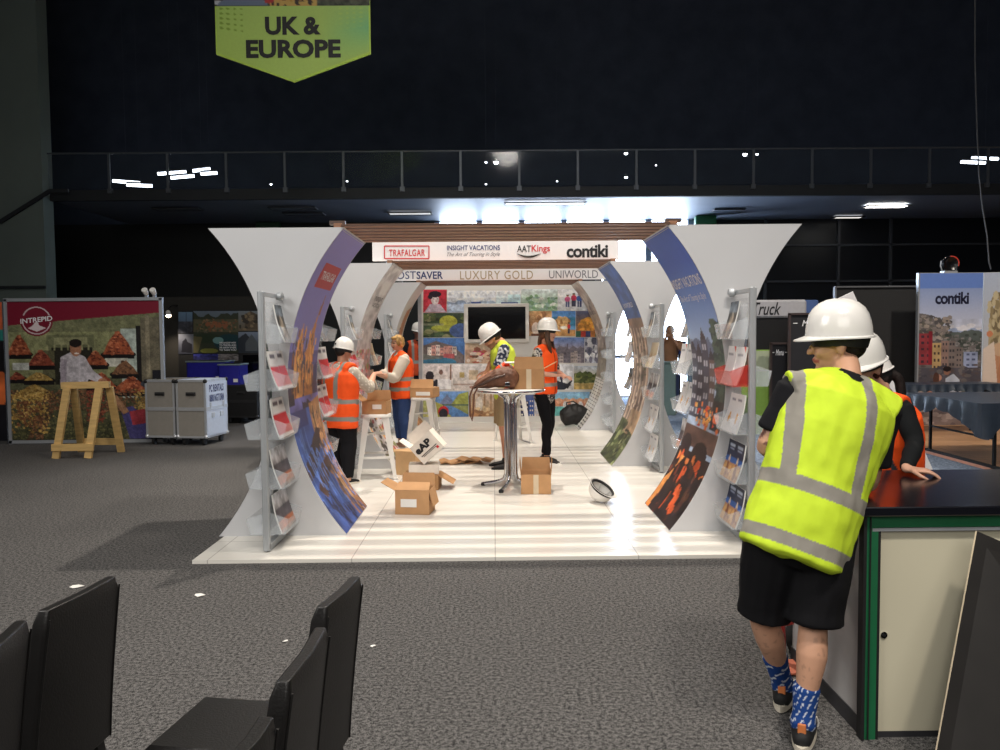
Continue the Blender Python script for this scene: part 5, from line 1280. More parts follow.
lettering('lettering', 'eAP', fe, INK_BLACK, eb, .05); mb = MB(); mb.box((0, -.1225, .075), (.20, .002, .008)); mb.box((.0, -.1225, .06), (.17, .002, .005)); mb.build('printed_rule', INK_BLACK, eb)
mb = MB(); mb.box((.09, -.1225, .045), (.025, .002, .025)); mb.build('red_mark', INK_RED, eb)
p = gnd(406, 476, PT); make_box((p.x+.03, p.y+.16, PT), R(-20), .24, .24, .26, 'plain brown box between the left stool and the white cartons', cardm(2), [('W', 95)], True, False)
p = gnd(537, 495, PT); make_box((p.x, p.y+.17, PT), R(-3), .29, .27, .19, 'cardboard box sealed with pale tape on the floor beside the table base', cardm(0), [('N', 2), ('W', 4), ('E', 4)], False, True)
# flattened cardboard
p = gnd(462, 463, PT)
for i, (dx, dy, rz, sx, sy, lb) in enumerate([(-.02, .05, .12, .50, .34, 'flattened brown cardboard sheet on the floor behind the box pile'), (.16, .0, -.25, .42, .26, 'smaller cardboard offcut lying over the flattened sheet'), (-.62, .30, .5, .30, .22, 'torn cardboard flap by the feet of the blonde woman')]):
    mb = MB(); n = 8; vs = []; 
    for j in range(n+1):
        for k in (0, 1): vs.append((sx*(j/n-.5), sy*(k-.5)+.02*math.sin(j*1.7), .02+.030*i*(i < 2)+.014*math.sin(j*2.1+i)))
    mb.raw(vs, [(2*j, 2*j+2, 2*j+3, 2*j+1) for j in range(n)])
    o = mb.build('cardboard_sheet', cardm(1 if i else 0), None); o.location = (p.x+dx, p.y+dy, PT); o.rotation_euler = (0, 0, rz); md = o.modifiers.new('t', 'SOLIDIFY'); md.thickness = .006; tag(o, lb, 'cardboard', 'loose cardboard sheets')
# --- bar table
tp = gnd(512, 487, PT); TX, TY = tp.x-.01, tp.y
tb = empty('bar_table', (TX, TY, PT), 'tall chrome pedestal table with round white top and four-toed base', 'table')
TZ = at(512, 391, TY-.33).z-PT
mb = MB(); mb.lathe([(.01, TZ-.03), (.33, TZ-.03), (.345, TZ-.022), (.345, TZ-.006), (.335, TZ), (.01, TZ)], 48); mb.build('table_top', mat('pale_table_top', (226, 224, 220), .25, var=.02), tb, True)
mb = MB(); mb.lathe([(.347, TZ-.025), (.350, TZ-.02), (.350, TZ-.008), (.347, TZ-.004)], 48, close=False); mb.build('rim', CHROME, tb, True)
for a in (R(70), R(160), R(250), R(-20)):
    c_, s_ = math.cos(a), math.sin(a)
    q = lambda r_, z: V(c_*r_, s_*r_, z)
    mb = MB(); mb.tube([q(.30, .018), q(.16, .045), q(.075, .075), q(.052, .14), q(.050, .4), q(.050, TZ-.16), q(.06, TZ-.09), q(.13, TZ-.045), q(.26, TZ-.036)], .0195, 12); lg = mb.build('leg', CHROME, tb, True)
    mb = MB(); mb.lathe([(.001, -.002), (.024, 0), (.026, .02), (.02, .03), (.001, .032)], 12, M=Matrix.Translation(q(.30, 0))); mb.build('foot_cap', RUBBER, lg, True)
TT = PT+TZ
# box on the table, sheet of card, orange cloth, leather bag
q = at(530, 391, TY-.1); make_box((q.x, TY+.02, TT), R(-5), .30, .26, .20, 'cardboard box on the chrome table, closed with pale tape', cardm(1), [('S', -10), ('E', 62)], False, True)
q = at(521, 366, TY+.05); mb = MB(); mb.box((q.x-.02, TY+.05, TT+.262), (.30, .22, .012), bev=.003); mb.box((q.x-.02, TY+.05, TT+.2565), (.29, .21, .002)); tag(mb.build('white_folder', WLAB), 'white flat folder lying on the box on the chrome table', 'folder')
L_ = Loft(); q = at(508, 371, TY+.2)
c = V(q.x, TY+.18, TT)
L_.chain([c+V(-.10, 0, .16), c+V(-.04, .0, .20), c+V(.05, 0, .17), c+V(.11, .02, .13)], [(.04, .05), (.06, .06), (.05, .055), (.03, .04)]); L_.chain([c+V(-.05, .02, .13), c+V(.03, 0, .05)], [.07, .09])
def vfold(p):
    return (150, 150, 140) if abs(math.sin(p[0]*30+p[2]*12)) > .93 else (255, 78, 34)
o = L_.fuse('folded_vest', .008, HIVIS, None, vfold, .012, 14, 2); tag(o, 'crumpled orange hi-vis vest lying on the chrome table behind the bag', 'vest')
LEA = mat('worn_brown_leather', (104, 66, 46), .65, var=.35, scale=9, bump=.6, bscale=18)
q = at(497, 388, TY-.12)
bg = empty('leather_bag', (q.x, TY-.08, TT), 'worn brown leather bag with hanging straps on the left of the chrome table', 'bag')
L_ = Loft(); L_.chain([V(-.19, 0, .05), V(-.10, 0, .075), V(.0, 0, .11), V(.10, 0, .12), V(.14, 0, .10)], [(.05, .04), (.09, .065), (.11, .095), (.11, .11), (.10, .10)], side=V(0, 1, 0))
L_.mb.v = [(x, y, max(z, .002)) for x, y, z in L_.mb.v]
L_.fuse('bag_body', .008, LEA, bg, None, .010, 16, 2)
mb = MB(); mb.tube([(-.06, -.10, .14), (-.16, -.12, .09), (-.235, -.13, .035), (-.27, -.13, -.06), (-.265, -.13, -.24), (-.25, -.13, -.30), (-.235, -.13, -.22), (-.225, -.13, -.04), (-.19, -.115, .03), (-.10, -.11, .05)], .009, 8); mb.build('strap', LEA, bg, True)
mb = MB(); mb.tube([(.08, -.11, .15), (-.02, -.125, .12), (-.12, -.12, .08), (-.20, -.10, .03), (-.24, -.07, .02)], .011, 8); mb.build('strap', mat('dark_leather', (66, 42, 32), .45), bg, True)
mb = MB(); mb.box((.10, -.115, .06), (.05, .012, .035), bev=.004); mb.build('buckle', CHROME, bg)
# hard hat upside down on the floor
p = gnd(605, 506, PT)
hh = empty('hard_hat', (p.x, p.y+.12, PT+.125), 'white hard hat lying on its side on the glossy floor', 'hard hat')
zq = V(-.42, .38, -.82).normalized(); yq = V(.75, -.5, -.4); yq = (yq-zq*yq.dot(zq)).normalized(); T_ = Matrix((yq.cross(zq), yq, zq)).transposed()
o = hat_part(hh, V(0, 0, 0), T_, .94, HATM, name='shell'); md = o.modifiers.new('t', 'SOLIDIFY'); md.thickness = .004
zm = min((v.co.z for v in o.data.vertices)); hh.location.z = PT-zm+.001
mb = MB(); ring = []
for k in range(25): a = 2*PI*k/24; ring.append(T_ @ V(math.sin(a)*.095, math.cos(a)*.115, .012))
mb.tube(ring, .013, 8, cap=False); mb.build('sweat_band', RUBBER, hh, True)
mb = MB()
for a in (0, 1.05, 2.1): mb.tube([T_ @ V(math.sin(a)*.095*t, math.cos(a)*.115*t, .02+.10*(1-t*t)) for t in (-1, -.6, -.2, .2, .6, 1)], .007, 6)
mb.build('cradle_strap', mat('grey_webbing', (190, 190, 188), .7), hh, True)
mb = MB(); mb.box(T_ @ V(.117, .04, .05), (.02, .02, .02), bev=.006); mb.build('red_sticker', INK_RED, hh)
# black bag at the back
p = gnd(577, 428, PT)
bb = empty('shoulder_bag', (p.x, p.y+.25, PT), 'black bag slumped on the floor against the photo wall', 'bag')
L_ = Loft(); L_.chain([V(-.17, 0, .16), V(0, 0, .20), V(.18, 0, .15)], [(.10, .15), (.12, .18), (.10, .14)], side=V(0, 1, 0)); L_.ball((-.1, 0, .3), (.08, .06, .07)); L_.mb.v = [(x, y, max(z, .003)) for x, y, z in L_.mb.v]
L_.fuse('bag_body', .012, mat('black_nylon', (22, 22, 24), .6, var=.1), bb, None, .02, 9, 2)
mb = MB(); mb.tube([(-.14, -.02, .28), (-.15, -.03, .40), (-.04, -.03, .42), (.05, -.02, .36), (.12, 0, .30)], .012, 8); mb.build('strap', mat('black_strap', (28, 28, 30), .5), bb, True)

# ================================================================== LEFT SIDE OF THE HALL
ALUM = mat('aluminium_edge', (186, 190, 196), .35, .5, var=.03)
# spice market booth
BYL = 11.9
ib = empty('exhibition_booth', at(80, 440, BYL), 'booth wall with spice market photo under a dark red band with INTREPID logo', 'booth')
ib.location.z = 0; org = ib.location.copy()
A = at(6.5, 302, BYL); B = at(159, 299, BYL); zt = A.z; x0 = A.x-org.x; x1 = B.x-org.x; zb = .06
mb = MB(); mb.box(((x0+x1)/2, .03, zt/2), (x1-x0, .04, zt)); mb.build('wall_board', mat('booth_back', (60, 60, 60), .6), ib)
mb = MB()
for x in (x0-.02, x1+.02): mb.box((x, .02, zt/2+.02), (.045, .06, zt+.04))
mb.box(((x0+x1)/2, .02, zt+.03), (x1-x0+.09, .06, .045)); mb.box(((x0+x1)/2, .02, .03), (x1-x0+.09, .06, .045)); mb.build('frame', ALUM, ib)
p = Pic(260, 250, (122, 124, 92), (70, 70, 52))
p.rect(0, .22, 1, .55, (134, 136, 98)); p.rect(.25, .24, .56, .36, (112, 114, 84)); p.rect(.30, .26, .52, .31, (150, 150, 112)); p.rect(.28, .33, .55, .6, (44, 42, 34)); p.rect(.22, .35, .30, .62, (92, 90, 66)); p.rect(.74, .2, .84, .7, (172, 184, 176)); p.rect(.84, .18, .87, .6, (30, 28, 28)); p.rect(.87, .12, 1, .9, (104, 98, 82)); p.rect(.9, .1, .93, .9, (130, 122, 102))
for i in range(7): p.rect(.25+i*.045, .31, .262+i*.045, .35, (150, 148, 110))
def heap(cx, by, w_, h_, cols, seed, tray=True):
    if tray: p.ell(cx, by, w_*1.12, .03, (34, 30, 28)); p.rect(cx-w_*1.0, by, cx+w_*1.0, by+.03, (28, 24, 24))
    p.poly([(cx-w_, by), (cx-w_*.55, by-h_*.62), (cx-w_*.1, by-h_), (cx+w_*.15, by-h_*.97), (cx+w_*.6, by-h_*.55), (cx+w_, by)], cols[0])
    rs = np.random.RandomState(seed)
    for i in range(int(w_*h_*5200)):
        y = rs.rand(); x = (rs.rand()*2-1)*(1-y*.9); p.ell(cx+x*w_, by-y*h_, .006+rs.rand()*.006, .005+rs.rand()*.004, cols[rs.randint(len(cols))])
OR_ = [(156, 84, 56), (130, 62, 44), (184, 112, 80), (104, 50, 38)]; RD = [(132, 66, 50), (100, 46, 38), (156, 88, 66)]; YL = [(172, 140, 76), (136, 104, 56), (196, 166, 104)]; BR = [(116, 82, 60), (84, 58, 44), (140, 100, 72)]; DG = [(84, 84, 56), (60, 62, 44), (110, 106, 70)]
heap(.72, .385, .105, .165, OR_, 1); p.rect(.63, .41, .78, .47, (196, 196, 184)); heap(.07, .38, .08, .14, OR_, 2); heap(.21, .46, .09, .11, RD, 3); p.rect(.02, .44, .13, .49, (190, 192, 186)); heap(.57, .46, .08, .1, OR_, 4); heap(.76, .53, .09, .1, BR, 5)
heap(.05, .56, .06, .05, RD, 6); heap(.19, .57, .10, .06, YL, 7); heap(.60, .62, .10, .1, OR_, 8); heap(.80, .66, .13, .11, OR_, 9)
heap(.16, .70, .16, .10, YL, 10, False)
rs = np.random.RandomState(4)
for i in range(2600):
    x = rs.rand(); y = .64+rs.rand()*.36
    if x < .28: c = (YL if y < .85 else DG) if (x+y*.4) % .3 < .2 else BR
    elif x < .5: c = DG if y > .78 else BR
    elif x < .62: c = RD if y < .88 else DG
    else: c = DG if y > .8 else (YL if x > .82 else BR)
    p.ell(x, y, .007, .006, c[rs.randint(3)])
p.blobs(120, .0, .64, .25, .95, .008, [(196, 160, 90), (150, 116, 64)], 8); p.blobs(120, .04, .72, .2, .9, .008, [(110, 72, 50), (140, 96, 64)], 9)
p.poly([(.34, .40), (.42, .36), (.50, .40), (.55, .50), (.62, .56), (.60, .60), (.52, .56), (.50, .60), (.36, .60), (.33, .50)], (190, 184, 190)); p.poly([(.34, .41), (.38, .42), (.37, .6), (.33, .6)], (160, 150, 160)); p.ell(.44, .34, .038, .055, (168, 118, 92)); p.ell(.44, .30, .042, .03, (40, 32, 30)); p.ell(.445, .375, .016, .006, (230, 220, 214)); p.ell(.61, .575, .03, .02, (168, 118, 92))
p.poly([(.72, .78), (.80, .76), (.96, .90), (1, 1), (.78, 1)], (74, 70, 120)); p.poly([(.66, .70), (.70, .68), (.78, .80), (.74, .82)], (168, 126, 96)); p.poly([(.78, .80), (.88, .78), (.92, .88), (.80, .90)], (160, 60, 70)); p.ell(.92, .60, .06, .03, (60, 64, 72))
p.rect(.94, .5, 1, 1, (26, 26, 34)); p.grain(.08, 10); p.grain(.12, 50); p.a = p.a+(np.random.RandomState(1).rand(*p.U.shape)[..., None]-.5)*26
p.poly([(0, 0), (1, 0), (1, .085), (.5, .125), (0, .17)], (124, 30, 50)); p.ell(.19, .135, .108, .112, (124, 30, 50)); p.ell(.19, .135, .096, .1, (214, 196, 200)); p.ell(.19, .135, .088, .092, (124, 30, 50))
p.poly([(.13, .19), (.16, .175), (.185, .14), (.195, .12), (.205, .17), (.23, .18), (.25, .19), (.19, .215)], (224, 210, 212)); p.rect(.08, .10, .30, .145, (124, 30, 50))
print_mesh('spice_market_print', p, flat_fn((x0, .006, zt), (x1, .006, zt), (x0, .006, zb)), PRINT, ib)
lettering('lettering', 'INTREPID', lambda u, v: V(x0+(x1-x0)*(.085+.21*u), .003, zt-(zt-zb)*(.112+.035*v-.022*(u-.5))), INK_WHITE, ib, .02)
# small spotlights clipped on the booth top
for px in (146, 154):
    q = at(px, 296, BYL); o = empty('clip_spotlight', (q.x, BYL+.02, zt+.05), ('left' if px == 146 else 'right')+' small white clip spotlight on top of the spice market booth', 'spotlight', 'clip spotlights on the booth')
    mb = MB(); mb.box((0, 0, .02), (.04, .05, .04)); mb.build('clip', ALUM, o)
    mb = MB(); mb.lathe([(.001, 0), (.035, .01), (.045, .09), (.04, .1), (.001, .1)], 14, M=Matrix.Translation((0, 0, .05)) @ Matrix.Rotation(R(50), 4, 'X')); mb.build('lamp_head', WMET, o, True)
q0 = at(0, 300, BYL-.4); q1 = at(5, 300, BYL)
ob = empty('exhibition_booth', (q1.x-.06, BYL, 0), 'orange and teal booth panel cut off by the left edge of the photo', 'booth')
mb = MB(); mb.box((-.5, .04, zt/2), (1.0, .04, zt)); mb.build('wall_board', mat('booth_back', (60, 60, 60)), ob)
p = Pic(40, 90, (30, 26, 30), (24, 24, 30)); p.rect(0, 0, 1, .2, (196, 96, 60)); p.rect(0, .2, 1, .28, (50, 130, 124)); p.ell(.9, .62, .25, .12, (206, 104, 56)); p.ell(.6, .45, .3, .1, (60, 50, 60)); p.grain(.2, 8)
print_mesh('photo_print', p, flat_fn((-1, .015, zt), (0, .015, zt), (-1, .015, .05)), PRINT, ob)
# sawhorse
SW = mat('pine_timber', (196, 162, 104), .6, var=.15, scale=5, stretch=(1, 1, 6))
f0 = gnd(58, 458); f1 = gnd(89, 458); f2 = gnd(118, 453)
sh = empty('sawhorse', ((f0.x+f2.x)/2, f0.y+.05, 0), 'bare pine sawhorse standing in front of the spice market booth', 'sawhorse'); org = sh.location.copy()
zt_ = at(85, 382, f0.y+.1).z
tL = V(at(62, 383, f0.y).x-org.x, .0, zt_-.04); tR = V(at(101, 381, f0.y).x-org.x, .12, zt_-.04)
mb = MB(); mb.bar(tL+V(-.03, 0, 0), tR+V(.03, 0, 0), .10, .085); mb.build('top_beam', SW, sh)
legs = [(V(f0.x-org.x, -.10, 0), tL+V(.06, -.04, -.03)), (V(f1.x-org.x, -.10, 0), tR+V(-.08, -.06, -.03)), (V(at(80, 452, f0.y+.5).x-org.x, .5, 0), tL+V(.10, .05, -.03)), (V(f2.x-org.x, .45, 0), tR+V(-.0, .05, -.03))]
for a, b in legs: mb = MB(); mb.bar(a, b, .09, .045, up=(0, 1, .1)); mb.build('leg', SW, sh)
mb = MB(); mb.bar(legs[0][0].lerp(legs[0][1], .16)+V(-.06, -.03, 0), legs[1][0].lerp(legs[1][1], .16)+V(.06, -.03, 0), .035, .09); mb.build('cross_rail', SW, sh)
mb = MB(); mb.bar(legs[2][0].lerp(legs[2][1], .16)+V(-.03, .03, 0), legs[3][0].lerp(legs[3][1], .16)+V(.03, .03, 0), .035, .09); mb.build('cross_rail', SW, sh)
# road cases
CASEG = mat('grey_case_laminate', (132, 128, 122), .5, var=.05); CASEB = mat('pale_blue_case_laminate', (196, 208, 228), .45, var=.04)
def road_case(cx, cy, rz, w_, d, h, label, side_m, txt=False, body=CASEG, edge=ALUM):
    o = empty('road_case', (cx, cy, 0), label, 'road case', 'wheeled road cases', rz)
    z0 = .11; 
    mb = MB(); mb.box((0, 0, z0+h/2), (w_-.01, d-.01, h-.01)); b_ = mb.build('case_body', [body], o)
    if side_m is not body:
        mb = MB(); mb.box((w_/2-.003, 0, z0+h/2), (.006, d-.02, h-.02)); mb.box((0, 0, z0+h-.003), (w_-.02, d-.02, .006)); mb.build('side_panel', side_m, o)
    e = .03; mb = MB()
    for sx in (-1, 1):
        for sy in (-1, 1): mb.box((sx*(w_/2-e/2), sy*(d/2-e/2), z0+h/2), (e, e, h))
        for z in (z0+e/2, z0+h-e/2): mb.box((sx*(w_/2-e/2), 0, z), (e, d, e))
    for sy in (-1, 1):
        for z in (z0+e/2, z0+h-e/2): mb.box((0, sy*(d/2-e/2), z), (w_, e, e))
    mb.box((0, -d/2-.001, z0+h*.50), (w_, .006, .05)); mb.box((w_/2+.001, 0, z0+h*.50), (.006, d, .05)); mb.build('edge_trim', edge, o)
    for sx in (-1, 1):
        for sy in (-1, 1):
            for z in (z0+.02, z0+h-.02): mb = MB(); mb.lathe([(.001, -.032), (.022, -.024), (.032, 0), (.022, .024), (.001, .032)], 10, M=Matrix.Translation((sx*(w_/2-.012), sy*(d/2-.012), z))); mb.build('ball_corner', RUBBER if z > .5 else edge, o, True)
            mb = MB(); mb.lathe([(.001, -.018), (.045, -.018), (.05, 0), (.045, .018), (.001, .018)], 14, M=Matrix.Translation((sx*(w_/2-.08), sy*(d/2-.08), .05)) @ Matrix.Rotation(R(90), 4, 'Y')); mb.box((sx*(w_/2-.08), sy*(d/2-.08), .095), (.06, .08, .03)); mb.build('caster', RUBBER, o, True)
    mb = MB(); mb.box((0, -d/2-.004, z0+h*.76), (.15, .01, .05), bev=.004); mb.build('handle_dish', mat('dark_dish', (44, 44, 46), .5), o)
    mb = MB(); mb.tube([(-.055, -d/2-.01, z0+h*.76), (-.05, -d/2-.022, z0+h*.76), (.05, -d/2-.022, z0+h*.76), (.055, -d/2-.01, z0+h*.76)], .009, 8); mb.build('handle', RUBBER, o, True)
    for y in (-.16, .16): mb = MB(); mb.box((w_/2+.006, y*d/.8, z0+h*.38), (.014, .075, .07), bev=.004); mb.build('latch', ALUM, o); mb = MB(); mb.box((w_/2+.006, (y*1.5)*d/.8, z0+h*.55), (.012, .04, .09), bev=.004); mb.build('hinge', ALUM, o)
    if txt:
        fx = w_/2+.003
        lettering('lettering', 'PC RENTALS', lambda u, v: V(fx, -d*.34+d*.66*u, z0+h*(.91-.13*v)), INK_NAVY, o, .03); lettering('lettering', '0800 NGT DRM', lambda u, v: V(fx, -d*.34+d*.66*u, z0+h*(.74-.13*v)), INK_NAVY, o, .03)
    return o
a = gnd(206, 441); b = gnd(180, 441)
rr = R(-9)
cA = gnd(207, 446); w_, d_ = .46, .64
zz = at(205, 380, cA.y).z
rcY = cA.y
cc = V(cA.x, cA.y, 0)+Matrix.Rotation(rr, 3, 'Z') @ V(-w_/2, d_/2, 0)
c2 = cc+Matrix.Rotation(rr, 3, 'Z') @ V(-w_-.035, .02, 0)
road_case(cc.x, cc.y, rr, w_, d_, zz-.11, 'silver road case with PC RENTALS lettering on its pale side', CASEB, True)
road_case(c2.x, c2.y, rr, w_, d_, zz-.11, 'silver road case left of the lettered one', CASEG)
p = gnd(243, 424); road_case(p.x, p.y+.3, R(-8), .62, .55, at(243, 385, p.y).z-.11, 'black road case behind the silver cases', CASEG and mat('black_case_laminate', (26, 26, 28), .5), False, mat('black_case_laminate', (26, 26, 28), .5), mat('dark_trim', (60, 60, 62), .4, .5))
# photo collage on the far left wall and its lamp
CY = 15.6
A = at(178, 310, CY); B = at(262, 310, CY)
cl = empty('photo_display', ((A.x+B.x)/2, CY, A.z), 'dark wall display of castle and village photos with small white text, left of the stand', 'display'); org = cl.location.copy()
zt = A.z; zb2 = at(220, 362, CY).z
mb = MB(); mb.box((0, .06, -(zt-.02)/2), (B.x-A.x+.06, .06, zt-.02)); mb.build('wall_board', mat('black_display', (24, 24, 26), .6), cl)
def CP(x0, y0, x1, y1, pic):
    A = at(x0, y0, CY)-org; B = at(x1, y0, CY)-org; C = at(x0, y1, CY)-org; A.y = B.y = C.y = .022; print_mesh('photo_print', pic, flat_fn(A, B, C), PRINT, cl)
p = Pic(30, 40, (110, 140, 170), (80, 90, 110)); p.rect(0, .45, 1, 1, (60, 62, 70)); p.line(.55, .05, .55, .9, .03, (40, 44, 54)); p.grain(.3, 6, 0, .45); CP(178, 312, 192, 333, p)
p = Pic(30, 40, (120, 124, 136), (60, 62, 74)); p.poly([(.2, .9), (.25, .4), (.5, .2), (.6, .4), (.9, .5), (.9, .95)], (36, 36, 44)); CP(178, 334, 193, 354, p)
p = Pic(90, 90, (110, 124, 140), (60, 70, 60)); p.ridge(.2, .15, (56, 62, 48), 6); p.rect(0, .2, 1, .5, (92, 88, 66)); p.blobs(160, .05, .2, .95, .5, .02, [(120, 84, 60), (140, 112, 84), (70, 80, 56), (96, 92, 76)], 3); p.blobs(30, .3, .26, .75, .38, .03, [(146, 92, 64)], 5); p.ell(.8, .75, .35, .2, (28, 62, 70)); p.ell(.3, .65, .3, .12, (44, 58, 42)); p.ell(.55, .7, .12, .08, (110, 150, 150)); p.poly([(0, .6), (.2, .62), (.1, 1), (0, 1)], (96, 92, 66)); p.ell(.35, .95, .2, .06, (120, 124, 60)); CP(193, 311, 238, 353, p)
p = Pic(40, 40, (130, 140, 150), (110, 96, 76)); p.poly([(.2, .2), (.5, 0), (1, .3), (1, .9), (.3, .9)], (96, 82, 66)); p.blobs(30, 0, .1, 1, 1, .07, [(60, 54, 48), (140, 122, 96)], 3); CP(238, 311, 262, 331, p)
p = Pic(40, 40, (130, 144, 166), (70, 76, 86)); p.poly([(0, .3), (.3, .05), (.9, .8), (1, 1), (0, 1)], (50, 56, 66)); p.poly([(.3, .5), (.55, .1), (.8, .5), (.8, .9), (.3, .9)], (92, 98, 104)); CP(238, 332, 262, 353, p)
p = Pic(60, 16, (52, 56, 130), (60, 60, 110)); p.rect(.55, 0, 1, 1, (120, 116, 116)); p.grain(.3, 5); CP(193, 354, 238, 361, p)
for i in range(4):
    A_ = at(219, 342+i*2.4, CY)-org; B_ = at(236, 343.6+i*2.4, CY)-org
    lettering('lettering', ['WE KNOW WHY', 'TO TRAVEL AND', 'WE KNOW WHERE', 'TO TAKE YOU'][i], (lambda A_, B_: lambda u, v: V(A_.x+(B_.x-A_.x)*u, .018, A_.z+(B_.z-A_.z)*v))(A_, B_), INK_WHITE, cl, .02)
q = at(168, 311, 15.3)
o = empty('clip_spotlight', q, 'lit warm spotlight above the dark wall left of the photo display', 'spotlight')
mb = MB(); mb.lathe([(.001, 0), (.04, .01), (.06, .12), (.055, .12), (.001, .08)], 16, M=Matrix.Rotation(R(150), 4, 'X') @ Matrix.Rotation(R(15), 4, 'Y')); mb.build('lamp_head', WMET, o, True)
mb = MB(); mb.lathe([(.001, .09), (.05, .1), (.05, .112), (.001, .114)], 16, M=Matrix.Rotation(R(150), 4, 'X') @ Matrix.Rotation(R(15), 4, 'Y')); mb.build('bulb', mat('warm_bulb', (255, 240, 215), .4, emit=((255, 226, 190), 30)), o, True)
mb = MB(); mb.tube([(0, 0, .03), (0, .15, .1), (0, .5, .12)], .012, 8); mb.build('arm', RUBBER, o, True)
spot('wall_lamp', q+V(0, 0, -.14), q+V(-.02, .35, -1.5), 40, (1, .84, .66), 90, .8, .03)
slab('wall_partition', at(155, 330, 15.75).x, at(262, 330, 15.75).x, 15.78, 15.84, 0, at(160, 297, 15.75).z, mat('dark_partition', (44, 42, 38), .8))
# blue storage crates
BLU = mat('blue_plastic', (38, 36, 150), .4, var=.1)
for px0, px1, py0, py1, Y, lb in ((186, 226, 361, 386, 14.7, 'blue plastic crate with pale rim behind the silver road cases'), (218, 240, 364, 384, 14.5, 'smaller bright blue crate right behind the lettered road case')):
    A = at(px0, py0, Y); B = at(px1, py1, Y); w_ = B.x-A.x; h_ = A.z-.0
    o = empty('storage_crate', ((A.x+B.x)/2, Y+.25, 0), lb, 'crate', 'blue crates')
    mb = MB(); mb.box((0, 0, A.z*.25), (w_*.95, .48, A.z*.5), bev=.02); mb.build('trolley_base', mat('black_nylon', (22, 22, 24)), o)
    mb = MB(); mb.box((0, 0, A.z*.75), (w_, .5, A.z*.5), bev=.02); mb.build('crate_body', BLU, o)
    mb = MB(); mb.box((0, 0, A.z-.015), (w_+.03, .53, .03), bev=.008); mb.build('rim', mat('grey_green_rim', (120, 136, 140), .5), o)
    mb = MB(); mb.box((w_*.3, -.253, A.z*.72), (.08, .006, .06)); mb.build('label', WLAB, o)
# black monitor beside
A = at(243, 355, 15.2); B = at(262, 383, 15.2)
o = empty('standing_screen', ((A.x+B.x)/2, 15.2, 0), 'black flat screen on a stand left of the left front rack', 'screen')
mb = MB(); mb.box((0, 0, (A.z+B.z)/2), (B.x-A.x, .05, A.z-B.z), bev=.008); mb.build('screen', mat('black_screen', (10, 10, 12)), o)
mb = MB(); mb.box((0, .05, B.z/2+.1), (.06, .04, B.z+.2)); mb.box((0, .05, .015), (.5, .35, .03)); mb.build('stand', RUBBER, o)
# ================================================================== RIGHT SIDE OF THE HALL
WOODF = bpy.data.materials.new('pale_oak_floor'); WOODF.use_nodes = True
nt = WOODF.node_tree; N = nt.nodes; L = nt.links; b = N['Principled BSDF']; tc = N.new('ShaderNodeTexCoord'); br = N.new('ShaderNodeTexBrick')
br.inputs['Scale'].default_value = 1; br.inputs['Brick Width'].default_value = 1.3; br.inputs['Row Height'].default_value = .16; br.inputs['Mortar Size'].default_value = .004
br.inputs['Color1'].default_value = srgb((206, 160, 118))+(1,); br.inputs['Color2'].default_value = srgb((184, 138, 98))+(1,); br.inputs['Mortar'].default_value = srgb((120, 84, 60))+(1,)
L.new(tc.outputs['Object'], br.inputs['Vector']); L.new(br.outputs[0], b.inputs['Base Color']); b.inputs['Roughness'].default_value = .4
WX = gnd(921, 451).x; WYn = gnd(985, 468).y
slab('floor_timber', WX, HX1-.5, WYn-.2, 15.6, 0, .03, WOODF)
slab('trim_3', WX-.05, WX, WYn-.2, 15.6, 0, .035, mat('salmon_edge_strip', (206, 150, 128), .5))
slab('floor_blue_carpet', 2.55, WX-.06, 8.5, 19.3, 0, .006, carpet('blue_grey_carpet', (78, 90, 108), (138, 152, 172), 90))
A = gnd(928, 477.5); tag(MB().box((A.x+.18, A.y, .03), (.62, .14, .05), bev=.004).build('timber_plank', mat('pale_plank', (226, 196, 160), .6)), 'pale timber plank lying on the carpet behind the black counter', 'plank')
# food truck booth
TYY = 12.2
A = at(752, 300, TYY); B = at(808, 317, TYY)
tk = empty('food_booth', ((A.x+B.x)/2, TYY, 0), 'food booth with grey header lettered Truck above a black hatch and green counter front', 'booth'); org = tk.location.copy()
def bx(nm, px0, py0, px1, py1, y0, y1, m, par, org_, Y, bev=0.0, z0=None):
    a = at(px0, py0, Y)-org_; b_ = at(px1, py1, Y)-org_
    zlo = b_.z if z0 is None else z0
    mb = MB(); mb.box(((a.x+b_.x)/2, (y0+y1)/2, (a.z+zlo)/2), (b_.x-a.x, y1-y0, a.z-zlo), bev=bev); return mb.build(nm, m, par)
bx('header', 745, 300, 807, 317.5, 0, .3, mat('grey_header', (168, 168, 174), .5), tk, org, TYY, .03)
bx('hatch', 748, 317, 790, 351, .05, .3, mat('black_hatch', (14, 14, 18), .5), tk, org, TYY)
bx('counter_front', 740, 350, 790, 372, 0, .3, mat('green_front', (132, 168, 76), .5), tk, org, TYY, z0=0)
bx('frosted_panel', 745, 351, 774, 371, -.01, 0, mat('pale_green_panel', (166, 176, 150), .5), tk, org, TYY)
A_ = at(753, 302.5, TYY)-org; B_ = at(781, 315, TYY)-org
lettering('lettering', 'Truck', lambda u, v: V(A_.x+(B_.x-A_.x)*u, -.004, A_.z+(B_.z-A_.z)*v), INK_BLACK, tk, .012, .35)
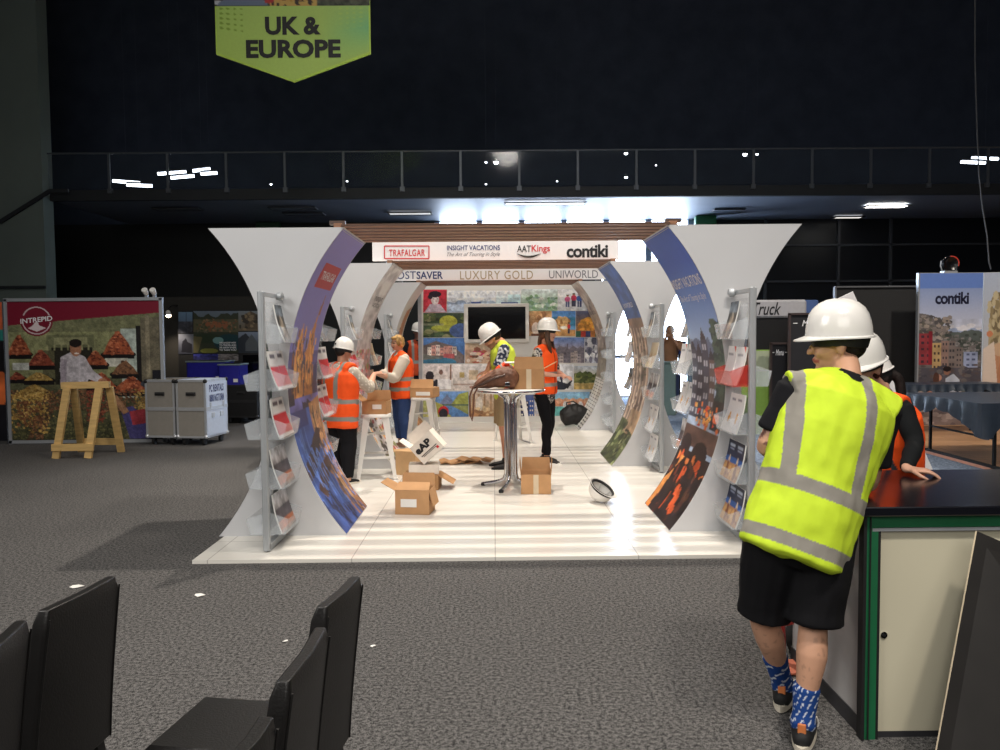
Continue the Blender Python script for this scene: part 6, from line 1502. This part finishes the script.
def menu(px0, py0, px1, py1, Y, lb, fs):
    a = at(px0, py0, Y); b_ = at(px1, py1, Y)
    o = empty('menu_board', ((a.x+b_.x)/2, Y, 0), lb, 'menu board', 'black menu boards'); w_ = b_.x-a.x
    mb = MB(); mb.box((0, .02, a.z/2), (w_, .03, a.z), bev=.004); mb.build('board', mat('chalkboard', (26, 26, 32), .6), o)
    mb = MB()
    for sx in (-1, 1): mb.box((sx*w_/2, .0, a.z/2), (.03, .05, a.z))
    mb.box((0, 0, a.z), (w_+.03, .05, .03)); mb.build('frame', mat('dark_wood_frame', (62, 50, 50), .5), o)
    lettering('lettering', 'Menu', lambda u, v: V(-w_*.2*fs+w_*.4*fs*u, -.005, a.z-.09-.09*v), INK_WHITE, o, .01, .3)
    mb = MB(); [mb.box((sx*w_*.36, -.003, a.z-.135), (w_*.10, .004, .012)) for sx in (-1, 1)]; mb.build('dash', INK_WHITE, o)
menu(789.5, 314, 830, 400, 11.6, 'tall black menu board in front of the food booth, partly behind the hard hat', 1.0)
menu(771, 343.5, 788.5, 352, 12.0, 'small black menu sign at counter height of the food booth', 1.2)
bx2 = at(810, 300, 13.2); tag(MB().box((bx2.x, 13.2, bx2.z/2), (.25, .1, bx2.z), bev=.02).build('blue_banner', mat('blue_banner_cloth', (70, 96, 150), .7)), 'blue banner edge peeping between the food booth header and the hard hat', 'banner')
# black partition
a = at(835, 287, 13.6); b_ = at(921, 287, 13.6)
bp = empty('partition_wall', ((a.x+b_.x)/2, 13.6, 0), 'plain black free-standing partition left of the coastal village panel', 'partition')
mb = MB(); mb.box((0, .03, a.z/2), (b_.x-a.x, .05, a.z)); mb.build('panel', mat('charcoal_panel', (36, 36, 37), .8, var=.05), bp)
mb = MB(); mb.box((-(b_.x-a.x)/2, .0, a.z/2), (.03, .08, a.z)); mb.box((0, 0, a.z), (b_.x-a.x, .08, .025)); mb.build('edge_trim', mat('thin_grey_edge', (96, 98, 102), .5), bp)
# coastal village display
VY = 12.9
a = at(920, 273, VY); b_ = at(983.5, 273, VY); zt = a.z; x0, x1 = a.x, b_.x
vp = empty('display_wall', ((x0+x1)/2, VY, 0), 'tall display wall with contiki name over a cliffside village photo', 'display'); org = vp.location.copy()
mb = MB(); mb.box((0, .035, zt/2), (x1-x0, .05, zt)); mb.build('wall_board', WHITEP, vp)
mb = MB(); mb.box((x0-org.x-.012, .03, zt/2), (.024, .07, zt)); mb.build('edge_trim', ALUM, vp)
p = Pic(130, 300, (150, 168, 206), (190, 196, 216))
p.rect(0, 0, 1, .10, (106, 136, 206)); p.rect(0, .10, 1, .36, (168, 178, 208))
p.a = np.where((p.V > .10)[..., None] & (p.V < .36)[..., None], np.array((146, 162, 204.))*(1-(p.V[..., None]-.1)/.26)+np.array((206, 208, 224.))*((p.V[..., None]-.1)/.26), p.a)
p.blobs(12, .5, .33, 1, .37, .06, [(226, 224, 232)], 3, .01); p.ridge(.40, .03, (96, 104, 102), 6, bottom=2)
p.poly([(0, .26), (.15, .27), (.35, .33), (.5, .40), (.7, .44), (1, .45), (1, .75), (0, .75)], (112, 106, 106)); p.blobs(150, 0, .28, .5, .46, .035, [(146, 136, 132), (88, 84, 86), (166, 152, 142), (104, 100, 92)], 5, .010); p.blobs(150, .4, .40, 1, .6, .03, [(126, 122, 122), (84, 90, 84), (150, 146, 146), (70, 76, 72)], 6, .008)
p.houses(0, .22, .39, .60, 1, [(150, 62, 68)], 3, (70, 50, 60), None, 5); p.rect(.16, .38, .22, .6, (140, 44, 54)); p.houses(.22, .36, .42, .64, 1, [(190, 158, 112)], 4, (80, 66, 60), None, 4); p.houses(.36, .7, .46, .62, 3, [(126, 114, 110), (146, 120, 112), (110, 108, 114)], 5, (64, 60, 66), None, 4); p.houses(.72, .94, .50, .62, 1, [(150, 160, 190)], 8, (84, 92, 120), None, 3)
p.rect(0, .62, 1, .75, (88, 84, 92)); p.blobs(60, 0, .60, 1, .75, .04, [(74, 72, 82), (110, 104, 104), (96, 84, 84)], 9, .01)
p.poly([(.42, .78), (.44, .69), (.56, .66), (.66, .70), (.7, .80)], (190, 196, 210)); p.ell(.46, .645, .055, .022, (150, 108, 92)); p.ell(.46, .628, .065, .018, (44, 36, 38)); p.ell(.33, .685, .05, .022, (176, 128, 110)); p.ell(.29, .69, .05, .04, (84, 58, 50)); p.ell(.33, .745, .12, .03, (186, 134, 114)); p.ell(.25, .78, .15, .015, (180, 130, 110))
p.rect(0, .78, 1, 1, (150, 132, 128)); p.blobs(90, 0, .78, 1, 1, .05, [(176, 156, 150), (120, 106, 108), (196, 176, 168)], 7, .012); p.grain(.10, 16, 0, .3)
print_mesh('village_print', p, flat_fn((x0-org.x, .006, zt-.005), (x1-org.x, .006, zt-.005), (x0-org.x, .006, .03)), PRINT, vp)
A_ = at(935.5, 292, VY)-org; B_ = at(969, 304, VY)-org
lettering('lettering', 'contiki', lambda u, v: V(A_.x+(B_.x-A_.x)*u, .002, A_.z+(B_.z-A_.z)*v), mat('dark_navy_ink', (20, 22, 50), .5), vp, .03, 0, .93)
fa = empty('display_wall', (x1+.02, VY, 0), 'angled display wall with a large sunlit portrait at the right edge', 'display'); 
x2 = at(1040, 270, VY-.3).x-x1
mb = MB(); n = 1; mb.prism([(0.01, .03), (x2, -.27), (x2, -.22), (0.01, .08)], lambda p: V(p[0], p[1], 0), lambda p: V(p[0], p[1], zt)); mb.build('wall_board', WHITEP, fa)
p = Pic(120, 200, (176, 186, 206), (206, 196, 186)); p.poly([(.1, .3), (.25, .18), (.5, .10), (.5, .6), (.1, .55)], (176, 158, 120)); p.blobs(80, .1, .14, .6, .5, .04, [(146, 128, 92), (196, 180, 144), (120, 104, 76)], 5, .02); p.ell(.30, .62, .22, .16, (196, 140, 104)); p.ell(.55, .75, .3, .25, (186, 128, 94)); p.ell(.4, .5, .28, .05, (214, 190, 160), .6); p.poly([(.0, .5), (.2, .45), (.3, .8), (0, .8)], (226, 206, 190)); p.rect(0, .8, 1, 1, (206, 186, 170)); p.ell(.12, .40, .06, .02, (206, 130, 90))
print_mesh('portrait_print', p, flat_fn((.012, .022, zt-.005), (x2, -.278, zt-.005), (.012, .022, .03)), PRINT, fa)
q = at(949, 266, VY+.1)
o = empty('stage_light', (q.x, VY+.1, zt), 'round black stage light with a red rim on top of the village display', 'light')
mb = MB(); mb.box((0, 0, .02), (.22, .12, .03)); mb.tube([(-.10, 0, .02), (-.14, 0, .12), (-.13, 0, .2)], .012, 8); mb.tube([(.10, 0, .02), (.14, 0, .12), (.13, 0, .2)], .012, 8); mb.build('yoke', ALUM, o, True)
Mk = Matrix.Translation((0, 0, .15)) @ Matrix.Rotation(R(95), 4, 'X')
mb = MB(); mb.lathe([(.001, -.1), (.07, -.09), (.12, -.02), (.125, .06), (.118, .07), (.10, .05), (.001, .03)], 28, M=Mk); mb.build('lamp_head', mat('black_gloss', (16, 16, 18), .25), o, True)
mb = MB(); mb.tube([Mk @ V(.122*math.cos(a), .122*math.sin(a), .066) for a in [R(-15+i*9) for i in range(14)]], .009, 8); mb.build('red_rim', mat('red_rim', (206, 70, 56), .4), o, True)
# cloth covered tables
CLB = mat('blue_grey_table_cloth', (46, 56, 70), .45, var=.08, bump=.2, bscale=12)
def cloth_table(name_lb, x0, x1, y0, y1, zt, drop, corner, group='cloth covered trestle tables'):
    o = empty('trestle_table', ((x0+x1)/2, (y0+y1)/2, .03), name_lb+' trestle table with black folding legs', 'table', group)
    w_, d = x1-x0, y1-y0; h = zt-.03
    mb = MB(); mb.box((0, 0, h-.02), (w_, d, .035)); mb.build('table_top', mat('brown_ply', (120, 90, 66), .6), o)
    for sx in (-1, 1):
        mb = MB(); cx = sx*(w_/2-.25)
        for y in (-d/2+.15, d/2-.15): mb.bar((cx, y, .02), (cx, y, h-.04), .03)
        mb.bar((cx, -d/2+.03, .018), (cx, d/2-.03, .018), .035); mb.bar((cx, -d/2+.15, h*.45), (cx, d/2-.15, h*.45), .02); mb.build('leg_frame', RUBBER, o)
    # cloth
    n = 90; per = []
    r = [(-w_/2, -d/2), (w_/2, -d/2), (w_/2, d/2), (-w_/2, d/2)]
    L4 = [w_, d, w_, d]; tot = 2*(w_+d)
    for i in range(n*2):
        s_ = tot*i/(n*2); k = 0
        while s_ > L4[k]: s_ -= L4[k]; k += 1
        a, b_ = r[k], r[(k+1) % 4]; t = s_/L4[k]; per.append((a[0]+(b_[0]-a[0])*t, a[1]+(b_[1]-a[1])*t, k, t))
    vs = []; fs = []; M_ = len(per)
    for lev in range(4):
        for i, (x, y, k, t) in enumerate(per):
            nx, ny = [(0, -1), (1, 0), (0, 1), (-1, 0)][k]
            dd = drop*(1+.25*math.sin(i*.37)+.15*math.sin(i*1.1)); cd = max(0, 1-min(t, 1-t)*L4[k]/.35)
            dd += corner*cd
            f = lev/3.0; out = (.012+.03*math.sin(i*1.3)*f+.02*f)
            vs.append((x+nx*out, y+ny*out, h+.006-dd*f-(0 if lev else 0)))
    for lev in range(3):
        for i in range(M_): fs.append((lev*M_+i, lev*M_+(i+1) % M_, (lev+1)*M_+(i+1) % M_, (lev+1)*M_+i))
    vs.append((0, 0, h+.006)); c = len(vs)-1
    for i in range(M_): fs.append((i, (i+1) % M_, c))
    mb = MB(); mb.raw([V(*v)+o.location for v in vs], fs); cl_ = mb.build('tablecloth', CLB, None, True); tag(cl_, 'blue-black cloth draped over the '+name_lb.replace('the ', '')+' table', 'tablecloth', 'dark table cloths')
fl_ = at(903, 392.5, 10.3)
zT = .77
A = gnd(905, 393, zT); B = gnd(985, 403.5, zT)
cloth_table('nearer', A.x, A.x+3.2, B.y-.05, B.y+1.55, zT, .17, .22)
A2 = gnd(892, 388, zT); cloth_table('farther', A2.x-.1, A2.x+2.0, A.y+1.6-.1, A.y+2.0, zT, .12, .05)
# white board leaning behind the women
o = empty('white_sign', (0, 0, 0), 'narrow white sign board with small print, leaning behind the hard hats', 'sign')
a = [at(845, 298, 5.3), at(853, 291.5, 5.3), at(903, 405, 5.25), at(893, 412, 5.25)]
c = gnd(945, 520)
tl, tr = at(843, 299, 5.3), at(853, 291.5, 5.3); dn = (at(903, 403, 5.3)-tr).normalized(); k_ = (tr.z-.01)/-dn.z
acr = V(dn.z, 0, -dn.x).normalized(); acr = acr if acr.x < 0 else -acr
wd = .24
mb = MB(); P4 = [tr, tr+dn*k_, tr+dn*k_+acr*wd*.0+V(-.28, 0, 0), tr+acr*wd]
mb.prism([(p.x, p.z) for p in P4], lambda p: V(p[0], 5.3, p[1]), lambda p: V(p[0], 5.312, p[1])); mb.build('board', mat('white_sign_board', (222, 220, 222), .5), o)
for i, (t0, tx) in enumerate(((.05, 'SMART'), (.10, 'FREE'), (.15, 'EXPO'))):
    lettering('lettering', tx, (lambda t0: lambda u, v: tr+V(0, -.004, 0)+acr*(.17-.13*u)+dn*(t0+.04*v))(t0), INK_NAVY, o, .03)
# things beyond the bright right gap
q0 = at(660, 363, 15.2); q1 = at(674.5, 363, 15.2)
mb = MB(); mb.box(((q0.x+q1.x)/2, 15.3, q0.z/2), (q1.x-q0.x, .5, q0.z), bev=.02); mb.box(((q0.x+q1.x)/2, 15.3, q0.z+.01), (q1.x-q0.x+.04, .54, .03)); tag(mb.build('cabinet', mat('grey_green_cabinet', (92, 112, 112), .5)), 'grey green cabinet in the bright gap right of the middle arch', 'cabinet')
q0 = at(674, 341, 16.6); q1 = at(686, 354, 16.6)
o = empty('screen_on_stand', ((q0.x+q1.x)/2, 16.6, 0), 'small dark blue screen on a stand beyond the grey green cabinet', 'screen')
mb = MB(); mb.box((0, 0, (q0.z+q1.z)/2), (q1.x-q0.x, .06, q0.z-q1.z), bev=.01); mb.build('screen', mat('deep_blue', (28, 48, 96), .3), o); mb = MB(); mb.box((0, .05, q1.z/2), (.05, .05, q1.z+.1)); mb.box((0, .05, .015), (.4, .3, .03)); mb.build('stand', RUBBER, o)
q0 = at(680, 396, 15.0)
L_ = Loft(); L_.chain([V(0, 0, .12), V(0, 0, .42)], [(.14, .11), (.09, .08)], side=V(1, 0, 0)); o = L_.fuse('rubbish_bag', .02, mat('black_nylon', (22, 22, 24)), None, None, .03, 8, 2); o.location = (gnd(680, 396).x, gnd(680, 396).y, .0); tag(o, 'black bag standing on the blue carpet beside the cabinet', 'bag')

# ================================================================== COUNTER, BOARD AND HAND TRUCK
CX0, CY0, CZ = at(864, 600, 3.0).x, 3.0, .914
CY1 = 3.76
ct = empty('counter', (CX0, CY0, 0), 'black topped counter with green frame and cream doors', 'counter')
GRN = mat('green_frame_paint', (28, 104, 66), .45, var=.04)
GREYP = mat('grey_white_side_panel', (182, 180, 180), .5, var=.03)
mb = MB(); mb.box((1.0, .37, CZ-.018), (2.04, .80, .036), bev=.004); mb.build('counter_top', mat('black_gloss_top', (14, 15, 22), .18, var=.05, spec=.5), ct)
mb = MB(); mb.box((1.0, .02, CZ-.036-.025), (1.96, .03, .05)); mb.box((.035, .02, (CZ-.04)/2), (.035, .035, CZ-.04)); mb.box((.012, .02, (CZ-.04)/2), (.012, .03, CZ-.04)); mb.build('green_frame', GRN, ct)
mb = MB(); mb.box((.0, .015, (CZ-.04)/2), (.012, .04, CZ-.04)); mb.box((.022, .008, (CZ-.04)/2), (.005, .02, CZ-.04)); mb.box((.058, .02, (CZ-.10)/2), (.012, .03, CZ-.10)); mb.build('corner_seal', RUBBER, ct)
mb = MB(); mb.box((1.0, .012, CZ-.094), (1.94, .02, .012)); mb.build('door_rail', ALUM, ct)
CRM = mat('cream_laminate', (212, 206, 182), .5, var=.02, scale=2)
mb = MB(); mb.box((.50, .03, .41), (.87, .018, .80), bev=.002); dr = mb.build('door', CRM, ct)
mb = MB(); Mk = Matrix.Translation((.088, .0205, .405)) @ Matrix.Rotation(R(90), 4, 'X')
mb.lathe([(.001, .0), (.013, .0), (.013, .004), (.009, .004), (.008, .001), (.001, .001)], 20, M=Mk); lk = mb.build('lock', CHROME, dr, True)
mb = MB(); mb.lathe([(.001, .0), (.006, .0), (.006, .003), (.001, .004)], 16, M=Mk); mb.build('keyhole', INK_BLACK, lk, True)
mb = MB(); mb.box((1.42, .03, .41), (.94, .018, .80), bev=.002); mb.build('door', CRM, ct)
mb = MB(); mb.box((.02, .40, (CZ-.04)/2+.03), (.018, .70, CZ-.10)); mb.build('side_panel', GREYP, ct)
mb = MB(); mb.box((.018, .40, .035), (.024, .72, .07)); mb.box((1.0, .035, .012), (1.9, .03, .024)); mb.build('kick_board', mat('dark_kick', (50, 50, 54), .5), ct)
mb = MB(); mb.box((1.0, .745, (CZ-.04)/2), (1.94, .018, CZ-.04)); mb.build('rear_panel', GREYP, ct)
# scratched black board leaning at the front right
tlb = at(977, 531, 2.62); blb = at(937, 760, 2.55)
bd = empty('black_board', (blb.x, 2.5, 0), 'scratched black sheet of plywood leaning against the counter front at the right', 'board'); org = bd.location.copy()
top = gnd(977, 531, tlb.z)
P0 = V(at(931, 790, 2.45).x-org.x, -.05, .0); P1 = V(tlb.x-org.x, 2.90-2.5, at(977, 531, 2.90).z); P1.x = at(977, 531, 2.90).x-org.x
P0 = at(936, 755, 2.60)-org; P0.y = .10; dirv = (P1-P0).normalized(); P0 = P0-dirv*(P0.z/dirv.z)
e = (at(1000, 541, 2.90)-at(977, 531, 2.90)).normalized(); P2 = P1+e*.9; P3 = P0+e*.9; P3.z = 0; 
nrm = (P1-P0).cross(e).normalized()
mb = MB(); mb.raw([P0, P1, P2, P3]+[p+nrm*.008*(1 if nrm.y > 0 else -1) for p in (P0, P1, P2, P3)], [(0, 1, 2, 3), (7, 6, 5, 4), (0, 4, 5, 1), (1, 5, 6, 2), (2, 6, 7, 3), (3, 7, 4, 0)]); mb.m = [0, 0, 1, 1, 1, 1]
mb.build('sheet', [mat('scratched_black_ply', (32, 30, 29), .55, var=.15, scale=8), mat('raw_ply_edge', (206, 190, 164), .7)], bd)
rs = np.random.RandomState(2); mb = MB(); sgn = -1 if nrm.y > 0 else 1
for i in range(22):
    u, v = .04+rs.rand()*.5, .15+rs.rand()*.8; a = P0.lerp(P1, v)+e*u*.6; an = rs.rand()*3; ln = .02+rs.rand()*.10
    d_ = (P1-P0).normalized()*math.cos(an)+e*math.sin(an); q = nrm*sgn*.0008; mb.bar(a+q, a+d_*ln+q, .0012, .0008, up=nrm)
mb.build('scratch', mat('scratch_grey', (104, 98, 92), .6), bd)['kind'] = 'stuff'
# red hand truck standing beyond the man's legs
RED = mat('red_painted_steel', (150, 40, 32), .45, var=.08)
g0 = gnd(791, 664)
ht = empty('hand_truck', (g0.x, g0.y, 0), 'red steel hand truck standing between the legs of the man in black shorts', 'hand truck')
for sx in (-1, 1):
    mb = MB(); mb.tube([(sx*.036+.0, 0, .03), (sx*.036, .03, .30), (sx*.036, .06, .62), (sx*.04, .12, .78)], .013, 10); mb.build('rail', RED, ht, True)
mb = MB(); mb.box((0, -.06, .012), (.14, .16, .008)); mb.build('toe_plate', mat('salmon_plate', (196, 110, 84), .5), ht)
mb = MB()
for z in (.18, .36, .50): mb.bar((-.045, .02+z*.06, z), (.045, .02+z*.06, z+.02), .02)
mb.bar((-.045, .05, .50), (.045, .06, .60), .014); mb.build('cross_bar', RED, ht)
for sx in (-1, 1):
    mb = MB(); mb.lathe([(.001, -.018), (.06, -.018), (.075, -.008), (.075, .008), (.06, .018), (.001, .018)], 20, M=Matrix.Translation((sx*.055, .12, .078)) @ Matrix.Rotation(R(90), 4, 'Y')); mb.build('wheel', RUBBER, ht, True)

# ================================================================== CHAIRS
LTH = mat('black_leatherette', (24, 23, 23), .42, var=.12, scale=40, bump=.12, bscale=160)
def make_chair(x, y0, y1, ztop, label, group, rz=0.0):
    """high-backed chair facing -X; its back spans y0..y1"""
    w_ = (y1-y0)
    o = empty('dining_chair', (x, (y0+y1)/2, 0), label, 'chair', group, rz)
    hw = w_/2; ex = .030
    n = 14; vs = []; fs = []; secs = []
    for i in range(n+1):
        t = i/n; z = .36+(ztop-.36)*t
        lean = .035*(t-.0)**1.4+.03*t; sh = hw*(1.10-.10*t); th = .030*(1-.25*t)
        if t > .93: k = (t-.93)/.07; sh *= 1-.06*k*k; th *= 1-.35*k
        ring = []
        for a, b_ in ((-1, -.7), (-.96, -1), (0, -1.0), (.96, -1), (1, -.7), (1, .7), (.96, 1), (0, 1.0), (-.96, 1), (-1, .7)):
            cv = .012*(1-a*a)
            ring.append((lean+b_*th+cv*.6-.0, a*sh, z+(.0 if abs(a) > .5 else 0)))
        secs.append(ring)
    m_ = len(secs[0])
    for r_ in secs: vs += r_
    for i in range(n):
        for k in range(m_): fs.append((i*m_+k, i*m_+(k+1) % m_, (i+1)*m_+(k+1) % m_, (i+1)*m_+k))
    fs.append(tuple(reversed(range(m_)))); fs.append(tuple(n*m_+k for k in range(m_)))
    mb = MB(); mb.raw(vs, fs); bk = mb.build('backrest', LTH, o, True); md = bk.modifiers.new('b', 'BEVEL'); md.width = .012; md.segments = 3; md.limit_method = 'ANGLE'
    for sy in (-1, 1): mb = MB(); mb.tube([(lean_ , sy*(hw*(1.10-.10*t)*.955), .36+(ztop-.37)*t) for t in (0, .25, .5, .75, .97) for lean_ in (.035*t**1.4+.03*t+.031*(1-.25*t),)], .0025, 6); mb.build('piping', LTH, bk, True)
    mb = MB(); mb.box((-.235, 0, .415), (.44, w_*1.16, .085), bev=.025); st_ = mb.build('seat', LTH, o, True)
    for sx, sy in ((-.43, -1), (-.43, 1), (-.02, -1), (-.02, 1)):
        mb = MB(); a = V(sx, sy*hw*.98, .38); b_ = V(sx+(-.02 if sx < -.2 else .06), sy*hw*1.04, 0); mb.bar(a, b_, .035); mb.build('leg', mat('black_lacquered_leg', (18, 18, 18), .35), o)
    return o
def chair_px(n_, f_, Yn, Yf, z, label, group):
    a = at(*n_, Yn); b = at(*f_, Yf); make_chair((a.x+b.x)/2-.06, min(a.y, b.y), max(a.y, b.y), z, label, group, math.atan2(-(b.x-a.x), b.y-a.y))
GR = 'black high-backed chairs in the foreground'
zc_ = .862
def depth(px, py, z): return gnd(px, py, z).y
for n_, f_, lb in (((319, 607), (356, 574), 'black high-backed chair farthest from the camera in the right row, its seat showing'),
                   ((279, 683), (320, 625), 'black high-backed chair second in the right row'),
                   ((226, 762), (266, 713), 'black high-backed chair nearest the camera in the right row, only its top showing'),
                   ((40, 611), (114, 574), 'black high-backed chair with its whole back showing at the lower left'),
                   ((-40, 668), (19, 620), 'black high-backed chair cut off by the left edge of the photo')):
    chair_px(n_, f_, depth(*n_, zc_), depth(*f_, zc_), zc_, lb, GR)
# scraps of paper on the carpet
for px, py, s_ in ((77, 587, .05), (200, 596, .035), (286, 642, .02), (373, 647, .018), (225, 562, .02)):
    q = gnd(px, py); rs = np.random.RandomState(int(px)); n = 7
    vs = [(math.cos(i*2*PI/n)*s_*(.4+rs.rand()*.6), math.sin(i*2*PI/n)*s_*(.4+rs.rand()*.6), .004+.006*rs.rand()) for i in range(n)]+[(0, 0, .012)]
    mb = MB(); mb.raw(vs, [(i, (i+1) % n, n) for i in range(n)]); o = mb.build('paper_scrap', WLAB, None); o.location = q; md = o.modifiers.new('t', 'SOLIDIFY'); md.thickness = .002
    tag(o, {77: 'largest white paper scrap on the carpet behind the left chair', 200: 'white paper scrap on the carpet left of centre', 286: 'tiny white paper scrap beside the second chair of the right row', 373: 'tiny white paper scrap right of the farthest chair', 225: 'tiny white paper scrap at the platform corner'}[px], 'litter', 'paper scraps on the carpet')
